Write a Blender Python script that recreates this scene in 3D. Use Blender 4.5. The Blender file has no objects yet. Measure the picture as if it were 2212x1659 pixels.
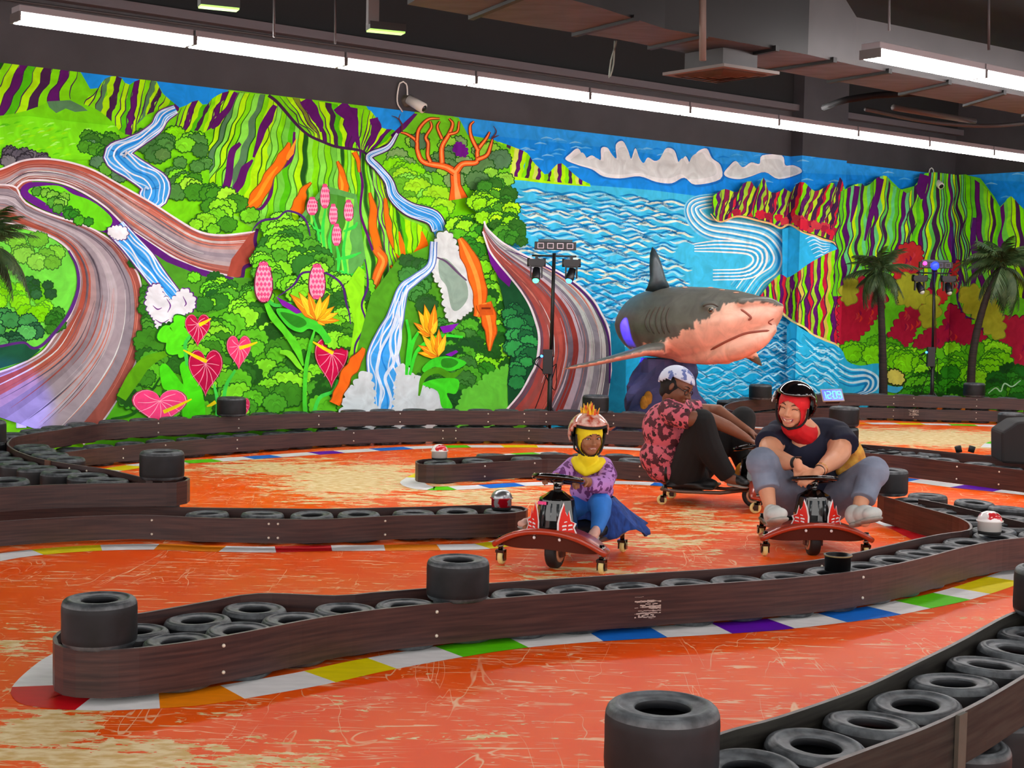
import bpy, bmesh, math, random
import numpy as np
from mathutils import Vector, Matrix, Euler
from mathutils.geometry import tessellate_polygon

# ------------------------------------------------------------------ camera, world, exposure
F, CX, CY = 3050.0, 1106.0, 829.5
H = 1.5
PITCH = math.atan(0.0623); ROLL = 0.020
cp, sp, cr, sr = math.cos(PITCH), math.sin(PITCH), math.cos(ROLL), math.sin(ROLL)
FW = Vector((0, cp, -sp)); R0 = Vector((1, 0, 0)); U0 = Vector((0, sp, cp))
CR = cr * R0 + sr * U0; CU = -sr * R0 + cr * U0
S = bpy.context.scene
cam_data = bpy.data.cameras.new('camera'); cam_data.lens = F / 2212 * 36; cam_data.sensor_width = 36
cam_data.clip_end = 200
cam = bpy.data.objects.new('camera', cam_data); S.collection.objects.link(cam)
M = Matrix((( CR.x, CU.x, -FW.x, 0), (CR.y, CU.y, -FW.y, 0), (CR.z, CU.z, -FW.z, H), (0, 0, 0, 1)))
cam.matrix_world = M
S.camera = cam
S.view_settings.view_transform = 'Standard'; S.view_settings.look = 'None'
S.view_settings.gamma = 1; S.view_settings.use_curve_mapping = False
S.view_settings.exposure = 1.05
S.cycles.max_bounces = 6
wd = bpy.data.worlds.new('hall'); S.world = wd; wd.use_nodes = True
wd.node_tree.nodes['Background'].inputs[0].default_value = (1.0, 0.97, 0.94, 1)
wd.node_tree.nodes['Background'].inputs[1].default_value = 1.25
TUBE_POWER = 26.0

def ray(px, py):
    d = CR * ((px - CX) / F) - CU * ((py - CY) / F) + FW
    return d
def P(px, py, z=0.0):                      # pixel -> point on the horizontal plane z
    d = ray(px, py); t = (z - H) / d.z
    return Vector((d.x * t, d.y * t, z))
def W(px, py, Y):                          # pixel -> point at world depth Y
    d = ray(px, py); t = Y / d.y
    return Vector((d.x * t, Y, H + d.z * t))
def proj(p):
    v = Vector(p) - Vector((0, 0, H)); z = v.dot(FW)
    return (CX + F * v.dot(CR) / z, CY - F * v.dot(CU) / z)

# ------------------------------------------------------------------ colours / materials
def lin(c): return c / 12.92 if c <= 0.04045 else ((c + 0.055) / 1.055) ** 2.4
def C(h):
    h = h.lstrip('#'); return tuple(lin(int(h[i:i + 2], 16) / 255) for i in (0, 2, 4)) + (1.0,)
MATS = {}
def mat(name, col='#808080', rough=0.5, metal=0.0, spec=0.5, noise=0.0, nscale=8.0, stretch=(1, 1, 1), col2=None, bump=0.0, emit=None, estr=0.0, coat=0.0, trans=0.0, alpha=1.0):
    if name in MATS: return MATS[name]
    m = bpy.data.materials.new(name); m.use_nodes = True; nt = m.node_tree; b = nt.nodes['Principled BSDF']
    c = C(col) if isinstance(col, str) else col
    b.inputs['Base Color'].default_value = c; b.inputs['Roughness'].default_value = rough
    b.inputs['Metallic'].default_value = metal; b.inputs['Specular IOR Level'].default_value = spec
    if coat: b.inputs['Coat Weight'].default_value = coat
    if trans: b.inputs['Transmission Weight'].default_value = trans
    if alpha < 1: b.inputs['Alpha'].default_value = alpha
    if emit:
        b.inputs['Emission Color'].default_value = C(emit); b.inputs['Emission Strength'].default_value = estr
    if noise > 0 or col2 or bump > 0:
        tc = nt.nodes.new('ShaderNodeTexCoord'); mp = nt.nodes.new('ShaderNodeMapping'); mp.inputs['Scale'].default_value = stretch
        nz = nt.nodes.new('ShaderNodeTexNoise'); nz.inputs['Scale'].default_value = nscale; nz.inputs['Detail'].default_value = 5
        nt.links.new(tc.outputs['Object'], mp.inputs[0]); nt.links.new(mp.outputs[0], nz.inputs['Vector'])
        mr = nt.nodes.new('ShaderNodeMapRange'); mr.inputs[1].default_value = 0.35; mr.inputs[2].default_value = 0.65
        nt.links.new(nz.outputs['Fac'], mr.inputs[0])
        mx = nt.nodes.new('ShaderNodeMix'); mx.data_type = 'RGBA'
        c2 = C(col2) if col2 else tuple(max(0, x * (1 - noise)) for x in c[:3]) + (1,)
        mx.inputs[6].default_value = c; mx.inputs[7].default_value = c2
        nt.links.new(mr.outputs[0], mx.inputs[0]); nt.links.new(mx.outputs[2], b.inputs['Base Color'])
        if bump > 0:
            bp = nt.nodes.new('ShaderNodeBump'); bp.inputs['Strength'].default_value = bump; bp.inputs['Distance'].default_value = 0.01
            nt.links.new(nz.outputs['Fac'], bp.inputs['Height']); nt.links.new(bp.outputs[0], b.inputs['Normal'])
    MATS[name] = m
    return m
def vcol_mat(name, rough=0.6, nscale=3.0, amount=0.25, spec=0.3):   # colour from the mesh's own paint, with brush mottling
    m = bpy.data.materials.new(name); m.use_nodes = True; nt = m.node_tree; b = nt.nodes['Principled BSDF']
    b.inputs['Roughness'].default_value = rough; b.inputs['Specular IOR Level'].default_value = spec
    at = nt.nodes.new('ShaderNodeAttribute'); at.attribute_name = 'paint'
    tc = nt.nodes.new('ShaderNodeTexCoord'); nz = nt.nodes.new('ShaderNodeTexNoise'); nz.inputs['Scale'].default_value = nscale
    nz.inputs['Detail'].default_value = 6; nz.inputs['Distortion'].default_value = 1.5
    nt.links.new(tc.outputs['Object'], nz.inputs['Vector'])
    mr = nt.nodes.new('ShaderNodeMapRange'); mr.inputs[1].default_value = 0.3; mr.inputs[2].default_value = 0.7
    mr.inputs[3].default_value = 1 - amount; mr.inputs[4].default_value = 1 + amount
    nt.links.new(nz.outputs['Fac'], mr.inputs[0])
    vm = nt.nodes.new('ShaderNodeVectorMath'); vm.operation = 'SCALE'
    nt.links.new(at.outputs['Color'], vm.inputs[0]); nt.links.new(mr.outputs[0], vm.inputs['Scale'])
    nt.links.new(vm.outputs[0], b.inputs['Base Color'])
    return m

# ------------------------------------------------------------------ object helpers
def link(o, parent=None):
    S.collection.objects.link(o)
    if parent is not None:
        o.parent = parent; o.matrix_parent_inverse = parent.matrix_world.inverted()
    return o
def empty(name, loc=(0, 0, 0), rz=0.0):
    o = bpy.data.objects.new(name, None); o.empty_display_size = 0.1
    o.matrix_world = Matrix.Translation(Vector(loc)) @ Matrix.Rotation(rz, 4, 'Z')
    S.collection.objects.link(o); return o
def tag(o, label=None, cat=None, group=None, kind=None):
    if label: o['label'] = label
    if cat: o['category'] = cat
    if group: o['group'] = group
    if kind: o['kind'] = kind
    return o
class MB:                                   # collects shapes, links them as ONE mesh object
    def __init__(s): s.v = []; s.f = []; s.sm = []; s.mi = []; s.cur = 0
    def add(s, vs, fs, smooth=False):
        k = len(s.v); s.v += [tuple(v) for v in vs]; s.f += [tuple(i + k for i in f) for f in fs]
        s.sm += [smooth] * len(fs); s.mi += [s.cur] * len(fs); return s
    def box(s, c, size, rot=None):
        c = Vector(c); x, y, z = [a / 2 for a in size]
        vs = [Vector((a * x, b * y, d * z)) for a in (-1, 1) for b in (-1, 1) for d in (-1, 1)]
        if rot is not None: vs = [rot @ v for v in vs]
        return s.add([c + v for v in vs], [(0, 1, 3, 2), (4, 6, 7, 5), (0, 4, 5, 1), (2, 3, 7, 6), (0, 2, 6, 4), (1, 5, 7, 3)])
    def hexa(s, lo, hi):                    # two rings of n points joined
        n = len(lo); return s.add(list(lo) + list(hi), [tuple(range(n))[::-1], tuple(range(n, 2 * n))] + [(i, (i + 1) % n, n + (i + 1) % n, n + i) for i in range(n)])
    def tube(s, pts, r, seg=10, cap=True, closed=False):
        pts = [Vector(p) for p in pts]; n = len(pts); rs = r if isinstance(r, (list, tuple)) else [r] * n
        vs = []; prev = None
        for i, p in enumerate(pts):
            if closed: t = pts[(i + 1) % n] - pts[i - 1]
            else: t = pts[min(i + 1, n - 1)] - pts[max(i - 1, 0)]
            t.normalize()
            if prev is None:
                a = Vector((0, 0, 1)) if abs(t.z) < 0.9 else Vector((1, 0, 0)); a = (a - t * a.dot(t)).normalized()
            else:
                a = (prev - t * prev.dot(t)).normalized()
            prev = a; b = t.cross(a)
            vs += [p + (a * math.cos(2 * math.pi * k / seg) + b * math.sin(2 * math.pi * k / seg)) * rs[i] for k in range(seg)]
        fs = []
        for i in range(n if closed else n - 1):
            j = (i + 1) % n
            fs += [(i * seg + k, i * seg + (k + 1) % seg, j * seg + (k + 1) % seg, j * seg + k) for k in range(seg)]
        if cap and not closed: fs += [tuple(range(seg))[::-1], tuple(range((n - 1) * seg, n * seg))]
        return s.add(vs, fs, True)
    def lathe(s, prof, loc=(0, 0, 0), seg=32, rot=None, closed=False):    # prof: (r, z)
        loc = Vector(loc); n = len(prof); vs = []
        for k in range(seg):
            a = 2 * math.pi * k / seg; ca, sa = math.cos(a), math.sin(a)
            for r, z in prof:
                v = Vector((r * ca, r * sa, z)); v = rot @ v if rot is not None else v; vs.append(loc + v)
        fs = []
        for k in range(seg):
            q = (k + 1) % seg
            for i in range(n if closed else n - 1):
                j = (i + 1) % n; fs.append((k * n + i, q * n + i, q * n + j, k * n + j))
        return s.add(vs, fs, True)
    def ell(s, c, r, rot=None, seg=20, rings=12):
        c = Vector(c); r = (r, r, r) if isinstance(r, (int, float)) else r; vs = []; fs = []
        for i in range(rings + 1):
            th = math.pi * i / rings
            for k in range(seg):
                a = 2 * math.pi * k / seg
                v = Vector((r[0] * math.sin(th) * math.cos(a), r[1] * math.sin(th) * math.sin(a), r[2] * math.cos(th)))
                vs.append(c + (rot @ v if rot is not None else v))
        for i in range(rings):
            for k in range(seg):
                q = (k + 1) % seg; fs.append((i * seg + k, (i + 1) * seg + k, (i + 1) * seg + q, i * seg + q))
        return s.add(vs, fs, True)
    def build(s, name, m, parent=None, bevel=0.0, smooth_all=None):
        me = bpy.data.meshes.new(name); me.from_pydata(s.v, [], s.f)
        for mm in (m if isinstance(m, (list, tuple)) else [m]): me.materials.append(mm)
        me.polygons.foreach_set('use_smooth', [smooth_all if smooth_all is not None else x for x in s.sm])
        me.polygons.foreach_set('material_index', s.mi)
        bm = bmesh.new(); bm.from_mesh(me); bmesh.ops.remove_doubles(bm, verts=bm.verts, dist=1e-6)
        bmesh.ops.recalc_face_normals(bm, faces=bm.faces); bm.to_mesh(me); bm.free()
        o = bpy.data.objects.new(name, me); link(o, parent)
        if bevel > 0:
            md = o.modifiers.new('bevel', 'BEVEL'); md.width = bevel; md.segments = 2; md.limit_method = 'ANGLE'
        return o
def copy_tree(o, mw):
    c = o.copy(); S.collection.objects.link(c); c.parent = None; c.matrix_world = mw
    for ch in o.children:
        d = ch.copy(); S.collection.objects.link(d); d.parent = c
        for g in ch.children:
            e = g.copy(); S.collection.objects.link(e); e.parent = d
    return c
def smooth_path(pts, step=0.06, closed=False):      # Catmull-Rom through points, resampled evenly
    pts = [Vector(p) for p in pts]; n = len(pts); out = []
    rng = range(n if closed else n - 1)
    for i in rng:
        p1, p2 = pts[i], pts[(i + 1) % n]
        p0 = pts[i - 1] if (i > 0 or closed) else p1 * 2 - p2
        p3 = pts[(i + 2) % n] if (i + 2 < n or closed) else p2 * 2 - p1
        k = max(1, int((p2 - p1).length / step))
        for j in range(k):
            t = j / k
            out.append(0.5 * ((2 * p1) + (p2 - p0) * t + (2 * p0 - 5 * p1 + 4 * p2 - p3) * t * t + (3 * p1 - p0 - 3 * p2 + p3) * t ** 3))
    if not closed: out.append(pts[-1])
    return out

# ------------------------------------------------------------------ room frame
CORNER_Y = 21.0
corner_top = W(2063, 380, CORNER_Y); MURAL_TOP = corner_top.z
CO = Vector((corner_top.x, corner_top.y, 0))
du = ray(4890, 716); WU = Vector((du.x, du.y, 0)).normalized()     # along back wall, towards the right corner
WN = Vector((WU.y, -WU.x, 0))                                      # into the room
if WN.dot(-CO) < 0: WN = -WN
def plane_hit(px, py, o, n):
    d = ray(px, py); c = Vector((0, 0, H)); t = (o - c).dot(n) / d.dot(n); return c + d * t
def WB(px, py): return plane_hit(px, py, CO, WN)                   # back wall
def WR(px, py): return plane_hit(px, py, CO, WU)                   # right wall
def S_of(p): return (Vector(p) - CO).dot(WU)                       # coordinate along back wall (negative = left of corner)
s_pl = S_of(WB(1708, 344))
pl = CO + WU * s_pl
d_ = ray(1733, 342); c_ = Vector((0, 0, H)); t_ = (pl - c_).dot(WU) / d_.dot(WU)
p2 = c_ + d_ * t_; PIL = (p2 - pl).dot(WN)                         # pillar projection
PO = CO + WN * PIL
s_pr = S_of(plane_hit(1829, 353, PO, WN))
WALL_H = 4.05; CEIL = 4.7
BACK_L = -19.0; RIGHT_D = 9.0

dark_wall = mat('dark_wall_paint', '#383639', 0.7, noise=0.3, nscale=2.0)
black = mat('black_plastic', '#0a0a0c', 0.35)
matte_black = mat('matte_black', '#0c0c0e', 0.8)
def quad_obj(name, quads, m, parent=None):
    b = MB()
    for q in quads: b.add(q, [(0, 1, 2, 3)])
    return b.build(name, m, parent)
def wp(s, n, z): return CO + WU * s + WN * n + Vector((0, 0, z))
b = MB()
def slab(b, s0, s1, n0, n1, z0, z1):
    return b.hexa([wp(s0, n0, z0), wp(s1, n0, z0), wp(s1, n1, z0), wp(s0, n1, z0)], [wp(s0, n0, z1), wp(s1, n0, z1), wp(s1, n1, z1), wp(s0, n1, z1)])
slab(b, BACK_L, 0.2, -0.2, 0, 0, CEIL)
wall_back = tag(b.build('wall_back', dark_wall), kind='structure')
b = MB(); slab(b, 0, 0.2, 0, RIGHT_D, 0, CEIL); wall_right = tag(b.build('wall_right', dark_wall), kind='structure')
b = MB(); slab(b, s_pl, s_pr, 0, PIL, 0, CEIL); pillar = tag(b.build('wall_pillar', dark_wall), kind='structure')
ceil_m = mat('ceiling_black', '#161517', 0.85, noise=0.5, nscale=1.2, col2='#060607')
b = MB(); b.add([(-14, -3, CEIL), (26, -3, CEIL), (26, 26, CEIL), (-14, 26, CEIL)], [(0, 3, 2, 1)])
tag(b.build('ceiling', ceil_m), kind='structure')
b = MB(); slab(b, BACK_L, 0, 0, 0.12, 3.98, 4.06); tag(b.build('trim_1', mat('ledge_paint', '#4e484c', 0.7)), kind='structure')
b = MB(); slab(b, BACK_L, 0, 0, 0.015, 4.06, CEIL); tag(b.build('void_shade_band', mat('void_shade_black', '#09090a', 0.9)), kind='structure')  # black sheet over the wall, painting in the dark ceiling void above the ledge
# ------------------------------------------------------------------ lamps of the hall
tube_m = mat('lamp_tube', '#ffffff', emit='#fffaf8', estr=TUBE_POWER)
housing_m = mat('lamp_housing', '#8c888c', 0.5); holder_m = mat('lamp_holder', '#55504f', 0.5)
L_FIX = 1.22
ang_w = math.atan2(WU.y, WU.x)
def make_fixture(full=True):
    r = empty('strip_light', (0, 0, 0), 0)
    MB().box((0, 0, 0.062), (L_FIX * 0.985, 0.15, 0.045)).build('housing', housing_m, r, bevel=0.004)
    for sgn in (-1, 1):
        MB().tube([(-L_FIX / 2 + 0.016, sgn * 0.046, 0.0), (L_FIX / 2 - 0.016, sgn * 0.046, 0.0)], 0.023, 8).build('lamp_tube', tube_m, r)
    if full:
        for sx in (-1, 1):
            b = MB(); b.box((sx * (L_FIX / 2 - 0.008), 0, 0.012), (0.014, 0.165, 0.06)); b.build('lamp_holder', holder_m, r)
    return r
a0 = W(1016, 178, 11.45); n1 = (a0 - CO).dot(WN); s1 = S_of(a0); z1 = a0.z
a2 = W(1878, 120, 9.34); n2 = (a2 - CO).dot(WN); s2 = S_of(a2); z2 = a2.z
fix = make_fixture(); first = [True]
ORD = ['first', 'second', 'third', 'fourth', 'fifth', 'sixth', 'seventh', 'eighth', 'ninth', 'tenth', 'eleventh', 'twelfth', 'thirteenth', 'fourteenth',
       'fifteenth', 'sixteenth', 'seventeenth', 'eighteenth', 'nineteenth', 'twentieth', 'twenty-first', 'twenty-second', 'twenty-third', 'twenty-fourth', 'twenty-fifth',
       'twenty-sixth', 'twenty-seventh', 'twenty-eighth', 'twenty-ninth', 'thirtieth'] + ['%dth' % k for k in range(31, 90)]
def place_fix(s, n, z, label, group):
    mw = Matrix.Translation(wp(s, n, z)) @ Matrix.Rotation(ang_w, 4, 'Z')
    if first[0]: fix.matrix_world = mw; o = fix; first[0] = False
    else: o = copy_tree(fix, mw)
    tag(o, label, 'ceiling light', group)
bpy.context.view_layer.update()
for k in range(-3, 9):
    s = s1 + (k + 0.5) * L_FIX
    if s > -0.4: continue
    place_fix(s, n1, z1, '%s strip light from the left in the long row along the mural' % ORD[k + 3], 'strip lights along the mural wall')
for k in range(3):
    place_fix(s2 + (k + 0.5) * L_FIX, n2, z2, '%s strip light from the left in the short row by the ducts' % ORD[k], 'strip lights by the ducts')
dn = n2 - n1
for r in range(1, 5):  # unseen fixture rows, added to light the hall
    nn = n2 + r * dn if r < 4 else n2
    for k in range(5):
        s = -1.5 - k * 3.4 if r < 4 else s2 - 14 - k * 2.4
        if r == 4 and k > 1: continue
        place_fix(s - r * 0.8, nn, 3.45, 'unseen strip light added overhead, %s row towards the camera, %s from the right' % (ORD[r - 1], ORD[k]), 'strip lights added overhead nearer the camera')

def link_p(o, p):
    bpy.context.view_layer.update(); o.parent = p; o.matrix_parent_inverse = p.matrix_world.inverted()
# ------------------------------------------------------------------ ducts, hangers, conduits
duct_m = mat('duct_sheet_shaded', '#0e0e10', 0.55, noise=0.25, nscale=3, spec=0.4)  # near-black sides: the shade on them is put into the colour
duct_g = mat('duct_sheet_grey', '#383637', 0.6, noise=.2, nscale=3)  # same sheet darkened less, for the tapering and right runs
duct_b = mat('duct_underside', '#565d68', 0.6, noise=0.35, nscale=4, stretch=(1, 3, 1), spec=0.4)  # paler than the sides, blued to cancel orange bounce from the floor
rust_m = mat('diffuser_face', '#3a281f', 0.6, noise=0.5, nscale=12)
duct_root = []
def duct(name, bl, br, fr, fl, z, h, label, top=None, seams=3):
    # four underside corners in pixels at height z
    lo = [P(*q, z=z) for q in (bl, br, fr, fl)]
    hi = [p + Vector((0, 0, k)) for p, k in zip(lo, (h[0], h[1], h[1], h[0]))]
    if not duct_root: duct_root.append(tag(empty('air_duct', (lo[0] + lo[2]) / 2), 'long grey sheet metal duct run with stained underside hanging below the ceiling', 'air duct'))
    r = empty('duct_section', (lo[0] + lo[2]) / 2); link_p(r, duct_root[0])
    b = MB(); b.add(lo, [(0, 1, 2, 3)]); b.build('duct_underside', duct_b, r)
    b = MB(); b.add(lo + hi, [(0, 1, 5, 4), (1, 2, 6, 5), (2, 3, 7, 6), (3, 0, 4, 7), (4, 5, 6, 7)]); b.build('duct_side', duct_m if h[1] > .5 else duct_g, r)
    for k in range(seams):
        t = (k + 0.5) / seams
        a = lo[3].lerp(lo[2], t); c = lo[0].lerp(lo[1], t)
        d = (c - a).normalized(); a = a - d * 0.03; c = c + d * 0.03; up = Vector((0, 0, 0.04))
        b = MB(); dd = (lo[2] - lo[3]).normalized() * 0.02
        b.hexa([a - dd - up * .5, a + dd - up * .5, c + dd - up * .5, c - dd - up * .5], [a - dd + up * .4, a + dd + up * .4, c + dd + up * .4, c - dd + up * .4]); b.build('flange', duct_m, r)
    return r
# long supply duct: stained left run, diffuser run, tapering piece, shallow right run
duct('air_duct', (1000, -62), (1296, 16), (1153, 57), (880, 10), 3.2, (.75, .75), '', seams=1)
duct('air_duct', (1296, 16), (1436, 62), (1334, 85), (1153, 57), 3.2, (.75, .75), '', seams=1)
duct('air_duct', (1436, 62), (1745, 118), (1612, 141), (1334, 85), 3.2, (.75, .75), '', seams=2)
duct('air_duct', (1745, 118), (1847, 141), (1712, 159), (1612, 141), 3.2, (.75, .34), '', seams=1)
duct('air_duct', (1847, 141), (2330, 230), (2270, 258), (1712, 159), 3.2, (.34, .36), '', seams=4)
# diffuser
zd = 3.05
cs = [P(1564, 143, zd), P(1684, 161, zd), P(1548, 180, zd), P(1431, 163, zd)]
cen = sum(cs, Vector()) / 4
r = empty('air_diffuser', cen); tag(r, 'square rusty ceiling air diffuser hanging under the duct', 'air diffuser')
b = MB(); b.hexa([p for p in cs], [p + Vector((0, 0, 0.02)) for p in cs]); b.build('frame', mat('diffuser_frame', '#6a6460', 0.6), r)
for k, f in enumerate((0.8, 0.58, 0.36)):
    b = MB(); q = [cen + (p - cen) * f + Vector((0, 0, -0.003 * (k + 1))) for p in cs]; q2 = [cen + (p - cen) * (f - 0.1) + Vector((0, 0, -0.003 * (k + 1) - 0.012)) for p in cs]
    b.add(q + q2, [(0, 1, 5, 4), (1, 2, 6, 5), (2, 3, 7, 6), (3, 0, 4, 7)]); b.build('louvre', rust_m, r)
b = MB(); q = [cen + (p - cen) * 0.62 for p in cs]; b.hexa([p + Vector((0, 0, 0.02)) for p in q], [p + Vector((0, 0, 0.149)) for p in q]); b.build('neck', mat('neck_sheet', '#2e2b2c', 0.5, noise=0.4, nscale=6), r)
# hanger rods
rod_m = mat('hanger_rod', '#4a484a', 0.5)
for (x, y0, y1, Y, w, lb) in ((592, -60, 80, 10.0, 0.008, 'thin grey hanger rod left of the green-lit bracket'), (724, -60, 95, 10.5, 0.008, 'thin dark hanger rod beside the green-lit bracket'),
                          (1518, -60, 131, 8.85, 0.022, 'brown strap hanging down in front of the duct beside the air diffuser'), (1921, -60, 66, 9.8, 0.009, 'hanger rod above the left end of the short light row'),
                          (2136, -60, 108, 10.3, 0.010, 'hanger rod above the right end of the short light row')):
    tag(MB().tube([W(x, y0, Y), W(x, y1, Y)], w, 6).build('hanger_rod', rod_m if w < .02 else mat('strap_brown', '#6f6058', .6)), lb, 'hanger', 'rods hanging from the ceiling')
# conduits along the wall and loose cables
cond_m = mat('conduit', '#3a3636', 0.6)
a = WB(-300, -30) ; zc = None
tag(MB().tube([WB(-200, -28) + WN * .05, WB(1000, 138) + WN * .05, WB(1680, 236) + WN * .05], 0.010, 8).build('conduit', cond_m), 'long thin conduit along the dark wall above the strip lights', 'conduit', 'conduits on the dark wall')
cab = mat('cable_black', '#121113', 0.75, spec=.2)
b = MB()
tag(b.tube(smooth_path([P(1780, 232, 3.3), P(1830, 215, 3.3), P(1890, 206, 3.35), P(1990, 200, 3.35)], 0.15), 0.03, 8).build('cable_bundle', cab), 'black cable bundle curving under the long duct', 'cable')
tag(MB().tube(smooth_path([P(1870, 236, 3.3), P(2000, 262, 3.3), P(2130, 272, 3.3), P(2260, 262, 3.3)], 0.15), 0.02, 8).build('conduit', cond_m), 'thin bent conduit below the long duct at the right', 'conduit', 'conduits on the dark wall')
tag(MB().tube([P(1930, 232, 3.35), P(2105, 262, 3.35)], 0.03, 8).build('conduit', mat('conduit_grey', '#4a4644', .6)), 'short grey pipe under the long duct at the right', 'conduit', 'conduits on the dark wall')
tag(MB().tube(smooth_path([W(1332, 88, 10.2), W(1326, 110, 10.2), W(1320, 130, 10.2), W(1316, 168, 10.2), W(1325, 140, 10.2), W(1328, 88, 10.2)], 0.03), 0.006, 6).build('cord', mat('green_cord', '#8fa096', .7)), 'looped pale cord dangling from the duct', 'cord')
# green-lit sign brackets
def bracket(px0, px1, y, Y, stem, lb):
    a = W(px0, y - 8, Y); c = W(px1, y + 2, Y + 0.1); r = empty('hanging_sign', (a + c) / 2); tag(r, lb, 'sign')
    ln = (c - a).length; d = (c - a).normalized(); rot = Matrix.Rotation(math.atan2(d.y, d.x), 3, 'Z')
    MB().box((a + c) / 2, (ln, 0.10, 0.05), rot).build('sign_body', mat('sign_body', '#2b2b2b', .5), r)
    MB().box((a + c) / 2 - Vector((0, 0, 0.03)), (ln * .97, 0.09, 0.012), rot).build('green_lamp', mat('green_lamp', '#9be060', .4, emit='#9ae060', estr=0.75), r)
    if stem:
        MB().box(a + Vector((0.03, 0, 0.25)), (0.075, 0.05, 0.5), rot).build('stem', mat('sign_stem', '#707070', .4), r)
bracket(795, 872, 62, 9.6, True, 'grey hanging bracket with a green-lit underside')
bracket(430, 515, 10, 9.0, False, 'green-lit sign edge at the top of the picture')
# security cameras
def cctv(px, py, lb, sgn=1, base=WB, nrm=None, sc=1.0, group=None):
    nrm = nrm or WN; q = base(px, py); r = empty('security_camera', q); tag(r, lb, 'security camera', group)
    wht = mat('camera_white', '#d8d4cc', .4); side = WU if nrm is WN else WN
    rotm = nrm.to_track_quat('Z', 'Y').to_matrix()
    MB().lathe([(0.0, 0.05 * sc), (0.045 * sc, 0.045 * sc), (0.06 * sc, 0.0)], q, 20, rotm).build('mount', mat('mount_dark', '#5a5548', .5, noise=.5, nscale=30), r)
    d = (nrm * .75 + side * .35 * sgn + Vector((0, 0, -.45))).normalized(); e = q + nrm * .06 * sc
    MB().tube([e - d * .02, e + d * .17 * sc, e + d * .175 * sc], [.045 * sc, .05 * sc, .04 * sc], 16).build('body', wht, r)
    MB().tube([e + d * .17 * sc, e + d * .18 * sc], .032 * sc, 16).build('lens', black, r)
    MB().tube(smooth_path([q + nrm * .02 + Vector((0, 0, .04)), q + nrm * .02 + Vector((0, 0, .17)) - side * .02, q + nrm * .02 + Vector((0, 0, .17)) - side * .1, q + nrm * .02 - side * .13 + Vector((0, 0, -.02)), q + nrm * .02 - side * .06 + Vector((0, 0, -.12))], .03), .008, 6).build('cable', wht, r)
cctv(878, 218, 'white bullet security camera with looped cable on dark wall', 1, sc=1.1)
cctv(2014, 392, 'white security camera over the mural near the room corner', -1, sc=1.0)
tag(MB().box(WB(45, 908) + WN * .012, (0.085, 0.025, 0.13), Matrix.Rotation(ang_w, 3, 'Z')).build('power_outlet', mat('outlet_plate', '#dcdce4', .4), bevel=.004), 'white wall outlet plate low on the mural at the far left', 'outlet')
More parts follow.
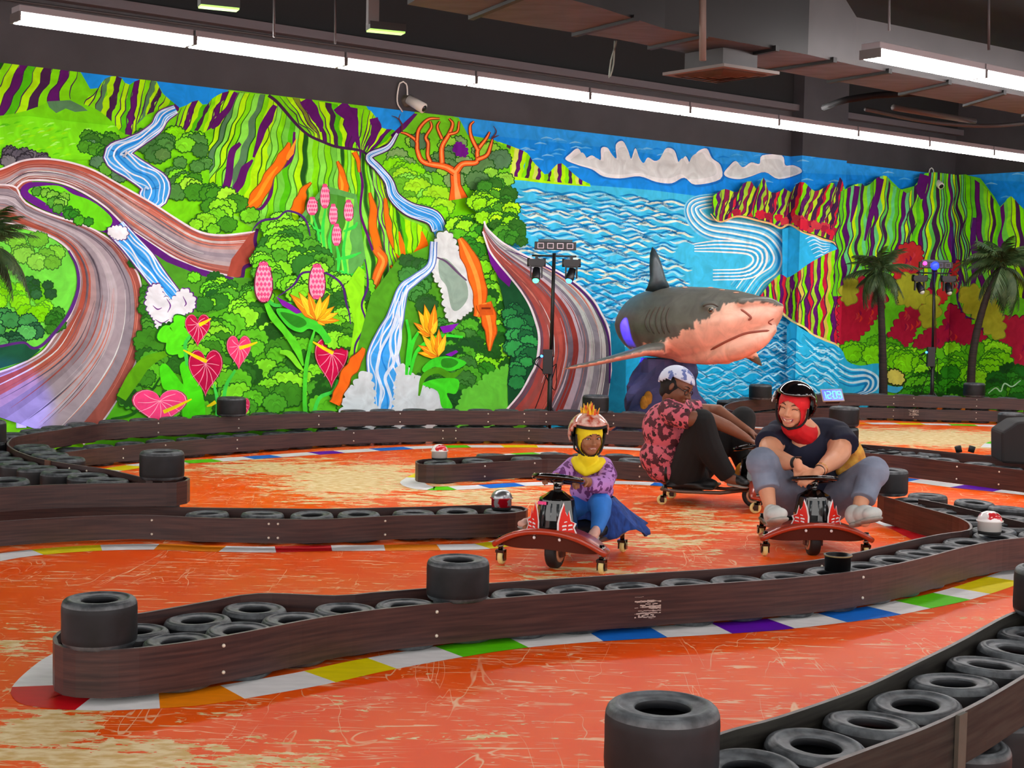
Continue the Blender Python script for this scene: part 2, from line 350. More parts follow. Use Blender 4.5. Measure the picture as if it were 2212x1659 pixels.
# ------------------------------------------------------------------ the mural: flat paint shapes laid on the wall, traced from the photograph
class Mural:
    def __init__(s):
        s.layer = 0; s.v = {k: [] for k in 'LSFRQ'}; s.f = {k: [] for k in 'LSFRQ'}; s.c = {k: [] for k in 'LSFRQ'}
        pj = lambda s_, n_, z_: proj(wp(s_, n_, z_))
        def line(s_, n_): return pj(s_, n_, 0.2), pj(s_, n_, 3.2)
        l1 = line(s_pl, 0); l2 = line(s_pl, PIL); l3 = line(s_pr, PIL); l4 = line(0, 0)
        l0 = ((-400, 2000), (-400, 0)); l5 = ((2700, 2000), (2700, 0))
        s.reg = {'L': (l0, l1), 'S': (l1, l2), 'F': (l2, l3), 'R': (l3, l4), 'Q': (l4, l5)}
    def hit(s, k, x, y, off):
        if k == 'L' or k == 'R': return plane_hit(x, y, CO + WN * off, WN)
        if k == 'S': return plane_hit(x, y, CO + WU * (s_pl - off), WU)
        if k == 'F': return plane_hit(x, y, PO + WN * off, WN)
        return plane_hit(x, y, CO - WU * off, WU)
    def clip(s, poly, a, b, sign):
        out = []; n = len(poly)
        def side(p): return sign * ((b[0] - a[0]) * (p[1] - a[1]) - (b[1] - a[1]) * (p[0] - a[0]))
        for i in range(n):
            p, q = poly[i], poly[(i + 1) % n]; dp, dq = side(p), side(q)
            if dp >= 0: out.append(p)
            if (dp > 0 and dq < 0) or (dp < 0 and dq > 0):
                t = dp / (dp - dq); out.append((p[0] + (q[0] - p[0]) * t, p[1] + (q[1] - p[1]) * t))
        return out
    def tri(s, t, col, off):
        for k, (la, lb) in s.reg.items():
            xs = [p[0] for p in t]
            if max(xs) < min(la[0][0], la[1][0]) or min(xs) > max(lb[0][0], lb[1][0]): continue
            q = s.clip(t, la[0], la[1], 1)
            if len(q) < 3: continue
            q = s.clip(q, lb[0], lb[1], -1)
            if len(q) < 3: continue
            pts = [s.hit(k, x, y, off) for x, y in q]
            # trim to the mural's height
            o = []
            for i in range(len(pts)):
                a, b = pts[i], pts[(i + 1) % len(pts)]
                if a.z <= MURAL_TOP: o.append(a)
                if (a.z - MURAL_TOP) * (b.z - MURAL_TOP) < 0:
                    o.append(a.lerp(b, (MURAL_TOP - a.z) / (b.z - a.z)))
            if len(o) < 3: continue
            pts = o; o = []
            for i in range(len(pts)):
                a, b = pts[i], pts[(i + 1) % len(pts)]
                if a.z >= 0.0: o.append(a)
                if a.z * b.z < 0: o.append(a.lerp(b, (0 - a.z) / (b.z - a.z)))
            if len(o) < 3: continue
            n = len(s.v[k]); s.v[k] += o; s.f[k].append(tuple(range(n, n + len(o)))); s.c[k].append(col)
    def poly(s, pts, col, step=True):
        if step: s.layer += 1
        off = 0.0008 + s.layer * 0.00005; c = C(col) if isinstance(col, str) else col
        for t in tessellate_polygon([[Vector((x, y, 0)) for x, y in pts]]): s.tri([pts[i] for i in t], c, off)
    def rib(s, pts, w, col, step=True, sm=6, wig=0.0, seed=0):
        if step: s.layer += 1
        off = 0.0008 + s.layer * 0.00005; c = C(col) if isinstance(col, str) else col
        q = cr2(pts, sm); n = len(q); ws = w if isinstance(w, (list, tuple)) else [w, w]
        L, Rr = [], []; rnd = random.Random(seed + len(pts) * 7); ph = rnd.random() * 6
        for i, p in enumerate(q):
            a = q[max(0, i - 1)]; b = q[min(n - 1, i + 1)]; dx, dy = b[0] - a[0], b[1] - a[1]; m = math.hypot(dx, dy) or 1
            t = i / (n - 1) * (len(ws) - 1); k = min(int(t), len(ws) - 2); hw = (ws[k] + (ws[k + 1] - ws[k]) * (t - k)) / 2
            o = wig * math.sin(i * 0.9 + ph) * hw
            L.append((p[0] - dy / m * (hw + o), p[1] + dx / m * (hw + o))); Rr.append((p[0] + dy / m * (hw - o), p[1] - dx / m * (hw - o)))
        for i in range(n - 1):
            s.tri([L[i], L[i + 1], Rr[i + 1]], c, off); s.tri([L[i], Rr[i + 1], Rr[i]], c, off)
    def build(s, k, name, parent, m):
        if not s.f[k]: return
        me = bpy.data.meshes.new(name); me.from_pydata([tuple(v) for v in s.v[k]], [], s.f[k]); me.materials.append(m)
        at = me.color_attributes.new('paint', 'FLOAT_COLOR', 'CORNER')
        cols = []
        for f, c in zip(s.f[k], s.c[k]): cols += list(c) * len(f)
        at.data.foreach_set('color', cols)
        o = bpy.data.objects.new(name, me); link(o, parent); return o
def cr2(pts, sub=6, closed=False):
    n = len(pts); out = []
    if n < 3 and not closed:
        return [(pts[0][0] + (pts[1][0] - pts[0][0]) * k / sub, pts[0][1] + (pts[1][1] - pts[0][1]) * k / sub) for k in range(sub + 1)]
    for i in range(n if closed else n - 1):
        p1, p2 = pts[i], pts[(i + 1) % n]
        p0 = pts[i - 1] if (i > 0 or closed) else (2 * p1[0] - p2[0], 2 * p1[1] - p2[1])
        p3 = pts[(i + 2) % n] if (i + 2 < n or closed) else (2 * p2[0] - p1[0], 2 * p2[1] - p1[1])
        for j in range(sub):
            t = j / sub
            out.append(tuple(0.5 * (2 * p1[a] + (p2[a] - p0[a]) * t + (2 * p0[a] - 5 * p1[a] + 4 * p2[a] - p3[a]) * t * t + (3 * p1[a] - p0[a] - 3 * p2[a] + p3[a]) * t ** 3) for a in (0, 1)))
    if not closed: out.append(pts[-1])
    return out
mu = Mural(); RN = random.Random(5)
def scallop(path, bump, rnd=RN, closed=True):
    # path -> cloud-like outline: a round bump between each pair of evenly spaced points
    q = cr2(path, 8, closed); L = [0]
    n = len(q)
    for i in range(1, n + (1 if closed else 0)): L.append(L[-1] + math.dist(q[i % n], q[i - 1]))
    tot = L[-1]; k = max(4, int(tot / bump)); pts = []
    def at(d):
        d = d % tot if closed else min(d, tot)
        for i in range(1, len(L)):
            if L[i] >= d:
                a, b = q[i - 1], q[i % n]; t = (d - L[i - 1]) / (L[i] - L[i - 1] or 1); return (a[0] + (b[0] - a[0]) * t, a[1] + (b[1] - a[1]) * t)
        return q[-1]
    area = sum(q[i][0] * q[(i + 1) % n][1] - q[(i + 1) % n][0] * q[i][1] for i in range(n)); sg = 1 if area > 0 else -1
    ds = [0.0]
    while ds[-1] < tot - bump * 0.6: ds.append(ds[-1] + bump * (0.6 + rnd.random() * 0.9))
    ds[-1] = tot
    for i in range(len(ds) - 1):
        a, b = at(ds[i]), at(ds[i + 1] - 1e-6 if not closed else ds[i + 1]); mx, my = (a[0] + b[0]) / 2, (a[1] + b[1]) / 2
        dx, dy = b[0] - a[0], b[1] - a[1]; h = 0.42
        for j in range(5):
            t = j / 5; bx, by = a[0] + dx * t, a[1] + dy * t; o = 4 * t * (1 - t) * h * (0.8 + .2)
            pts.append((bx + dy * o * sg, by - dx * o * sg))
    return pts
def clump(cx, cy, rx, ry, col, line='#1d5a14', bump=None, lw=3, hi=None, rot=0.0, arcs=True):
    base = [(cx + rx * math.cos(a) * (0.88 + .2 * RN.random()), cy + ry * math.sin(a) * (0.88 + .2 * RN.random())) for a in [k * math.pi / 5 for k in range(10)]]
    o = scallop(base, bump or max(7, (rx + ry) / 5))
    if line:
        mu.poly([(cx + (x - cx) * (1 + lw / rx), cy + (y - cy) * (1 + lw / ry)) for x, y in o], line)
    mu.poly(o, col)
    if arcs:
        mu.layer += 1
        for k in range(int(rx * ry / 170) + 2):
            a = RN.random() * 6.28; r = RN.random() ** .5 * .72; x, y = cx + rx * r * math.cos(a), cy + ry * r * math.sin(a); q = 4 + RN.random() * 6
            c2 = hi or shade(col, RN.choice((0.68, 0.8, 1.25)))
            mu.rib([(x - q, y + q * .4), (x - q * .5, y - q * .5), (x + q * .4, y - q * .5), (x + q, y + q * .3)], [1, 2.6, 1], c2, step=False, sm=3)
def shade(c, k):
    c = C(c) if isinstance(c, str) else c; return tuple(min(1, x * k) for x in c[:3]) + (1,)
def blobp(path, col, bump=9, line=None, lw=3):
    o = scallop(path, bump)
    if line:
        cx = sum(p[0] for p in o) / len(o); cy = sum(p[1] for p in o) / len(o)
        rx = (max(p[0] for p in o) - min(p[0] for p in o)) / 2; ry = (max(p[1] for p in o) - min(p[1] for p in o)) / 2
        mu.poly([(cx + (x - cx) * (1 + lw / rx), cy + (y - cy) * (1 + lw / ry)) for x, y in o], line)
    mu.poly(o, col); return o
def foliage(region, cols, n, r0, r1, line='#1d5a14', seed=1, arcs=True):
    rnd = random.Random(seed); x0 = min(p[0] for p in region); x1 = max(p[0] for p in region); y0 = min(p[1] for p in region); y1 = max(p[1] for p in region)
    def inside(x, y):
        c = False; m = len(region)
        for i in range(m):
            a, b = region[i], region[i - 1]
            if (a[1] > y) != (b[1] > y) and x < (b[0] - a[0]) * (y - a[1]) / (b[1] - a[1]) + a[0]: c = not c
        return c
    pts = []
    while len(pts) < n:
        x, y = rnd.uniform(x0, x1), rnd.uniform(y0, y1)
        if inside(x, y): pts.append((x, y))
    pts.sort(key=lambda p: p[1])
    for x, y in pts:
        r = rnd.uniform(r0, r1); clump(x, y, r * 1.15, r * .85, rnd.choice(cols), line=line, lw=2.2, arcs=arcs)
def streaks(top, bot, n, cols, seed=1, amp=5, wav=38, taper=0.35, base=None, dark=None):
    # wavy ribs running from the ridge line `top` down to `bot`
    rnd = random.Random(seed)
    if base: mu.poly(list(top) + list(bot)[::-1], base)
    T, B = resamp(top, n + 1), resamp(bot, n + 1); mu.layer += 1
    ph0 = rnd.random() * 6
    def col_line(i):
        a, b = T[i], B[i]; L = math.dist(a, b); k = max(5, int(L / 9)); ph = ph0 + i * .45 + rnd.random() * .7; out = []
        dx, dy = (b[0] - a[0]) / (L or 1), (b[1] - a[1]) / (L or 1)
        for j in range(k + 1):
            t = j / k; o = amp * (math.sin(t * L / wav * 2 * math.pi / 1 + ph) + .6 * math.sin(t * L / wav * 4.1 + ph * 2)) * min(1, t * 4) * .6
            out.append((a[0] + (b[0] - a[0]) * t - dy * o, a[1] + (b[1] - a[1]) * t + dx * o))
        return out
    lines = [col_line(i) for i in range(n + 1)]
    for i in range(n):
        a, b = lines[i], lines[i + 1]; c = cols[i % len(cols)] if not seed < 0 else rnd.choice(cols)
        k = min(len(a), len(b)); A = [a[round(j * (len(a) - 1) / (k - 1))] for j in range(k)]; B_ = [b[round(j * (len(b) - 1) / (k - 1))] for j in range(k)]
        cc = C(c)
        for j in range(k - 1):
            off = 0.0008 + mu.layer * 0.00005
            mu.tri([A[j], A[j + 1], B_[j + 1]], cc, off); mu.tri([A[j], B_[j + 1], B_[j]], cc, off)
    mu.layer += 1
    for i in range(n + 1):
        if dark and rnd.random() < .75: mu.rib(lines[i][::2] + [lines[i][-1]], [1, 2.8, 1.2], dark, step=False, sm=2)
def resamp(p, n):
    q = cr2(p, 8) if len(p) > 2 else list(p); L = [0]
    for i in range(1, len(q)): L.append(L[-1] + math.dist(q[i], q[i - 1]))
    out = []
    for k in range(n):
        d = L[-1] * k / (n - 1); i = 1
        while i < len(L) - 1 and L[i] < d: i += 1
        t = (d - L[i - 1]) / ((L[i] - L[i - 1]) or 1); out.append((q[i - 1][0] + (q[i][0] - q[i - 1][0]) * t, q[i - 1][1] + (q[i][1] - q[i - 1][1]) * t))
    return out
def offs(path, d0, d1, sub=5):
    q = cr2(path, sub); n = len(q); out = []
    for i, p in enumerate(q):
        a, b = q[max(0, i - 1)], q[min(n - 1, i + 1)]; dx, dy = b[0] - a[0], b[1] - a[1]; m = math.hypot(dx, dy) or 1; d = d0 + (d1 - d0) * i / (n - 1)
        out.append((p[0] - dy / m * d, p[1] + dx / m * d))
    return out
def road(Lp, Rp, cols, edge='#e6e0e6', ew=4, seed=3, outer=None):
    # band between two side lines, filled with long brush streaks
    rnd = random.Random(seed); n = len(cols); A, B = resamp(Lp, 44), resamp(Rp, 44)
    mu.layer += 1
    def at(j, t): return (A[j][0] + (B[j][0] - A[j][0]) * t, A[j][1] + (B[j][1] - A[j][1]) * t)
    off = 0.0008 + mu.layer * 0.00005
    for i in range(n):
        t0, t1 = i / n, (i + 1) / n; c = C(cols[i])
        for j in range(43):
            mu.tri([at(j, t0), at(j + 1, t0), at(j + 1, t1)], c, off); mu.tri([at(j, t0), at(j + 1, t1), at(j, t1)], c, off)
    mu.layer += 1
    for k in range(46):
        t = rnd.random(); j0 = rnd.randint(0, 34); j1 = min(43, j0 + rnd.randint(6, 20)); c = rnd.choice(['#c9c3cb', '#6f6570', '#9c4f45', '#b9b2bb', '#c77a68', '#57505c', '#d5dcda'])
        dr = rnd.uniform(-.05, .05)
        mu.rib([at(j, max(0.02, min(.98, t + dr * (j - j0) / 20))) for j in range(j0, j1 + 1, 2)], [0.5, rnd.uniform(1.2, 4), 0.5], c, step=False, sm=2)
    mu.rib(A, ew, edge, sm=2); mu.rib(B, ew, edge, sm=2)
def river(path, ws, seed=1, edge='#5a2a78'):
    q = cr2(path, 6)
    mu.rib(path, [w + 7 for w in ws], edge); mu.rib(path, [w + 2 for w in ws], '#dbe9fb'); mu.rib(path, [w * .92 for w in ws], '#3da2ee')
    rnd = random.Random(seed); n = len(q); mu.layer += 1
    m = 5
    for k in range(m):
        t = (k + .5) / m - .5; ph = rnd.random() * 6; pts = []
        for i in range(0, n, 2):
            f = i / (n - 1) * (len(ws) - 1); a = min(int(f), len(ws) - 2); w = ws[a] + (ws[a + 1] - ws[a]) * (f - a)
            p0, p1 = q[max(0, i - 1)], q[min(n - 1, i + 1)]; dx, dy = p1[0] - p0[0], p1[1] - p0[1]; l = math.hypot(dx, dy) or 1
            o = w * (t * .9 + .06 * math.sin(i * .55 + ph)); pts.append((q[i][0] - dy / l * o, q[i][1] + dx / l * o))
        w0 = sum(ws) / len(ws)
        mu.rib(pts, [w0 * .055, w0 * .1, w0 * .055], ['#e8f2fc', '#bcdcf8', '#1b83dc'][k % 3], step=False, sm=2)
# ---- mural content (photo pixel coordinates on the wall)
LG, YG, GR, MG, DG, GG, PU, DP, ORG = '#7ee400', '#aef500', '#4fc400', '#86e84a', '#1c5a16', '#55855a', '#5c1268', '#43204a', '#ff7408'
K2 = lambda ox, oy, k, pts: [(ox + x * k, oy + y * k) for x, y in pts]
A1_ = lambda p: K2(0, 100, .2532, p); A2_ = lambda p: K2(540, 150, .2532, p); A3_ = lambda p: K2(0, 500, .2653, p)
A4_ = lambda p: K2(540, 540, .2532, p); A5_ = lambda p: K2(1080, 200, .3014, p); A6_ = lambda p: K2(1600, 320, .3376, p)
A7_ = lambda p: K2(980, 400, .3014, p)
mu.poly([(-3000, 2600), (2900, 2600), (2900, -700), (-3000, -700)], '#74dc08')
# skies
mu.poly([(980, 200), (2900, 300), (2900, 640), (2212, 470), (1500, 445), (1270, 402), (1060, 384), (985, 330)], '#1590ee')
mu.poly([(980, 200), (2900, 300), (2900, 420), (1700, 372), (1300, 318), (985, 285)], '#2b9df0')
rn = random.Random(9); mu.layer += 1
for k in range(90):
    x = rn.uniform(1090, 2200); y = rn.uniform(290 + (x - 1090) * .07, 360 + (x - 1090) * .06)
    mu.rib([(x - 12, y + 3), (x, y), (x + 14, y + 3)], [1, 4, 1], rn.choice(['#4fb2f4', '#0f86e6', '#74c4f6']), step=False, sm=2)
mu.poly([(165, 140), (300, 160), (300, 175), (276, 186), (243, 175), (213, 190), (195, 192)], '#1898f4')
mu.poly([(330, 160), (500, 180), (491, 200), (461, 212), (443, 230), (425, 219), (387, 233), (354, 206)], '#1898f4')
mu.poly(A2_([(970, 280), (1420, 330), (1390, 400), (1290, 520), (1250, 570), (1130, 500), (1060, 420)]), '#1e98f0')
# sea
mu.poly([(1040, 384), (1276, 400), (1412, 411), (1532, 427), (1700, 440), (1830, 470), (1830, 900), (1150, 900), (1060, 600)], '#3fc0ea')
mu.poly([(1180, 560), (1400, 620), (1700, 650), (1910, 740), (1960, 1000), (1150, 1000)], '#1fb0e2')
rn = random.Random(12); mu.layer += 1
def wave(x, y, l, a, w, c, sk=.10):
    n = 7; pts = []
    ph = rn.random() * 1.5
    for i in range(n):
        t = i / (n - 1); pts.append((x + l * (t - .5), y + l * (t - .5) * sk + a * math.sin(t * 6.28 * 1.25 + ph) * (1 if i % 2 else .9)))
    mu.rib(pts, [0.6, w, w * .8, w, 0.6], c, step=False, sm=3)
for row in range(36):
    yb = 398 + row * 9.2; n = 11
    for k in range(n):
        x = 1100 + (k + rn.random()) * 640 / n; y = yb + (x - 1100) * .085 + rn.uniform(-3, 3)
        if y < 398 + (x - 1080) * .085 or y > 760 or (x < 1130 and y > 420) or (x > 1480 and 425 < y < 640 and x > 1480 + 0): continue
        l = 50 + rn.random() * 40; a = 3 + row * .07
        c = rn.choice(['#d8ecdc', '#bfe6ea', '#8fdaf0']) if row < 22 else rn.choice(['#8fd8f6', '#a6e2fa'])
        wave(x, y, l, a, 4.5, '#0f86c8'); wave(x + 3, y + 4.5, l * .9, a, 5.5, c)
mu.layer += 1
for row in range(16):                      # loose waves low on the wall
    for k in range(8):
        x = 1480 + (k + rn.random()) * 46; y = 690 + row * 13 + rn.uniform(-4, 4)
        if x > 1700 and y < 760: continue
        l = 60 + rn.random() * 30
        wave(x, y, l, 7, 3, '#0c8fc8', .02); wave(x, y + 5, l, 7, 3.5, '#9be0fa', .02)
# river current curling at the right of the sea
cur = [(1600, 428), (1510, 440), (1500, 462), (1530, 490), (1590, 500), (1650, 515), (1678, 550), (1672, 580), (1640, 605), (1615, 640)]
for k in range(13):
    d = -34 + k * 6.0
    mu.rib(offs(cur, d * .35, d * 1.15), [2, 4.2, 4.2, 2], ['#cfeaf4', '#f2f7f2', '#2aa0dc'][k % 3] if k % 3 else '#7fd0f0', sm=2)
for k in range(7):
    r = 8 + k * 9; mu.rib([(1500 + r * .0, 545 - r * .3), (1560, 548 - r * .45), (1612 + r * .5, 552 - r * .35), (1622 + r * .55, 565), (1600 + r * .4, 578 + r * .35), (1540, 580 + r * .4)], [2, 4, 4, 2], ['#eef6f2', '#38aee2'][k % 2], sm=4)
# clouds
cl1 = A5_([(470, 480), (500, 440), (560, 400), (605, 470), (660, 450), (720, 485), (725, 400), (770, 395), (800, 440), (835, 470), (830, 375), (880, 348), (920, 420), (940, 475), (970, 398), (1000, 470), (1030, 505), (1060, 465), (1110, 490), (1150, 470), (1190, 400), (1250, 415), (1285, 505), (1330, 455), (1370, 515), (1410, 430), (1480, 400), (1520, 470), (1580, 520), (1580, 620), (1400, 660), (1320, 610), (1230, 650), (1120, 640), (1000, 600), (860, 615), (740, 600), (660, 550), (560, 520)])
cl2 = A5_([(1605, 580), (1640, 530), (1690, 490), (1740, 535), (1800, 500), (1860, 510), (1880, 450), (2020, 450), (2045, 520), (2100, 520), (2155, 545), (2150, 580), (2000, 620), (1900, 570), (1800, 600), (1720, 620), (1640, 610)])
for c in (cl1, cl2):
    q = cr2(c, 4, True); cx = sum(p[0] for p in q) / len(q); cy = sum(p[1] for p in q) / len(q)
    mu.poly([(cx + (x - cx) * 1.025, cy + (y - cy) * 1.10) for x, y in q], '#1672cc'); mu.poly(q, '#e4eaec')
    mu.poly([(cx + (x - cx) * .93, cy + (y - cy) * .74 + 2) for x, y in q], '#d2dcdc')
# far headland, left of the sea
streaks([(1076, 306), (1095, 312), (1110, 318), (1138, 330), (1152, 350), (1164, 362), (1180, 378), (1196, 362), (1212, 352), (1235, 372), (1255, 388), (1276, 398)], [(1070, 384), (1110, 384), (1150, 388), (1185, 393), (1230, 397), (1276, 402)], 26, [YG, LG, DP, YG, '#d4ee60', PU], 3, 2, 20)
mu.rib([(1040, 386), (1110, 385), (1185, 394), (1276, 402)], [5, 7, 5, 2], YG)
# ---------------- left mountains
MC = [LG, GR, YG, DP, LG, YG, PU, GR, '#6fd818']
streaks([(-60, 126), (60, 138), (168, 150)], [(-160, 262), (-20, 255), (52, 240), (100, 222), (150, 214)], 13, [PU, LG, YG, DG, LG, YG, PU, GR, YG, DP, LG], 11, 6, 60, dark=DP)
streaks([(213, 190), (225, 172), (243, 164), (262, 168), (276, 184), (300, 172), (337, 176), (350, 200), (387, 232)], [(180, 224), (215, 240), (240, 262), (262, 285), (284, 292), (300, 268), (330, 240), (385, 240)], 18, [YG, LG, GG, YG, DP, LG, YG, GR, PU], 4, 4, 30, dark=DP)
mu.poly(A1_([(400, 470), (600, 460), (700, 510), (750, 550), (640, 560), (560, 530), (480, 570), (420, 520)]), GG)
streaks([(392, 234), (425, 216), (443, 229), (461, 211), (495, 197), (548, 203)], [(372, 285), (388, 290), (420, 282), (438, 286), (462, 276), (492, 282)], 13, [LG, YG, PU, YG, GR, DP], 5, 4, 34, dark=DP)
# big mountain body
mu.poly([(548, 203), (582, 206), (668, 292), (728, 317), (780, 325), (800, 340), (850, 420), (930, 470), (945, 540), (870, 640), (700, 640), (560, 500), (450, 440), (460, 330), (500, 260)], '#7fd840')
streaks([(495, 197), (520, 200), (552, 203), (580, 206), (600, 222)], [(445, 330), (455, 395), (462, 440), (520, 470), (560, 455)], 10, [YG, GG, '#86e84a', YG, LG, MG, GG, LG, YG], 6, 6, 60, dark=DG)
streaks([(600, 222), (630, 252), (668, 292), (700, 306), (728, 317)], [(560, 460), (590, 480), (640, 500), (690, 470), (720, 500)], 12, [MG, LG, '#6fd040', GR, MG, YG, DG, MG, LG], 7, 6, 70, dark='#3f8a18')
streaks([(728, 317), (750, 320), (780, 325), (792, 335), (800, 345)], [(720, 560), (750, 560), (790, 590), (822, 620), (842, 600)], 11, [MG, DG, LG, MG, YG, GR, MG, DG, LG], 8, 5, 80, dark='#3f8a18')
streaks([(800, 345), (822, 372), (838, 395), (850, 430)], [(842, 600), (862, 600), (880, 560), (900, 560)], 8, [MG, LG, YG, MG, '#5cc020', YG], 9, 5, 70, dark=PU)
streaks([(604, 208), (640, 212), (680, 218), (720, 224), (760, 232), (800, 238)], [(672, 292), (700, 304), (724, 314), (745, 318), (765, 322), (780, 324)], 14, [LG, YG, '#7a8a20', YG, PU, LG, YG, DP, GR, YG, PU, PU, LG], 10, 5, 44, dark=DP)
streaks([(800, 238), (815, 258), (826, 277), (850, 280), (866, 290)], [(780, 324), (786, 326), (790, 327), (796, 328), (806, 330)], 8, [YG, LG, PU, LG, YG, PU, GR], 12, 3, 40, dark=DP)
mu.rib([(580, 206), (601, 223), (640, 268), (667, 292), (697, 306), (727, 317), (778, 325), (795, 336)], [7, 7, 6, 6, 6, 5], DP)
for pts, w, c in (
    ([(778, 325), (778, 365), (783, 403), (778, 454), (788, 492), (806, 542)], [4, 5, 6, 5, 6, 5], PU),
    ([(595, 228), (578, 258), (562, 295), (548, 340)], [10, 20, 15, 5], PU), ([(636, 285), (634, 322), (626, 347), (593, 378), (583, 423), (565, 449), (540, 456)], [5, 8, 9, 7, 8, 7, 5], PU),
    ([(519, 309), (502, 330), (490, 398), (482, 415), (452, 434)], [8, 15, 17, 14, 5], PU), ([(546, 345), (530, 365), (515, 400), (505, 413), (486, 412)], [4, 17, 19, 14, 6], PU),
    ([(510, 200), (492, 235), (470, 262), (458, 278)], [10, 12, 16, 6], PU), ([(660, 214), (675, 240), (690, 265), (694, 285)], [26, 24, 16, 4], PU), ([(735, 226), (760, 260), (770, 300), (778, 322)], [34, 26, 12, 3], PU),
    ([(808, 255), (812, 275), (806, 300), (795, 322)], [18, 22, 12, 3], PU),
    ([(625, 308), (612, 340), (588, 372), (572, 400), (552, 432), (530, 450)], [5, 22, 20, 24, 30, 12], ORG), ([(640, 300), (628, 330), (620, 345)], [1, 12, 6], '#ffa028'),
    ([(600, 360), (580, 385), (560, 420), (536, 446)], [2, 8, 9, 4], '#ff9c1e'), ([(729, 348), (737, 370), (742, 403), (740, 451)], [3, 10, 21, 3], ORG), ([(734, 375), (739, 400), (738, 430)], [1, 7, 2], '#ffa12a'),
    ([(640, 458), (650, 432), (655, 412), (672, 394)], [30, 22, 12, 2], ORG), ([(766, 328), (774, 350), (776, 372)], [9, 7, 3], ORG), ([(799, 416), (806, 453), (807, 500), (820, 548)], [3, 14, 16, 16], ORG),
    ([(813, 536), (826, 562), (813, 603), (797, 641), (801, 679), (813, 705), (808, 752)], [16, 20, 17, 20, 24, 26, 6], '#f4701c'), ([(816, 545), (828, 565), (815, 600), (800, 640)], [3, 7, 6, 5], '#ffa040'),
    ([(844, 573), (859, 606), (849, 654), (831, 682), (813, 716)], [3, 14, 18, 18, 14], '#ff7a1a'), ([(833, 428), (838, 480), (858, 530), (868, 556)], [5, 13, 22, 14], ORG),
    ([(911, 500), (915, 528), (905, 552)], [3, 20, 28], ORG)):
    if c in (ORG, '#f4701c', '#ff7a1a'): mu.rib(pts, [x + 4 for x in w], '#8a5a10', sm=5, wig=.12)
    mu.rib(pts, w, c, sm=5, wig=.14)
# spur between orange valley and river
mu.poly(A2_([(1170, 1100), (1240, 1180), (1330, 1290), (1490, 1330), (1560, 1450), (1540, 1600), (1380, 1640), (1250, 1500)]), '#6fd612')
streaks(A2_([(1180, 1090), (1300, 1260), (1420, 1310), (1520, 1380)]), A2_([(1240, 1560), (1320, 1620), (1380, 1600), (1500, 1580)]), 8, [YG, LG, DG, GR, YG, LG], 13, 3, 40, dark='#3b7d12')
mu.rib([(911, 500), (915, 528), (905, 552)], [3, 20, 28], ORG); mu.rib([(862, 500), (868, 530), (872, 556)], [3, 12, 10], ORG)
# hill by the tree
mu.poly(A2_([(1400, 375), (1445, 380), (1430, 450), (1300, 540), (1220, 590), (1200, 560)]), PU)
mu.poly(A2_([(1430, 380), (1480, 370), (1780, 410), (1860, 560), (2080, 600), (2220, 680), (2220, 1020), (1850, 1100), (1660, 1100), (1450, 1080), (1300, 950), (1040, 760), (1230, 640), (1260, 560), (1330, 500)]), '#6ecf1c')
foliage([(880, 300), (1075, 300), (1090, 390), (1000, 420), (900, 400), (850, 350)], [GG, '#7aa860', '#8ed93a', '#5a8a4e'], 26, 12, 22, seed=21)
foliage([(820, 350), (900, 350), (960, 440), (1010, 560), (960, 480), (880, 450)], [LG, '#9be81e', MG, '#63b820'], 26, 12, 24, line='#3f8a18', seed=22)
for pts, w in (([(990, 430), (985, 400), (983, 368)], [40, 20, 20]), ([(983, 372), (960, 360), (915, 350), (902, 325), (900, 305), (880, 290), (866, 286)], [16, 13, 9, 8, 6, 4, 2]), ([(955, 352), (955, 318), (970, 290), (978, 268), (970, 256)], [10, 9, 7, 5, 2]),
               ([(985, 370), (1000, 354), (1030, 350), (1032, 325), (1050, 300), (1058, 285)], [15, 11, 9, 7, 5, 2]), ([(1032, 324), (1018, 295), (1016, 272), (1024, 262)], [7, 6, 4, 2]), ([(901, 305), (905, 280), (925, 258), (950, 256)], [6, 6, 5, 2]),
               ([(930, 350), (924, 335), (925, 310), (920, 296), (932, 275), (930, 262)], [7, 6, 6, 5, 4, 2]), ([(970, 290), (988, 284), (992, 262)], [5, 4, 2]), ([(1031, 345), (1052, 335), (1060, 315), (1064, 300)], [8, 7, 5, 2]), ([(955, 300), (945, 275), (950, 262)], [5, 4, 2])):
    mu.rib(pts, [x + 3 for x in w], '#6b1c10'); mu.rib(pts, w, '#f0661a'); mu.rib(pts, [x * .35 for x in w], '#ffa25a')
for pts in ([(868, 285), (868, 268), (858, 255), (846, 250)], [(868, 268), (862, 256), (865, 246)], [(1062, 300), (1072, 285), (1066, 272)], [(1064, 298), (1078, 292)]): mu.rib(pts, [4, 2.5, 1], '#5a3038')
blobp(A2_([(1740, 660), (1780, 620), (1850, 680), (1850, 730), (1800, 740), (1760, 720)]), '#6a0f86', 8)
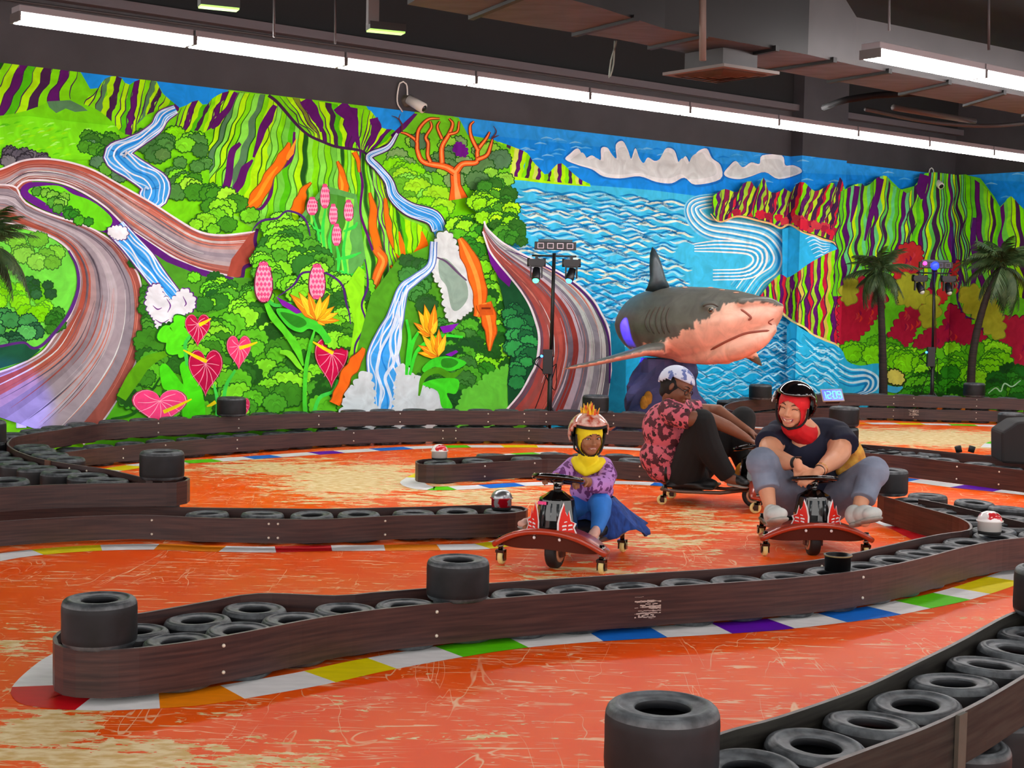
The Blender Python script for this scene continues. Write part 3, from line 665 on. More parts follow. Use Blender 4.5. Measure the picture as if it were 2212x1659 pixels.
# meadow, left
mu.poly([(-60, 262), (60, 250), (150, 262), (250, 272), (262, 300), (210, 345), (110, 345), (-60, 370)], '#7aea10')
rn = random.Random(4); mu.layer += 1
for k in range(90):
    x = rn.uniform(-20, 240); y = rn.uniform(265, 340); mu.rib([(x - 7, y + 2), (x, y - 1), (x + 8, y - 2)], [1, 4, 1], rn.choice(['#8ef540', '#5cd80c', '#a2f860', '#92ec00']), step=False, sm=2)
foliage([(185, 290), (262, 285), (245, 330), (225, 350), (262, 380), (230, 370), (180, 340)], ['#4a9a1c', '#3a7a20', '#5cae2a', GG], 16, 10, 17, seed=31)
foliage([(300, 300), (350, 280), (440, 290), (470, 330), (430, 370), (380, 420), (350, 370), (305, 340)], ['#4d8f3c', '#3f7a34', '#7adf20', '#55853f', LG], 24, 11, 20, seed=32)
foliage([(370, 420), (440, 360), (520, 450), (560, 480), (440, 500), (360, 460)], ['#86e020', '#6fd01c', '#3f9018', '#a0ee30'], 22, 11, 20, seed=33)
foliage([(-20, 330), (60, 325), (120, 345), (-20, 362)], ['#6c6c74', '#5c5a66', '#77777c'], 13, 9, 14, line='#2c2a33', seed=34)
river([(380, 236), (352, 252), (338, 275), (308, 298), (278, 315), (252, 336), (285, 362), (315, 382), (338, 402), (330, 428), (322, 450)], [16, 26, 24, 24, 32, 54, 48, 50, 56, 58, 26], 2)
river([(938, 505), (949, 500), (935, 470), (885, 452), (852, 425), (840, 392), (818, 364), (797, 338), (838, 318), (858, 288)], [22, 28, 30, 26, 20, 15, 12, 11, 7, 3], 3, edge='#3c1858')
# roads at left
mu.poly([(-200, 420), (-60, 372), (0, 366), (60, 344), (70, 392), (41, 411), (52, 436), (110, 465), (90, 505), (-60, 470), (-200, 480)], '#a8574a')
RC = ['#a34a3c', '#b45a48', '#c07262', '#b98a80', '#a89aa0', '#8f8892', '#a39aa2', '#b3a6a8', '#a5655a', '#9b5146']
road([(-60, 380), (0, 366), (50, 347), (100, 343), (152, 351), (203, 368), (253, 396), (329, 439), (380, 472), (430, 500), (481, 508), (556, 500)],
     [(-40, 430), (20, 420), (48, 394), (76, 389), (127, 394), (177, 414), (228, 447), (268, 485), (300, 508), (371, 553), (430, 580), (506, 598)], RC, seed=3)
road([(-60, 400), (20, 400), (41, 412), (50, 434), (101, 460), (177, 485), (215, 503), (252, 529), (281, 566), (300, 598), (311, 659), (308, 725), (297, 773), (265, 845), (223, 909), (180, 960)],
     [(-60, 470), (-20, 474), (20, 482), (43, 489), (80, 500), (119, 516), (149, 540), (167, 574), (172, 614), (164, 649), (149, 686), (119, 725), (88, 763), (27, 794), (-40, 815), (-160, 850)],
     ['#9a5348', '#8d8690', '#a49aa2', '#b5aeb4', '#9c949c', '#8a8088', '#a98f90', '#b2604e', '#a5503f', '#9a7a78'], seed=5)
mu.poly([(541, 505), (556, 498), (548, 520), (552, 545), (545, 566), (525, 575), (520, 600), (490, 597), (500, 560)], '#a04838')
mu.rib([(556, 494), (551, 520), (556, 545), (547, 568), (528, 578), (522, 600), (500, 604)], [7, 8, 8, 8, 8], '#4a1a60')
# green island inside the hairpin road
mu.poly(cr2([(44, 412), (54, 398), (76, 393), (127, 398), (175, 417), (226, 450), (262, 485), (250, 505), (215, 499), (177, 481), (101, 456), (54, 430)], 4, True), '#641a86')
mu.poly(cr2(A1_([(240, 1240), (300, 1200), (500, 1190), (620, 1260), (760, 1310), (880, 1390), (960, 1490), (880, 1575), (720, 1520), (500, 1400), (330, 1300)]), 4, True), '#6ae012')
foliage(A1_([(260, 1240), (420, 1210), (600, 1300), (500, 1390), (340, 1300)]), ['#7ac83a', '#4c9a2c', '#8ee04a'], 10, 8, 12, seed=41)
foliage(A1_([(560, 1380), (700, 1450), (860, 1570), (760, 1540), (580, 1440)]), ['#2f8a1c', '#4fb81c'], 7, 7, 10, seed=42)
# lower left pocket inside the big bend
mu.poly([(-300, 480), (43, 493), (80, 502), (117, 518), (146, 541), (163, 574), (168, 614), (160, 648), (145, 684), (116, 722), (86, 760), (27, 790), (-60, 815), (-300, 860)], '#74e848')
foliage([(-40, 510), (80, 515), (140, 550), (130, 580), (60, 560), (-40, 560)], ['#7fd838', '#6cc030', '#8be04a'], 14, 11, 18, line='#3d7a28', seed=43)
foliage([(-30, 620), (60, 620), (150, 640), (140, 670), (90, 680), (0, 670)], ['#7ee400', '#8af010', '#6cd810'], 16, 12, 20, line='#4fa020', seed=44, arcs=True)
foliage([(60, 608), (105, 612), (118, 636), (100, 645), (62, 630)], ['#2f6a3a', '#275a30'], 8, 7, 11, seed=45)
foliage([(-40, 680), (60, 690), (90, 715), (80, 750), (-40, 745)], ['#2f7044', '#5cc460', '#43a050', '#1f5a34'], 16, 11, 20, line='#123f28', seed=46)
foliage([(90, 700), (140, 660), (150, 672), (120, 715), (95, 735)], ['#3a8a20', '#2f7a1c'], 8, 9, 13, seed=47)
mu.poly([(-300, 742), (0, 746), (55, 740), (70, 748), (88, 755), (60, 778), (20, 790), (-60, 812), (-300, 860)], '#1c5c40')
mu.rib([(-40, 752), (0, 748), (50, 740), (70, 752), (92, 745), (120, 716), (145, 684), (162, 648), (170, 612), (165, 574), (148, 541)], [4, 6, 5, 6, 7, 7, 8, 7, 6, 4], '#5a2a80')
# waterfall under the road
mu.poly([(228, 490), (300, 508), (371, 556), (430, 582), (508, 600), (545, 600), (560, 640), (420, 700), (330, 720), (312, 680), (306, 600), (285, 556), (250, 522)], '#4a9a20')
mu.poly([(268, 488), (300, 508), (371, 556), (430, 580), (505, 600), (500, 612), (430, 594), (360, 566), (290, 520), (255, 500)], '#5a1a78')
foliage([(330, 560), (420, 590), (500, 610), (560, 620), (540, 680), (440, 660), (400, 610)], ['#6ee020', '#2f7a20', '#4fa828', '#86e820', '#1f6020'], 34, 10, 20, seed=51)
foliage([(288, 560), (310, 600), (330, 640), (325, 700), (312, 720), (308, 640)], ['#2f7a1c', '#4a9a28', '#1f5a1c'], 14, 8, 13, seed=52)
river([(250, 492), (283, 528), (312, 562), (340, 600), (380, 648)], [40, 40, 44, 40, 34], 6)
blobp(A3_([(880, 0), (930, -40), (1000, -30), (1040, 10), (1000, 60), (930, 50)]), '#e6ecf2', 9, '#5a2a78', 2)
blobp(A3_([(1200, 520), (1250, 440), (1310, 450), (1330, 540), (1400, 560), (1450, 510), (1500, 470), (1580, 550), (1560, 640), (1440, 690), (1380, 720), (1330, 860), (1260, 880), (1280, 760), (1210, 640)]), '#dfe6ee', 10, '#5a2a78', 3)
for q in ([(330, 660), (340, 668), (350, 665)], [(360, 645), (368, 660), (362, 675)], [(395, 640), (402, 655), (398, 662)], [(335, 690), (350, 698), (365, 690)]): mu.rib(q, [1, 3, 1], '#6a2a88')
# bottom garden
mu.poly([(225, 912), (265, 848), (300, 772), (312, 722), (420, 690), (560, 640), (830, 640), (830, 1200), (100, 1200)], '#4fae18')
foliage([(300, 740), (420, 700), (560, 640), (640, 700), (800, 660), (800, 880), (260, 900)], ['#3c8a1c', '#5cc420', '#2a6a1c', '#78dc24', '#4aa424', '#1f5418', '#8be82a'], 120, 15, 30, seed=53)
mu.rib([(262, 860), (290, 815), (320, 780), (370, 760)], [22, 30, 26, 8], '#5aa80c'); mu.rib([(240, 905), (285, 895), (310, 870), (350, 810)], [4, 6, 7, 3], DG)
mu.poly(cr2([(345, 795), (358, 786), (378, 808), (396, 830), (388, 792), (402, 780), (420, 800), (438, 850), (441, 910), (398, 910), (392, 872), (372, 845), (352, 838)], 4, True), '#4ce614')
blobp(A3_([(1300, 800), (1350, 780), (1410, 810), (1420, 700), (1470, 685), (1500, 760), (1475, 900), (1490, 1050), (1400, 930), (1320, 890)]), '#58ea18', 30, DG, 3)
def heart(cx, cy, w, h, col, vein='#f4a0b8', sp=None, tip=0):
    o = []
    for i in range(36):
        a = 2 * math.pi * i / 36; x = 16 * math.sin(a) ** 3; y = -(13 * math.cos(a) - 5 * math.cos(2 * a) - 2 * math.cos(3 * a) - math.cos(4 * a))
        o.append((cx + x / 16 * w / 2 + tip * (y / 16), cy + y / 15 * h / 2 * .97))
    mu.poly([(cx + (x - cx) * 1.08, cy + (y - cy) * 1.07) for x, y in o], shade(col, .45)); mu.poly([(cx + (x - cx) * 1.03, cy + (y - cy) * 1.03) for x, y in o], vein); mu.poly(o, col); mu.layer += 1
    for k in range(9):
        a = math.pi * (k / 8) * 1.5 - .75 * math.pi + math.pi / 2
        ex, ey = cx + math.cos(a) * w * .43, cy + math.sin(a) * h * .42
        mu.rib([(cx, cy - h * .12), ((cx + ex) / 2 + (ey - cy) * .08, (cy - h * .12 + ey) / 2 - (ex - cx) * .05), (ex, ey)], [.8, 1.6, .8], vein, step=False, sm=3)
    if sp:
        mu.rib([sp[0], ((sp[0][0] + sp[1][0]) / 2 , (sp[0][1] + sp[1][1]) / 2 + 1), sp[1]], [8, 7, 3], '#f0dc10')
for st in ([(415, 720), (400, 745), (405, 790)], [(462, 830), (470, 870), (468, 910)], [(508, 800), (488, 835), (482, 880)], [(730, 820), (720, 845), (690, 860), (676, 900)], [(640, 650), (600, 660), (580, 650), (545, 620)]): mu.rib(st, [5, 8, 8], '#3fd24a')
heart(427, 708, 52, 72, '#c4104a', sp=((430, 702), (456, 688))); heart(444, 798, 70, 104, '#b80c44', sp=((447, 781), (396, 756))); heart(516, 756, 50, 76, '#f03c70', sp=((517, 752), (556, 739)))
heart(345, 876, 112, 84, '#fa4484', vein='#ffb8cc', sp=((353, 890), (414, 862))); heart(716, 776, 68, 110, '#c40c48', sp=((720, 763), (674, 737))); heart(525, 880, 28, 50, '#d83060', sp=((466, 868), (447, 878)))
def ginger(x0, y0, x1, y1, col='#e85088'):
    cx, cy, w, h = (x0 + x1) / 2, (y0 + y1) / 2, (x1 - x0), (y1 - y0)
    prof = [(0, -.5), (.3, -.36), (.46, -.1), (.48, .2), (.32, .42), (0, .5), (-.32, .42), (-.48, .2), (-.46, -.1), (-.3, -.36)]
    mu.poly(cr2([(cx + a * w * 1.15, cy + b * h * 1.06) for a, b in prof], 3, True), '#6a1c3a'); mu.poly(cr2([(cx + a * w, cy + b * h) for a, b in prof], 3, True), '#f8a8c0'); mu.layer += 1
    n = max(5, int(h / 10))
    for r in range(n):
        t = -.44 + .88 * r / (n - 1); ww = .46 * (1 - (abs(t) / .56) ** 3)
        for k in range(4):
            x = cx + w * ww * ((k + (.5 if r % 2 else 0)) / 3.2 * 2 - 1) * .8; y = cy + t * h; q = h / n * .48
            mu.poly([(x, y - q), (x + w * .11, y), (x, y + q), (x - w * .11, y)], col, step=False)
mu.poly([(640, 480), (700, 400), (770, 420), (790, 560), (740, 640), (660, 560)], '#5aa850')
streaks([(660, 470), (700, 420), (765, 430)], [(650, 600), (700, 640), (750, 620)], 7, ['#3f8a24', MG, '#2f7a24', '#7ad840', '#4a9a30'], 14, 4, 50)
for st in ([(676, 465), (690, 520), (680, 560), (700, 600)], [(703, 450), (697, 500), (705, 560)], [(720, 484), (712, 520), (718, 560)], [(753, 478), (742, 540), (748, 600), (740, 660)], [(727, 530), (732, 560), (728, 600)], [(725, 560), (755, 555), (780, 545)], [(735, 585), (760, 595), (785, 575)], [(700, 500), (680, 495), (668, 480)], [(742, 500), (765, 490), (772, 480)]): mu.rib(st, [4, 8, 3], '#36d848')
for g in ((692, 398, 712, 449), (663, 426, 686, 464), (711, 441, 729, 484), (743, 432, 763, 477), (717, 484, 737, 530)): ginger(*g)
foliage([(545, 520), (600, 470), (680, 500), (690, 560), (760, 600), (800, 640), (700, 650), (560, 620)], ['#7ee020', '#8cf030', '#4fa824', '#2f7a24', '#6ad01c'], 60, 13, 26, seed=54)
foliage([(700, 640), (780, 620), (800, 700), (760, 760), (700, 720)], ['#6fd01c', '#3f8a1c', '#86e82a', '#2a6a20'], 22, 13, 22, seed=55)
mu.poly([(745, 620), (775, 575), (788, 585), (786, 640), (792, 700), (770, 760), (755, 770), (765, 700)], '#8ae818')
# mountain foot: leaf ridge lines in purple
for p in ([(545, 500), (560, 480), (600, 470), (625, 455), (660, 475), (670, 510)], [(600, 640), (630, 620), (655, 590), (700, 590), (735, 610), (750, 660), (758, 700)], [(788, 560), (795, 610), (782, 660), (790, 700), (770, 740), (762, 790)]): mu.rib(p, [2, 5, 4, 5, 2], '#4a2070', wig=.4)
for g in ((551, 565, 588, 652), (668, 570, 702, 646)): ginger(*g)
ginger(892, 613, 927, 697, '#ec3468')
mu.poly(cr2([(596, 669), (625, 668), (655, 675), (684, 690), (704, 716), (716, 735), (704, 742), (690, 722), (668, 710), (650, 718), (622, 706)], 4, True), '#3fd030'); mu.poly(cr2([(605, 675), (630, 678), (655, 688), (662, 700), (645, 708), (625, 698)], 4, True), '#2a8a1c')
mu.rib([(575, 655), (590, 685), (615, 715), (640, 750), (655, 790)], [10, 16, 14, 18, 4], '#58d824'); mu.rib([(660, 900), (658, 850), (662, 790), (672, 740), (680, 712)], [10, 9, 9, 7, 4], '#48d030')
mu.rib([(605, 760), (625, 765), (645, 790), (655, 800)], [8, 14, 10, 3], '#78e028')
mu.poly([(596, 640), (625, 655), (655, 675), (640, 678), (610, 660)], '#7a18a0')
def strel(base, tips, cols=('#ffb010', '#f88c14', '#ffc828')):
    for i, t in enumerate(tips):
        bx, by = base; dx, dy = t[0] - bx, t[1] - by; L = math.hypot(dx, dy); nx, ny = -dy / L, dx / L; w = L * .12 + 1.5
        q = [(bx, by), (bx + dx * .35 + nx * w, by + dy * .35 + ny * w), (bx + dx * .7 + nx * w * .7, by + dy * .7 + ny * w * .7), t, (bx + dx * .65 - nx * w * .7, by + dy * .65 - ny * w * .7), (bx + dx * .3 - nx * w, by + dy * .3 - ny * w)]
        cx, cy = bx + dx * .5, by + dy * .5
        mu.poly([(cx + (x - cx) * 1.08, cy + (y - cy) * 1.08) for x, y in q], '#a05a10'); mu.poly(q, cols[i % 3]); mu.rib([(bx + dx * .15, by + dy * .15), (bx + dx * .85, by + dy * .85)], [.8, 1.6, .6], '#ffe040', sm=3)
strel((684, 692), [(702, 703), (733, 692), (730, 676), (722, 662), (627, 636), (646, 632), (712, 637), (666, 632), (692, 640)])
# white river and mist, right garden
mu.poly([(800, 640), (860, 560), (950, 520), (1060, 520), (1110, 560), (1150, 700), (1150, 1100), (740, 1100), (760, 800)], '#4c9c1c')
foliage([(945, 470), (1060, 480), (1100, 560), (1090, 640), (1040, 640), (1000, 540)], ['#7ee41a', '#5cc41c', '#2f8a1c', '#9aee20'], 34, 11, 20, seed=61)
foliage([(870, 560), (935, 560), (930, 620), (960, 680), (960, 720), (900, 640)], ['#2f7030', '#3f8a38', '#2a5c28'], 18, 11, 20, seed=62)
foliage([(1040, 560), (1090, 600), (1110, 700), (1110, 880), (1010, 880), (1000, 760), (1040, 700)], ['#7ee41a', '#4fb01c', '#2f8a1c', '#8cf030', '#1f5a1c'], 50, 12, 24, seed=63)
foliage([(960, 690), (1020, 690), (1040, 780), (1000, 870), (900, 880), (880, 830), (960, 800)], ['#2f7a20', '#1c5020', '#4aa824', '#3a7a30'], 34, 13, 24, seed=64)
blobp([(958, 502), (975, 510), (990, 545), (1002, 570), (1020, 606), (1023, 641), (1018, 668), (985, 690), (970, 692), (962, 660), (954, 618), (938, 598), (941, 560), (936, 530)], '#cfdada', 12, '#3c5a34', 3)
mu.poly(cr2([(948, 562), (965, 560), (990, 585), (1008, 612), (1010, 645), (990, 670), (975, 665), (965, 620), (950, 598)], 4, True), '#8aa596'); mu.rib([(944, 556), (965, 566), (990, 590), (1008, 606)], [3, 5, 3], '#5f4a6a')
foliage([(812, 770), (842, 760), (842, 800), (812, 800)], ['#3f8a1c'], 3, 10, 14, seed=65)
river([(937, 522), (931, 573), (897, 603), (872, 624), (860, 662), (852, 692), (838, 728), (828, 770), (832, 810), (838, 850), (830, 900)], [9, 11, 15, 19, 26, 34, 48, 66, 70, 64, 58], 7, edge='#5a7ab8')
for p in ([(870, 630), (856, 690), (842, 740), (850, 780), (832, 820), (845, 860), (836, 900)], [(862, 650), (850, 700), (822, 760), (815, 800), (824, 850), (815, 900)], [(880, 615), (862, 670), (866, 720), (858, 770), (862, 800), (850, 840)]): mu.rib(p, [1.5, 5, 7, 7, 5], '#cfe4f8', wig=.3)
foliage([(700, 560), (700, 561), (701, 561)], ['#3f8a1c'], 1, 4, 5, seed=66)
blobp([(738, 960), (748, 850), (768, 832), (778, 812), (796, 806), (806, 860), (806, 960)], '#cbd8dc', 16); blobp([(856, 960), (860, 805), (874, 788), (890, 820), (908, 812), (918, 842), (946, 836), (956, 862), (950, 960)], '#cbd8dc', 16)
mu.rib([(786, 752), (768, 783), (750, 808), (735, 844), (722, 872)], [10, 30, 28, 24, 26], '#8a4a10', wig=.15); mu.rib([(786, 752), (768, 783), (750, 808), (735, 844), (722, 872)], [7, 26, 24, 20, 22], '#ee6a16', wig=.15)
for pts, w in (([(993, 515), (1010, 550), (1030, 600), (1037, 650), (1030, 684)], [8, 30, 32, 26, 12]), ([(1046, 655), (1056, 690), (1060, 720), (1057, 758)], [32, 30, 22, 2])):
    mu.rib(pts, [x + 4 for x in w], '#a04a10', wig=.1); mu.rib(pts, w, '#f06c18', wig=.1); mu.rib(pts, [x * .3 for x in w], '#ff9a3c')
mu.poly([(1035, 658), (1064, 656), (1066, 680), (1036, 682)], '#d05a18'); mu.poly([(1040, 664), (1060, 664), (1060, 668), (1040, 668)], '#7a2a10')
for st in ([(878, 690), (885, 730), (880, 780), (878, 810)], [(905, 715), (890, 745), (884, 790)], [(1000, 728), (960, 725), (930, 735), (900, 760), (885, 810)]): mu.rib(st, [5, 9, 6], '#38d830')
strel((932, 726), [(902, 716), (894, 697), (904, 672), (917, 659), (939, 659), (945, 690)]); strel((947, 770), [(903, 762), (904, 746), (912, 724), (930, 716), (948, 712), (963, 722)])
mu.poly([(950, 706), (970, 702), (992, 698), (975, 716), (958, 720)], '#7a18a8'); mu.poly([(962, 766), (985, 756), (990, 760), (975, 770)], '#7a18a8')
mu.poly(cr2([(912, 796), (935, 775), (970, 770), (1008, 784), (972, 802), (940, 792), (920, 805)], 4, True), '#3cd028'); mu.poly(cr2([(955, 776), (975, 774), (990, 783), (975, 794), (955, 792)], 4, True), '#2a8a1c')
mu.rib([(905, 855), (915, 815), (945, 800), (975, 812), (1003, 795)], [4, 12, 14, 14, 3], '#4a9a14'); mu.poly(cr2([(912, 830), (945, 818), (990, 820), (985, 850), (965, 850), (978, 880), (955, 880), (945, 845)], 4, True), '#42d824')
blobp([(985, 960), (1000, 850), (1030, 838), (1050, 812), (1080, 800), (1100, 790), (1105, 860), (1085, 960)], '#62c83a', 14)
# bushes and racing road at centre right
foliage([(1010, 410), (1060, 400), (1110, 400), (1118, 470), (1135, 550), (1090, 520), (1040, 470)], ['#4fa020', '#8ade10', '#2f6a1c', '#a8f010', '#3a8a20'], 46, 9, 17, seed=71)
mu.poly([(1060, 545), (1100, 590), (1125, 628), (1148, 664), (1163, 709), (1163, 754), (1148, 810), (1098, 884), (1096, 820), (1108, 740), (1085, 640)], '#17502c')
foliage([(1090, 620), (1120, 650), (1148, 700), (1148, 770), (1115, 830), (1106, 740)], ['#2a8a44', '#1f6a38', '#34a04c'], 26, 10, 18, line='#124028', seed=72, arcs=False)
mu.poly([(1048, 520), (1062, 545), (1085, 575), (1108, 596), (1100, 620), (1078, 600), (1060, 570)], '#6a1488')
road([(1046, 478), (1052, 493), (1080, 520), (1104, 535), (1137, 553), (1180, 573), (1216, 592), (1245, 612), (1267, 631), (1285, 652), (1297, 673), (1312, 703), (1320, 739), (1322, 790), (1319, 828), (1308, 900)],
     [(1043, 500), (1048, 515), (1058, 542), (1078, 570), (1100, 596), (1125, 628), (1146, 664), (1161, 709), (1164, 730), (1163, 754), (1158, 785), (1146, 810), (1125, 848), (1095, 884), (1080, 900)],
     ['#5a5a66', '#c4cac6', '#8c8c96', '#b8c2be', '#77727e', '#b4aab4', '#8f3a34', '#6e6570', '#9c453c', '#b05448', '#a84c42', '#93504a', '#a24a44', '#6a4a58'], seed=8)
mu.rib([(1092, 540), (1137, 556), (1216, 597), (1265, 637), (1295, 680), (1316, 740), (1317, 828)], [1, 3, 4, 4, 4], '#4a1c66')
# rock behind the shark stand: darker sea painted on the wall
mu.poly([(1318, 700), (1345, 690), (1352, 780), (1350, 960), (1300, 960), (1310, 880), (1322, 800)], '#127ea0')
# ---------------- right headlands and mountain
HC = ['#7ee400', PU, '#c8203a', '#9ccf30', DP, '#b4e020', '#a01c4a', '#c8b848']
streaks([(1541, 423), (1565, 408), (1592, 416), (1604, 398), (1622, 391), (1634, 408), (1650, 383), (1660, 412), (1680, 416), (1695, 406), (1708, 416), (1722, 396), (1738, 394), (1760, 413), (1786, 402), (1800, 392), (1806, 408), (1816, 382), (1828, 414), (1846, 400)],
        [(1541, 462), (1556, 478), (1592, 466), (1620, 468), (1653, 477), (1686, 489), (1707, 482), (1730, 497), (1765, 508), (1800, 520), (1822, 530)], 46, ['#7ee400', PU, '#9ccf30', '#8a1c4a', '#b4e020', DP, '#c8203a'], 15, 4, 30, dark=DP)
foliage([(1545, 458), (1600, 455), (1690, 478), (1740, 495), (1815, 515), (1800, 490), (1700, 465)], ['#c8203a', '#a01c3a', '#c83c48'], 26, 5, 10, line=None, seed=81, arcs=False)
mu.rib([(1535, 462), (1556, 480), (1592, 468), (1653, 480), (1686, 492), (1707, 485), (1730, 500), (1765, 512), (1800, 524), (1816, 540)], [2, 4, 4, 4, 3], '#e8b878', wig=.4)
mu.poly([(1733, 503), (1765, 516), (1800, 528), (1812, 540), (1790, 556), (1750, 580), (1722, 600), (1690, 600), (1690, 495), (1710, 490)], '#2cb2e6')
for k in range(7): mu.rib([(1740 + k * 4, 516 + k * 8), (1755 + k * 4, 510 + k * 8), (1772 + k * 2, 518 + k * 7), (1795 - k, 524 + k * 4)], [1, 3, 3, 1], '#bfe8f8')
streaks([(1644, 637), (1661, 614), (1676, 600), (1688, 591), (1700, 600), (1722, 588), (1748, 569), (1789, 546), (1812, 536), (1822, 520)], [(1640, 640), (1668, 648), (1695, 680), (1735, 704), (1762, 724), (1792, 736), (1816, 748)], 26, ['#c8203a', '#9ccf30', PU, '#7ee400', '#b81c3c', '#c8b848', '#7ee400', PU], 16, 5, 44, dark=DP)
mu.rib([(1642, 642), (1668, 650), (1695, 682), (1735, 706), (1762, 726), (1792, 738), (1816, 750)], [2, 5, 4, 5, 3], '#ecd890', wig=.4)
mu.poly([(1816, 540), (1816, 414), (1846, 398), (1870, 402), (1915, 380), (1945, 410), (1975, 402), (1998, 374), (2063, 372), (2118, 385), (2148, 425), (2160, 447), (2183, 424), (2212, 452), (2500, 560), (2500, 1200), (1816, 1200)], '#62c820')
RCs = ['#5cc820', '#74e000', PU, '#66d080', '#c0f000', '#5cc850', DP, '#84e020', '#66d080']
streaks([(1816, 414), (1834, 405), (1850, 398), (1862, 396), (1872, 404), (1895, 384), (1915, 380), (1925, 398), (1945, 408), (1962, 418), (1975, 402), (1990, 394)], [(1800, 640), (1830, 640), (1850, 660), (1880, 640), (1905, 620), (1940, 640), (1960, 620)], 26, RCs, 17, 6, 60, dark=DP)
streaks([(1998, 374), (2020, 372), (2045, 372), (2063, 376), (2090, 378)], [(1950, 620), (1985, 640), (2020, 650), (2060, 620), (2100, 700)], 20, RCs, 18, 6, 70, dark=DP)
streaks([(2085, 376), (2112, 392), (2135, 412), (2158, 448), (2175, 430), (2185, 424), (2212, 452), (2260, 480)], [(2100, 700), (2130, 720), (2160, 640), (2200, 640), (2240, 660), (2290, 700)], 20, ['#74e000', '#5cc820', PU, '#66c840', '#84e020', '#a8ee00', DP], 19, 6, 80, dark=DP)
mu.rib([(1998, 378), (1990, 410), (1993, 430)], [22, 22, 8], PU); mu.rib([(1852, 402), (1846, 440), (1838, 480)], [12, 12, 4], PU); mu.rib([(1905, 386), (1893, 430), (1880, 470), (1868, 520)], [10, 14, 12, 4], PU)
mu.rib([(2105, 470), (2102, 520), (2108, 560), (2104, 600), (2090, 650), (2070, 680)], [8, 14, 16, 12, 5, 3], '#54186c'); mu.rib([(2055, 490), (2062, 560), (2075, 600), (2068, 640), (2082, 680), (2105, 690)], [8, 7, 6, 5, 6, 3], '#4a2070')
for p, c in (([(1820, 640), (1870, 600), (1890, 640), (1915, 640), (1880, 700), (1850, 730), (1816, 745)], '#b01838'), ([(1930, 570), (1950, 530), (1990, 540), (1975, 600), (1945, 610)], '#c02c30'), ([(1920, 730), (1950, 680), (1985, 640), (2010, 625), (2012, 660), (1985, 690), (1970, 730), (1935, 762)], '#a8183e'),
             ([(1975, 740), (2000, 720), (2010, 690), (2022, 720), (2040, 700), (2050, 670), (2040, 670), (2060, 660), (2085, 690), (2128, 730), (2125, 745), (2080, 740), (2060, 755), (2030, 745), (2012, 755), (1990, 762)], '#a41a40'), ([(2050, 600), (2070, 560), (2062, 600), (2040, 650), (2022, 650)], '#c02c30'), ([(2165, 690), (2212, 690), (2300, 700), (2300, 860), (2212, 810), (2190, 790), (2168, 770)], '#a8203e')):
    blobp(p, c, 14, '#5a1030', 2); cx = sum(a for a, _ in p) / len(p); cy = sum(b for _, b in p) / len(p); rn = random.Random(int(cx)); mu.layer += 1
    for k in range(9):
        x = cx + rn.uniform(-22, 22); y = cy + rn.uniform(-22, 22); mu.rib([(x, y - 7), (x + 3, y), (x - 2, y + 8)], [1, 5, 1], rn.choice(['#d4382c', '#8a1248', '#c83a48']), step=False, sm=3)
for p in ([(1935, 640), (1960, 590), (2005, 640), (1970, 660)], [(1990, 680), (2010, 645), (2025, 640), (2020, 690), (2000, 710)], [(2075, 640), (2100, 620), (2140, 640), (2160, 680), (2168, 730), (2140, 720), (2110, 690)], [(1820, 640), (1830, 600), (1850, 620), (1835, 660)]): blobp(p, '#a8b030', 20, '#7a8a28', 2)
foliage([(1818, 760), (1890, 740), (1970, 760), (2110, 750), (2165, 760), (2170, 800), (2100, 830), (1980, 800), (1900, 775), (1850, 775)], ['#78dc14', '#6cd010', '#8ae820', '#58b818'], 46, 15, 26, line='#2f7a1c', seed=82)
foliage([(1960, 830), (2040, 800), (2110, 830), (2120, 880), (1960, 880)], ['#3aa01c', '#2f8a1c', '#1c5218', '#5cc020'], 26, 13, 22, seed=83)
foliage([(1930, 860), (2030, 850), (2060, 890), (1930, 895)], ['#1c4a18', '#24501f'], 12, 12, 18, seed=84); foliage([(2130, 820), (2212, 790), (2260, 870), (2120, 880)], ['#1f6a20', '#1c4a20', '#2f8a24'], 20, 13, 22, seed=85)
mu.rib([(2135, 850), (2150, 838), (2162, 845), (2170, 828), (2185, 835), (2205, 822)], [2, 3, 3, 2], '#a8e0b8', wig=.3)
mu.poly(cr2([(1700, 705), (1735, 712), (1765, 730), (1815, 752), (1830, 780), (1860, 790), (1895, 785), (1912, 800), (1916, 880), (1916, 1000), (1716, 1000), (1706, 860)], 3, True), '#2cb4e4'); mu.layer += 1
for row in range(11):
    for k in range(4):
        x = 1650 + (k + rn.random()) * 42; y = 720 + row * 13 + (x - 1650) * .22 + rn.uniform(-4, 4)
        wave(x, y, 48, 6, 3, '#0c8fc8', .1); wave(x, y + 5, 48, 6, 3.5, '#aae6fa', .1)
for k in range(8):
    o = k * 9; mu.rib([(1735 + o * .5, 722 + o * 1.3), (1760 + o * .3, 745 + o), (1785 + o * .1, 750 + o), (1812, 770 + o)], [1.5, 4, 4, 1.5], '#a6e4fa' if k % 2 else '#0e92cc')
for k in range(6):
    o = k * 8; mu.rib([(1812, 785 + o), (1838, 798 + o * .9), (1870, 800 + o * .7), (1895 - o * .6, 815 + o * .4), (1893 - o * .7, 840), (1860, 853 - o * .2), (1820, 858)], [2, 5, 5, 4, 2], ['#bfe8fa', '#1584c8'][k % 2])
blobp([(1918, 806), (1935, 800), (1950, 812), (1948, 828), (1925, 826)], '#cfcf60', 9, '#2a3a1a', 4); mu.rib([(1914, 838), (1935, 842), (1950, 836)], [14, 14, 4], '#3aaee0')
mural_m = vcol_mat('mural_paint', 0.6, 5.0, 0.16, spec=.08)
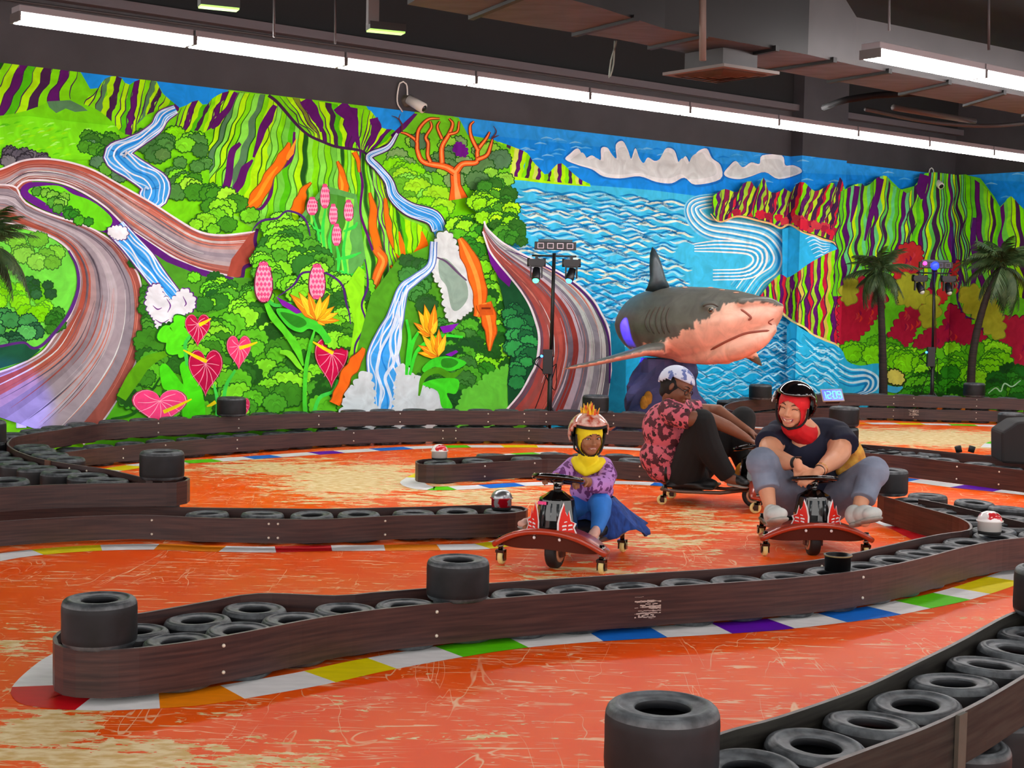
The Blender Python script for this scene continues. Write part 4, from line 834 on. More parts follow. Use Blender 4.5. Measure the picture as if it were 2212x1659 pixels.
for k, par in (('L', wall_back), ('S', pillar), ('F', pillar), ('R', wall_back), ('Q', wall_right)):
    mu.build(k, 'mural', par, mural_m)
# ------------------------------------------------------------------ floor
def floor_mat():
    m = bpy.data.materials.new('painted_floor'); m.use_nodes = True; nt = m.node_tree; b = nt.nodes['Principled BSDF']; N = nt.nodes; Lk = nt.links.new
    tc = N.new('ShaderNodeTexCoord')
    def noise(scale, sx, sy, det=5, dist=0.0, rot=0.0):
        mp = N.new('ShaderNodeMapping'); mp.inputs['Scale'].default_value = (sx, sy, 1); mp.inputs['Rotation'].default_value = (0, 0, rot)
        n = N.new('ShaderNodeTexNoise'); n.inputs['Scale'].default_value = scale; n.inputs['Detail'].default_value = det; n.inputs['Distortion'].default_value = dist
        Lk(tc.outputs['Object'], mp.inputs[0]); Lk(mp.outputs[0], n.inputs['Vector']); return n.outputs['Fac']
    def math_(op, a, c=None):
        q = N.new('ShaderNodeMath'); q.operation = op
        for i, x in enumerate((a, c)):
            if x is None: continue
            if isinstance(x, (int, float)): q.inputs[i].default_value = x
            else: Lk(x, q.inputs[i])
        return q.outputs[0]
    def rng(a, lo, hi, o0=0, o1=1):
        q = N.new('ShaderNodeMapRange'); q.inputs[1].default_value = lo; q.inputs[2].default_value = hi; q.inputs[3].default_value = o0; q.inputs[4].default_value = o1; Lk(a, q.inputs[0]); return q.outputs[0]
    # worn places (where the carts turn): soft ellipses on the floor
    spots = [((760, 1035), (.9, 1.8), 1.0), ((620, 1010), (1.6, 1.2), .65), ((1040, 1075), (1.0, .8), .7), ((2000, 945), (2.2, 1.6), 1.1), ((200, 1640), (.6, .35), .9), ((60, 1580), (.35, .4), .95), ((30, 1400), (.5, .6), .42),
             ((520, 1640), (.6, .3), .55), ((1440, 1170), (.5, .9), .62), ((1290, 1240), (.8, .5), .5), ((1000, 1060), (1.6, 1.4), .55), ((880, 1560), (1.0, .5), .2), ((1500, 1120), (.8, 1.2), .5)]
    wear = None
    for (px, py), (rx, ry), k in spots:
        c = P(px, py); mp = N.new('ShaderNodeMapping'); mp.vector_type = 'TEXTURE'; mp.inputs['Location'].default_value = c; mp.inputs['Scale'].default_value = (rx, ry, 1)
        g = N.new('ShaderNodeTexGradient'); g.gradient_type = 'SPHERICAL'; Lk(tc.outputs['Object'], mp.inputs[0]); Lk(mp.outputs[0], g.inputs[0])
        v = math_('MULTIPLY', g.outputs['Fac'], k * 1.25); wear = v if wear is None else math_('MAXIMUM', wear, v)
    n_big = noise(2.2, 1, 1, 6, .4, .3); n_chip = rng(noise(7, .55, 1.6, 10, 1.0, .12), .32, .68); n_chip2 = rng(noise(38, .6, 1.5, 6, .8, -.2), .3, .7)
    v = math_('ADD', wear, math_('MULTIPLY', n_chip, .85)); v = math_('ADD', v, math_('MULTIPLY', n_chip2, .40))
    chips = rng(v, 1.09, 1.125)
    def hair(n, w): return rng(math_('ABSOLUTE', math_('SUBTRACT', n, .5)), w, w * .3)
    s = math_('MAXIMUM', hair(noise(2.6, .35, 1.6, 3, .9, .25), .0045), math_('MAXIMUM', hair(noise(2.2, 1.4, .3, 3, 1.0, .6), .004), hair(noise(3.4, .3, 1.4, 3, 1.3, -.35), .005)))
    lines = math_('MULTIPLY', s, rng(noise(2.4, 1, 1, 3), .42, .55))
    shortc = math_('MULTIPLY', rng(noise(10, .5, 3.2, 3, .5, .1), .615, .635), rng(n_big, .38, .52))
    lines = math_('MAXIMUM', lines, shortc)
    mx = N.new('ShaderNodeMix'); mx.data_type = 'RGBA'; mx.inputs[6].default_value = C('#f65200'); mx.inputs[7].default_value = C('#f86010'); Lk(rng(n_big, .35, .62), mx.inputs[0])
    ml = N.new('ShaderNodeMix'); ml.data_type = 'RGBA'; ml.inputs[7].default_value = C('#f8c89c'); Lk(mx.outputs[2], ml.inputs[6]); Lk(math_('MULTIPLY', lines, .85), ml.inputs[0])
    mt = N.new('ShaderNodeMix'); mt.data_type = 'RGBA'; mt.inputs[6].default_value = C('#dcb878'); mt.inputs[7].default_value = C('#f0dcae'); Lk(rng(noise(14, 1, 2, 6), .4, .6), mt.inputs[0])
    m2 = N.new('ShaderNodeMix'); m2.data_type = 'RGBA'; Lk(ml.outputs[2], m2.inputs[6]); Lk(mt.outputs[2], m2.inputs[7]); Lk(chips, m2.inputs[0])
    Lk(m2.outputs[2], b.inputs['Base Color'])
    Lk(rng(chips, 0, 1, .42, .65), b.inputs['Roughness']); b.inputs['Specular IOR Level'].default_value = .07
    bp = N.new('ShaderNodeBump'); bp.inputs['Strength'].default_value = .12; bp.inputs['Distance'].default_value = .01; Lk(noise(3, 1, 1, 2), bp.inputs['Height']); Lk(bp.outputs[0], b.inputs['Normal'])
    return m
MB().add([(-14, -3, 0), (26, -3, 0), (26, 26, 0), (-14, 26, 0)], [(0, 1, 2, 3)]).build('floor', floor_mat())
tag(bpy.data.objects['floor'], kind='structure')

# ------------------------------------------------------------------ painted kerbs on the floor
KC = {'w': '#f2f2f2', 'r': '#d4101c', 'o': '#ff9008', 'y': '#f4e208', 'g': '#62d80c', 'b': '#1a76e0', 'p': '#6a10b8'}
km = {k: mat('kerb_' + n, KC[k], .5, spec=.15, noise=.10, nscale=9, stretch=(1, 3, 1)) for k, n in (('w', 'white'), ('r', 'red'), ('o', 'orange'), ('y', 'yellow'), ('g', 'green'), ('b', 'blue'), ('p', 'violet'))}
def kerb(outer, width, blocks, side=1, z=.002):
    # outer: pixel line of the kerb's track-side edge; blocks: (index along px-x or fraction range, colour)
    q = smooth_path([P(x, y) for x, y in outer], .05); n = len(q); A, B_ = [], []
    for i, p in enumerate(q):
        t = (q[min(n - 1, i + 1)] - q[max(0, i - 1)]); t.normalize(); nn = Vector((-t.y, t.x, 0)) * side
        A.append(p + Vector((0, 0, z))); B_.append(p + nn * width + Vector((0, 0, z)))
    order = list('wroygbp'); b = MB(); prj = [proj(p) for p in q]
    for i in range(n - 1):
        x, y = prj[i]; c = 'w'
        for (x0, x1, col, *yy) in blocks:
            if x0 <= x <= x1 and (not yy or yy[0] <= y <= yy[1]): c = col
        b.cur = order.index(c); b.add([A[i], A[i + 1], B_[i + 1], B_[i]], [(0, 1, 2, 3)])
    o = b.build('floor_marking', [km[k] for k in order]); tag(o, kind='structure'); return o
kerb([(330, 1345), (200, 1375), (110, 1415), (62, 1448), (26, 1485), (28, 1508), (55, 1524), (130, 1533), (230, 1536), (310, 1533), (420, 1526), (505, 1514), (700, 1480), (835, 1450), (1000, 1420), (1120, 1402), (1260, 1389), (1420, 1379), (1600, 1368), (1700, 1360), (1830, 1345), (1930, 1331), (2010, 1315), (2085, 1299), (2150, 1280), (2212, 1258), (2330, 1215)], .21,
     [(20, 145, 'r', 1478, 1600), (310, 506, 'o'), (700, 836, 'y'), (992, 1120, 'g'), (1290, 1424, 'b'), (1574, 1704, 'p'), (1824, 1936, 'b'), (2010, 2088, 'g'), (2130, 2200, 'y')])
kerb([(-120, 1240), (0, 1213), (76, 1201), (199, 1191), (332, 1188), (452, 1192), (576, 1194), (700, 1191), (850, 1190), (970, 1189), (1060, 1186), (1120, 1176), (1150, 1162), (1160, 1146)], .19,
     [(76, 199, 'y'), (326, 455, 'o'), (578, 700, 'r'), (827, 945, 'o'), (1060, 1105, 'y')])
kerb([(960, 1005), (900, 1022), (868, 1038), (866, 1046), (880, 1053), (899, 1057), (922, 1059), (975, 1059), (1058, 1055), (1121, 1051), (1166, 1049), (1250, 1046), (1323, 1046), (1388, 1048), (1448, 1052), (1500, 1057)], .2,
     [(880, 915, 'y', 1020, 1040), (899, 975, 'g', 1054, 1070), (1058, 1121, 'b'), (1388, 1448, 'b')])
kerb([(1045, 985), (1100, 980), (1141, 978), (1200, 976)], .2, [(1100, 1141, 'g')], side=-1)
kerb([(228, 1023), (299, 1012), (350, 1005), (468, 998), (538, 993), (611, 988), (680, 983), (780, 977), (882, 971), (958, 968), (1018, 967), (1090, 967), (1163, 967), (1304, 970), (1381, 974), (1500, 984)], .22,
     [(256, 310, 'y'), (402, 468, 'g'), (538, 611, 'b'), (680, 740, 'p'), (815, 882, 'b'), (958, 1018, 'g'), (1090, 1163, 'y')])
kerb([(1640, 926), (1740, 919), (1850, 917), (1936, 917), (2047, 919), (2154, 922), (2212, 924), (2300, 926)], .22, [(1850, 1883, 'o'), (1936, 1992, 'y'), (2047, 2106, 'g')])
kerb([(1900, 1036), (1961, 1041), (2052, 1053), (2131, 1061), (2212, 1070), (2300, 1080)], .25, [(2045, 2131, 'p'), (1850, 1961, 'b')])
kerb([(1860, 1118), (1918, 1140), (1952, 1157), (1985, 1174), (2000, 1186)], .26, [(1905, 1980, 'r')])
kerb([(2118, 966), (2128, 958), (2145, 953), (2175, 951)], .14, [(2128, 2180, 'g')], side=-1)
# ------------------------------------------------------------------ barriers
board_m = mat('barrier_board', '#452c28', .4, col2='#2a1a1b', nscale=3.0, stretch=(1.2, 1.2, 26), noise=.3, bump=.05, spec=.45)
board_top = mat('barrier_edge', '#6d6462', .5, noise=.4, nscale=20)
bolt_m = mat('bolt_head', '#d8d0c0', .35, metal=.3); plate_m = mat('joint_plate', '#6a4434', .5, noise=.3, nscale=10)
dark_board = mat('barrier_board_dark', '#2e2d28', .65, spec=.2, col2='#1a1816', nscale=3.0, stretch=(1.2, 1.2, 20), noise=.3, bump=.05)
bolt_mesh = MB().ell((0, 0, 0), .0075, seg=8, rings=5).build('bolt', bolt_m); bolt_me = bolt_mesh.data; bpy.data.objects.remove(bolt_mesh)
def toward_cam(p, t):
    n = Vector((-t.y, t.x, 0)).normalized()
    return n if n.dot(Vector((0, 0, 0)) - Vector((p.x, p.y, 0))) > 0 else -n
def ribbon(path, z0, z1, th=.014, name='board', m=None, parent=None, closed=False):
    n = len(path); b = MB(); ring = []
    for i, p in enumerate(path):
        t = (path[(i + 1) % n if closed else min(n - 1, i + 1)] - path[i - 1 if (closed or i > 0) else 0]); t.z = 0; t.normalize(); nn = Vector((-t.y, t.x, 0)) * th / 2
        a = Vector((p.x, p.y, 0))
        ring.append([a - nn + Vector((0, 0, z0)), a + nn + Vector((0, 0, z0)), a + nn + Vector((0, 0, z1)), a - nn + Vector((0, 0, z1))])
    vs = [v for r in ring for v in r]; fs = []; ft = []
    for i in range(n if closed else n - 1):
        j = (i + 1) % n
        for k in range(4):
            f = (i * 4 + k, i * 4 + (k + 1) % 4, j * 4 + (k + 1) % 4, j * 4 + k)
            (ft if k == 2 else fs).append(f)
    if not closed: fs += [(0, 1, 2, 3), ((n - 1) * 4 + 3, (n - 1) * 4 + 2, (n - 1) * 4 + 1, (n - 1) * 4)]
    b.add(vs, fs); k0 = len(b.v) - len(vs); b.f += [tuple(x + k0 for x in f) for f in ft]; b.sm += [False] * len(ft); b.mi += [1] * len(ft)
    return b.build(name, [m or board_m, board_top], parent)
def wpath(px, z, step=.06, closed=False):
    q = smooth_path([P(x, y, z) for x, y in px], step, closed)
    for v in q: v.z = 0
    return q
def barrier(px, zt, zb, label, bolts=(), rows=None, plates=(), closed=False, group=None, seed=1, m=None):
    path = wpath(px, zt, closed=closed); mid = path[len(path) // 2]
    r = empty('track_barrier', mid); tag(r, label, 'track barrier', group)
    lv = [(zb, zt)] + (rows or [])
    for z0, z1 in lv: ribbon(path, z0, z1, parent=r, closed=closed, m=m)
    for bx, by in bolts: add_bolts(r, path, bx, lv)
    for (x, w) in plates:
        i = min(range(len(path)), key=lambda i: abs(proj(path[i] + Vector((0, 0, zt)))[0] - x) + (0 if path[i].y < mid.y + 3 else 0)); p = path[i]
        t = (path[min(len(path) - 1, i + 1)] - path[i - 1]).normalized(); nn = toward_cam(p, t)
        MB().box(p + nn * .014 + Vector((0, 0, (zt + zb) / 2)), (w, .012, zt - zb + .006), Matrix.Rotation(math.atan2(t.y, t.x), 3, 'Z')).build('joint_plate', plate_m if m is None else mat('joint_plate_grey', '#4c4a40', .7, noise=.3, nscale=10), r)
    return r, path
def add_bolts(r, path, x, lv):
    for z0, z1 in lv:
        i = min(range(len(path)), key=lambda i: abs(proj(path[i] + Vector((0, 0, z1)))[0] - x) + path[i].y * 3); p = path[i]
        t = (path[min(len(path) - 1, i + 1)] - path[max(0, i - 1)]).normalized(); nn = toward_cam(p, t)
        for z in (z0 + (z1 - z0) * .22, z0 + (z1 - z0) * .8):
            o = bpy.data.objects.new('bolt', bolt_me); o.location = p + nn * .008 + Vector((0, 0, z)); link(o, r)
A_front = [(118, 1376), (122, 1390), (140, 1398), (165, 1402), (220, 1404), (300, 1399), (420, 1384), (540, 1363), (650, 1341), (760, 1323), (870, 1310), (980, 1300), (1100, 1290), (1250, 1279), (1400, 1269), (1560, 1259), (1700, 1249), (1820, 1237), (1920, 1221), (2000, 1203), (2080, 1182), (2150, 1168), (2212, 1161), (2330, 1150)]
A_back = [(1898, 1068), (1912, 1073), (1935, 1079), (1975, 1091), (2020, 1103), (2060, 1114), (2085, 1124), (2097, 1134), (2092, 1145), (2070, 1154), (2040, 1163), (1960, 1181), (1860, 1200), (1740, 1214), (1600, 1230), (1400, 1247), (1200, 1258), (1060, 1266), (905, 1276), (800, 1280), (724, 1286), (598, 1295), (471, 1302), (400, 1311), (313, 1323), (200, 1340), (145, 1355)]
def widen(mv, fixed, zt, dist0):
    # keep room for one tyre between the two sides of an island
    fx = wpath(fixed, zt); out = []
    for (x, y) in mv:
        p = P(x, y, zt); g = Vector((p.x, p.y, 0)); q = min(fx, key=lambda v: (v - g).length_squared); d = g - q
        dist = .535 if (zt < .3 and 360 < x < 660) else dist0
        if 1e-4 < d.length < dist: g = q + d.normalized() * dist
        x, y = proj((g.x, g.y, zt)); out.append((x, y))
    return out
i0 = 9
A_back = A_back[:i0] + widen(A_back[i0:-3], A_front, .205, .30) + A_back[-3:]
bA, pathA = barrier(A_back + A_front, .205, .03, 'long low brown barrier winding across the foreground with a rounded left tip', bolts=[(480, 0), (935, 0), (1770, 0), (1860, 0)])
bA2, _ = barrier([(1985, 1078), (2030, 1086), (2075, 1096), (2140, 1111), (2212, 1128), (2300, 1146)], .205, .03, 'short dark barrier board between rows of tyres, right of the turning bend')
C_back = [(1330, 1700), (1440, 1640), (1557, 1584), (1685, 1548), (1859, 1487), (1989, 1426), (2076, 1383), (2163, 1335), (2207, 1318), (2300, 1296)]
C_front = [(1520, 1740), (1685, 1659), (1815, 1613), (1946, 1561), (2076, 1509), (2212, 1443), (2360, 1370)]
C_front = widen(C_front, C_back, .385, .31)
bC, pathC = barrier(C_back, .385, .03, 'dark barrier board along the track side of the nearest tyre row', m=dark_board)
bC2, pathC2 = barrier(C_front, .385, .235, 'nearest grey-brown barrier board raised on tyres in the bottom right corner', bolts=[], plates=[(2066, .05)], m=dark_board)
D_px = [(-220, 1150), (-100, 1136), (0, 1126), (127, 1118), (253, 1113), (329, 1113), (443, 1118), (601, 1121), (700, 1121), (850, 1114), (940, 1112), (1067, 1110), (1112, 1107), (1134, 1103), (1138, 1099), (1128, 1094), (1100, 1092), (1040, 1091), (940, 1094), (850, 1096), (700, 1099), (601, 1098), (411, 1096), (300, 1092), (150, 1088), (0, 1090)]
bD, pathD = barrier(D_px, .172, .03, 'low brown barrier at mid left ending under the red and silver dome', bolts=[(330, 0), (585, 0), (608, 0), (830, 0)])
L_px = [(-240, 1080), (-100, 1062), (0, 1053), (65, 1049), (138, 1046), (236, 1044), (330, 1043), (380, 1042), (402, 1038), (408, 1033), (398, 1029), (370, 1030), (330, 1039 - 4), (300, 1029), (228, 1013), (163, 1004), (88, 991), (49, 979), (29, 970), (17, 960), (20, 952), (33, 944), (81, 935), (112, 931), (195, 918), (244, 913), (330, 908), (475, 901), (600, 895), (700, 892), (793, 889), (920, 887), (1100, 888), (1180, 888), (1310, 891), (1388, 894), (1480, 899)]
bL, pathL = barrier(L_px, .332, .19, 'upper tier barrier at left, doubling back along the mural wall', bolts=[(102, 0), (195, 0), (346, 0)], plates=[(108, .06)])
BL_px = [(70, 1002), (81, 990), (110, 982), (163, 974), (228, 966), (330, 957), (411, 951), (540, 942), (700, 932), (800, 928), (920, 925), (1100, 924), (1180, 926), (1310, 930), (1388, 933), (1480, 938)]
bB, pathB = barrier(BL_px, .165, .03, 'lower tier brown board along the back of the track below the mural', bolts=[(270, 0), (360, 0), (513, 0), (760, 0), (958, 0), (982, 0), (1140, 0)])
for x in (150, 340, 514, 690, 860, 1060, 1137, 1180, 1330): add_bolts(bL, [p for p in pathL if p.y > 9.2], x, [(.19, .332)])
E_px = [(1508, 1005), (1500, 1009), (1470, 1007), (1383, 1000), (1322, 996), (1203, 992), (1154, 993), (1067, 998), (1013, 1001), (958, 1004), (922, 1004), (905, 1002), (899, 998), (903, 994), (925, 991), (976, 989), (1049, 985), (1121, 982), (1180, 981.5), (1310, 984), (1397, 987), (1470, 991), (1502, 997), (1508, 1003)]
bE, pathE = barrier(E_px, .172, .03, 'low brown island barrier behind the child, tip under the white dome', bolts=[(1045, 0), (1152, 0), (1388, 0)])
F_px = [(1810, 975), (1850, 977), (1951, 985), (2052, 997), (2128, 1006), (2212, 1016), (2320, 1030)]
bF, pathF = barrier(F_px, .205, .03, 'brown barrier board at mid right in front of a row of flat tyres', bolts=[(2061, 0), (2166, 0)])
bF2, _ = barrier([(1800, 955), (1850, 959), (1976, 969), (2065, 978), (2161, 986), (2212, 990), (2320, 1000)], .205, .03, 'far side board of the mid right tyre row')
G_px = [(1710, 893), (1640, 893), (1595, 889), (1568, 883), (1566, 876), (1585, 869), (1612, 865), (1681, 857), (1760, 853), (1850, 852), (1931, 853.5), (2000, 856), (2110, 858.5), (2212, 862), (2320, 866)]
bG, pathG = barrier(G_px, .332, .19, 'two tier barrier below the palms at the back right', bolts=[(1720, 0), (1930, 0), (1975, 0), (2107, 0)], rows=[(.03, .165)])
# sticker remains
def residue(path, parent, x0, x1, zt, z0, z1, seed):
    rn = random.Random(seed); pp = [p for p in path if x0 <= proj(p + Vector((0, 0, zt)))[0] <= x1 and toward_cam(p, Vector((1, 0, 0)))]
    ymax = min(p.y for p in pp) + .45; pp = [p for p in pp if p.y < ymax]; pp.sort(key=lambda p: proj(p)[0])
    q = smooth_path(pp, .008); b = MB()
    for k in range(26):
        z = rn.uniform(z0, z1); h = rn.uniform(.001, .006); i0 = rn.randint(0, max(0, int(len(q) * .6))); i1 = min(len(q) - 1, i0 + rn.randint(len(q) // 5, len(q) // 2 + 4))
        for i in range(i0, i1):
            if rn.random() < .15: continue
            t = (q[i + 1] - q[i]).normalized() if i + 1 < len(q) else Vector((1, 0, 0)); nn = toward_cam(q[i], t) * .0115
            zz = z + rn.uniform(-.0015, .0015); a, c = q[i] + nn, q[min(i + 1, len(q) - 1)] + nn
            b.add([a + Vector((0, 0, zz)), c + Vector((0, 0, zz)), c + Vector((0, 0, zz + h)), a + Vector((0, 0, zz + h))], [(0, 1, 2, 3)])
    b.build('sticker_residue', mat('residue', '#b9a79c', .7), parent)
residue(pathA[len(pathA) // 2:], bA, 1358, 1446, .205, .065, .17, 3); residue(pathG, bG, 1960, 1994, .332, .08, .15, 4)

# ------------------------------------------------------------------ tyres
side_m = mat('tyre_sidewall', '#565c60', .5, col2='#2a2e32', nscale=22, stretch=(1, 1, 1), bump=.25, spec=.5)
tread_m = mat('tyre_tread', '#1c1e22', .55, col2='#0e0f11', nscale=8, spec=.3)
def tyre_mesh(name, R, h, r0):
    prof_side_t = [(R * .985, h - .022), (R * .95, h - .010), (R * .90, h - .0035), (R * .875, h - .0045), (R * .865, h - .002), (R * .80, h), (R * .76, h - .002), (R * .75, h - .0045), (R * .70, h - .006), (r0 + .016, h - .008), (r0 + .006, h - .007), (r0, h - .012)]
    inner = [(r0, h - .030), (r0 + .012, h - .036), (R - .022, h * .72), (R - .018, h * .5), (R - .022, h * .28), (r0 + .012, .042), (r0, .036)]
    prof_b = [(r0, .027), (r0 + .006, .019), (r0 + .016, .014), (R * .80, 0.0), (R * .90, .0035), (R * .95, .010), (R * .985, .022)]
    tread = [(R * .995, h * .25), (R * .99, h * .5), (R * .995, h * .75)]
    prof = prof_side_t + inner + prof_b + tread; n = len(prof); b = MB(); b.lathe(prof, seg=44, closed=True)
    for k in range(len(b.f)):
        i = k % n; b.mi[k] = 0 if i < 11 or 18 <= i < 25 else 1
    o = b.build(name, [side_m, tread_m]); return o
proto_f = tyre_mesh('tyre', .132, .165, .066); proto_r = tyre_mesh('tyre', .136, .176, .066)
used = {'f': False, 'r': False}; RT = random.Random(77)
def tyre(p, zbase, kind, label, group=None, tilt=0.0, name='tyre'):
    src = proto_f if kind == 'f' else proto_r
    o = src if not used[kind] else src.copy()
    if used[kind]: S.collection.objects.link(o)
    used[kind] = True; o.name = name
    o.location = Vector((p.x, p.y, zbase)); o.rotation_euler = (tilt * math.cos(RT.random() * 6), tilt * math.sin(RT.random() * 6), RT.random() * 6.28)
    tag(o, label, 'tyre', group); return o
HT = {'f': .165, 'r': .176}
BOARDS = [pathA, pathC, pathC2, pathD, pathL, pathE, pathF, pathG]
def relax(p, R=.146, it=30, boards=None):
    p = Vector((p.x, p.y, 0))
    for _ in range(it):
        mv = Vector((0, 0, 0))
        for path in (boards or BOARDS):
            i = min(range(len(path)), key=lambda i: (path[i] - p).length_squared)
            if (path[i] - p).length > .4: continue
            # two nearest stretches of the same board (both sides of a narrow island)
            near = [(path[i] - p)] ; j = min((k for k in range(len(path)) if abs(k - i) > 9), key=lambda k: (path[k] - p).length_squared, default=i)
            near.append(path[j] - p)
            for v in near:
                d = v.length
                if d < R and d > 1e-5: mv -= v.normalized() * (R - d) * .5
        if mv.length < 1e-4: break
        p += mv
    return p
def row(pts, ztop, kind, what, group, under=False, tilt=.03):
    ztop_ = ztop - .012; zb = max(0, ztop_ - HT[kind]); q = [P(x, y, ztop_) for x, y in pts]
    for v in q: v.z = 0
    for _ in range(12):
        q = [relax(v, .140, 2) for v in q]
        for a in range(len(q)):
            for c in range(a):
                d = q[a] - q[c]
                if 1e-4 < d.length < .276: k = d.normalized() * (.276 - d.length) * .5; q[a] += k; q[c] -= k
    q = [relax(v, .143, 40) for v in q]
    for i, p in enumerate(q):
        tyre(p, zb, kind, '%s, %s from the left' % (what, ORD[i]) if len(pts) > 1 else what, group, tilt)
A_t = [(300, 1350), (437, 1336), (395, 1372), (574, 1318), (539, 1355), (677, 1334), (725, 1309), (862, 1304), (965, 1292), (1107, 1279), (1233, 1273), (1369, 1266), (1485, 1260), (1595, 1252), (1700, 1245), (1809, 1232), (1885, 1225), (1948, 1209), (1999, 1195), (2042, 1185), (2082, 1170), (2137, 1155)]
row(A_t, .192, 'r', 'flat worn tyre inside the long foreground barrier', 'tyres inside the long foreground barrier')
row([(1975, 1081), (2021, 1093), (2066, 1107), (2092, 1122), (2112, 1139), (2170, 1137), (2203, 1148), (2150, 1121), (2235, 1130)], .19, 'r', 'flat worn tyre packed beside the bend at the right', 'tyres around the right bend')
row([(2004, 1068), (2103, 1083), (2179, 1096), (2260, 1112)], .19, 'r', 'flat tyre lying outside the short dark board at right', 'tyres outside the short board', tilt=.05)
row([(215, 1378)], .19, 'r', 'flat tyre at the left tip of the foreground barrier under the standing tyre', None)
row([(1470, 1690), (1598, 1643), (1733, 1600), (1859, 1561), (1963, 1513), (2050, 1463), (2124, 1428), (2180, 1396), (2215, 1365), (2260, 1335), (2330, 1312)], .372, 'r', 'large flat tyre in the nearest tyre row', 'tyres in the nearest row', tilt=.06)
for i, (x, y) in enumerate([(1470, 1690), (1598, 1643), (1733, 1600), (1859, 1561), (1963, 1513), (2050, 1463), (2124, 1428), (2260, 1335)]):
    q = relax(P(x, y, .360))
    if min((q.xy - relax(P(a, c, .174)).xy).length for a, c in ((2150, 1612), (2085, 1680), (2230, 1560))) < .275: continue
    tyre(q, 0.0, 'r', 'lower tyre under the nearest tyre row, %s from the left' % ORD[i], 'lower tyres of the nearest row')
row([(2150, 1612), (2085, 1680), (2230, 1560)], .186, 'r', 'low tyre poking out below the raised board at bottom right', 'low tyres in the bottom right corner', tilt=.05)
row([(452, 1109), (567, 1110), (674, 1110), (778, 1108), (884, 1107), (985, 1105), (1085, 1101)], .16, 'f', 'flat tyre inside the low mid left barrier', 'tyres inside the mid left barrier')
L_t = [(63, 1041), (187, 1039), (228, 1027.5), (155, 1018), (98, 1010), (55, 1000), (22, 990), (5, 977)]
row(L_t, .32, 'f', 'flat tyre on the upper tier at the left', 'tyres on the upper tier at left')
for i, (x, y) in enumerate(L_t + [(340, 1036)]): q = relax(P(x, y, .308)); tyre(q, .0, 'f', 'lower tyre under the left upper tier, %s from the left' % ORD[i], 'lower tyres under the left upper tier')
row([(340, 1036)], .32, 'f', 'flat tyre at the tip of the left upper tier under the standing tyre', None)
row([(940, 999), (1007, 994), (1067, 990), (1134, 988), (1203, 987), (1270, 987.5), (1336, 990), (1390, 993), (1440, 996)], .16, 'f', 'flat tyre inside the island barrier behind the child', 'tyres inside the island barrier')
row([(1883, 969), (1949, 973), (2015, 978), (2087, 981), (2149, 985)], .19, 'r', 'flat dusty tyre in the back line of the mid right barrier', 'back line tyres of the mid right barrier')
row([(1822, 961), (1979, 985), (2034, 991), (2118, 1001), (2182, 1009), (1915, 978), (2240, 1012)], .19, 'r', 'flat dusty tyre in the front line of the mid right barrier', 'front line tyres of the mid right barrier')
def along(path, off, z, kind, y0, what, group, x0=-80, x1=2290):
    acc = .15; k = 0; R = .268
    for i in range(1, len(path)):
        d = (path[i] - path[i - 1]); acc += d.length
        if acc >= R:
            acc = 0; t = d.normalized(); nn = -toward_cam(path[i], t); p = path[i] + nn * off
            x = proj(p + Vector((0, 0, z)))[0]
            if path[i].y < y0 or not (x0 < x < x1): continue
            tyre(p, z - HT['f'], kind, what % ORD[k], group); k += 1
along([p for p in pathL], .155, .334, 'f', 9.3, 'tyre lying behind the upper board along the mural wall, %s from the left', 'tyres behind the upper board along the wall')
along([p for p in pathB], .155, .165, 'f', 9.0, 'tyre in the lower tier along the mural wall, %s from the left', 'lower tyres along the wall')
along([p for p in pathG], .155, .334, 'f', 15.8, 'tyre lying behind the upper board below the palms, %s from the left', 'tyres behind the board below the palms', x0=1560)
along([p for p in pathG], .155, .165, 'f', 15.8, 'tyre in the lower tier below the palms, %s from the left', 'lower tyres below the palms', x0=1560)
# tyres standing as markers on top of the barriers
for (x, y, zb, lb) in ((215, 1286, .195, 'upright slick tyre standing on the left tip of the foreground barrier'), (990, 1202, .195, 'upright slick tyre standing midway on the foreground barrier, left of the child'),
                       (1432, 1513, .378, 'largest nearest slick tyre at the bottom edge, left of the near tyre row'), (350, 971, .334, 'upright slick tyre on the tip of the left upper tier'),
                       (500, 856, .336, 'upright tyre in front of the painted flowers on the back barrier'), (1287, 852, .336, 'upright tyre on the back barrier behind the child helmet'),
                       (1643, 829, .336, 'small upright tyre on the back right barrier left of the helmeted woman'), (1919, 1011, .196, 'upright tyre beside the knee of the woman on the bend barrier'),
                       (-28, 906, .336, 'upright tyre cut off by the left picture edge'), (2276, 1222, .378, 'upright tyre cut off by the right picture edge'),
                       (2105, 826, .336, 'black tyre around the foot of the rightmost palm')):
    tyre(P(x, y, zb + .183), zb, 'r', lb, 'upright marker tyres')
tyre(P(1432, 1513, .561), 0.0, 'r', 'lower tyre hidden beneath the nearest upright tyre'); tyre(P(1432, 1513, .561), .190, 'r', 'middle tyre beneath the nearest upright tyre')
for k in range(2): tyre(P(2184, 890, .368) , .184 * k, 'r', ('lower' if k == 0 else 'upper') + ' tyre of the pair standing on the floor at the far right', 'tyre pair on the floor at right')
for k in range(2): tyre(P(1824, 877, .566), .198 + .185 * k, 'r', ('lower' if k == 0 else 'upper') + ' tyre of the pair stacked under the digital clock', 'tyre pair under the clock')

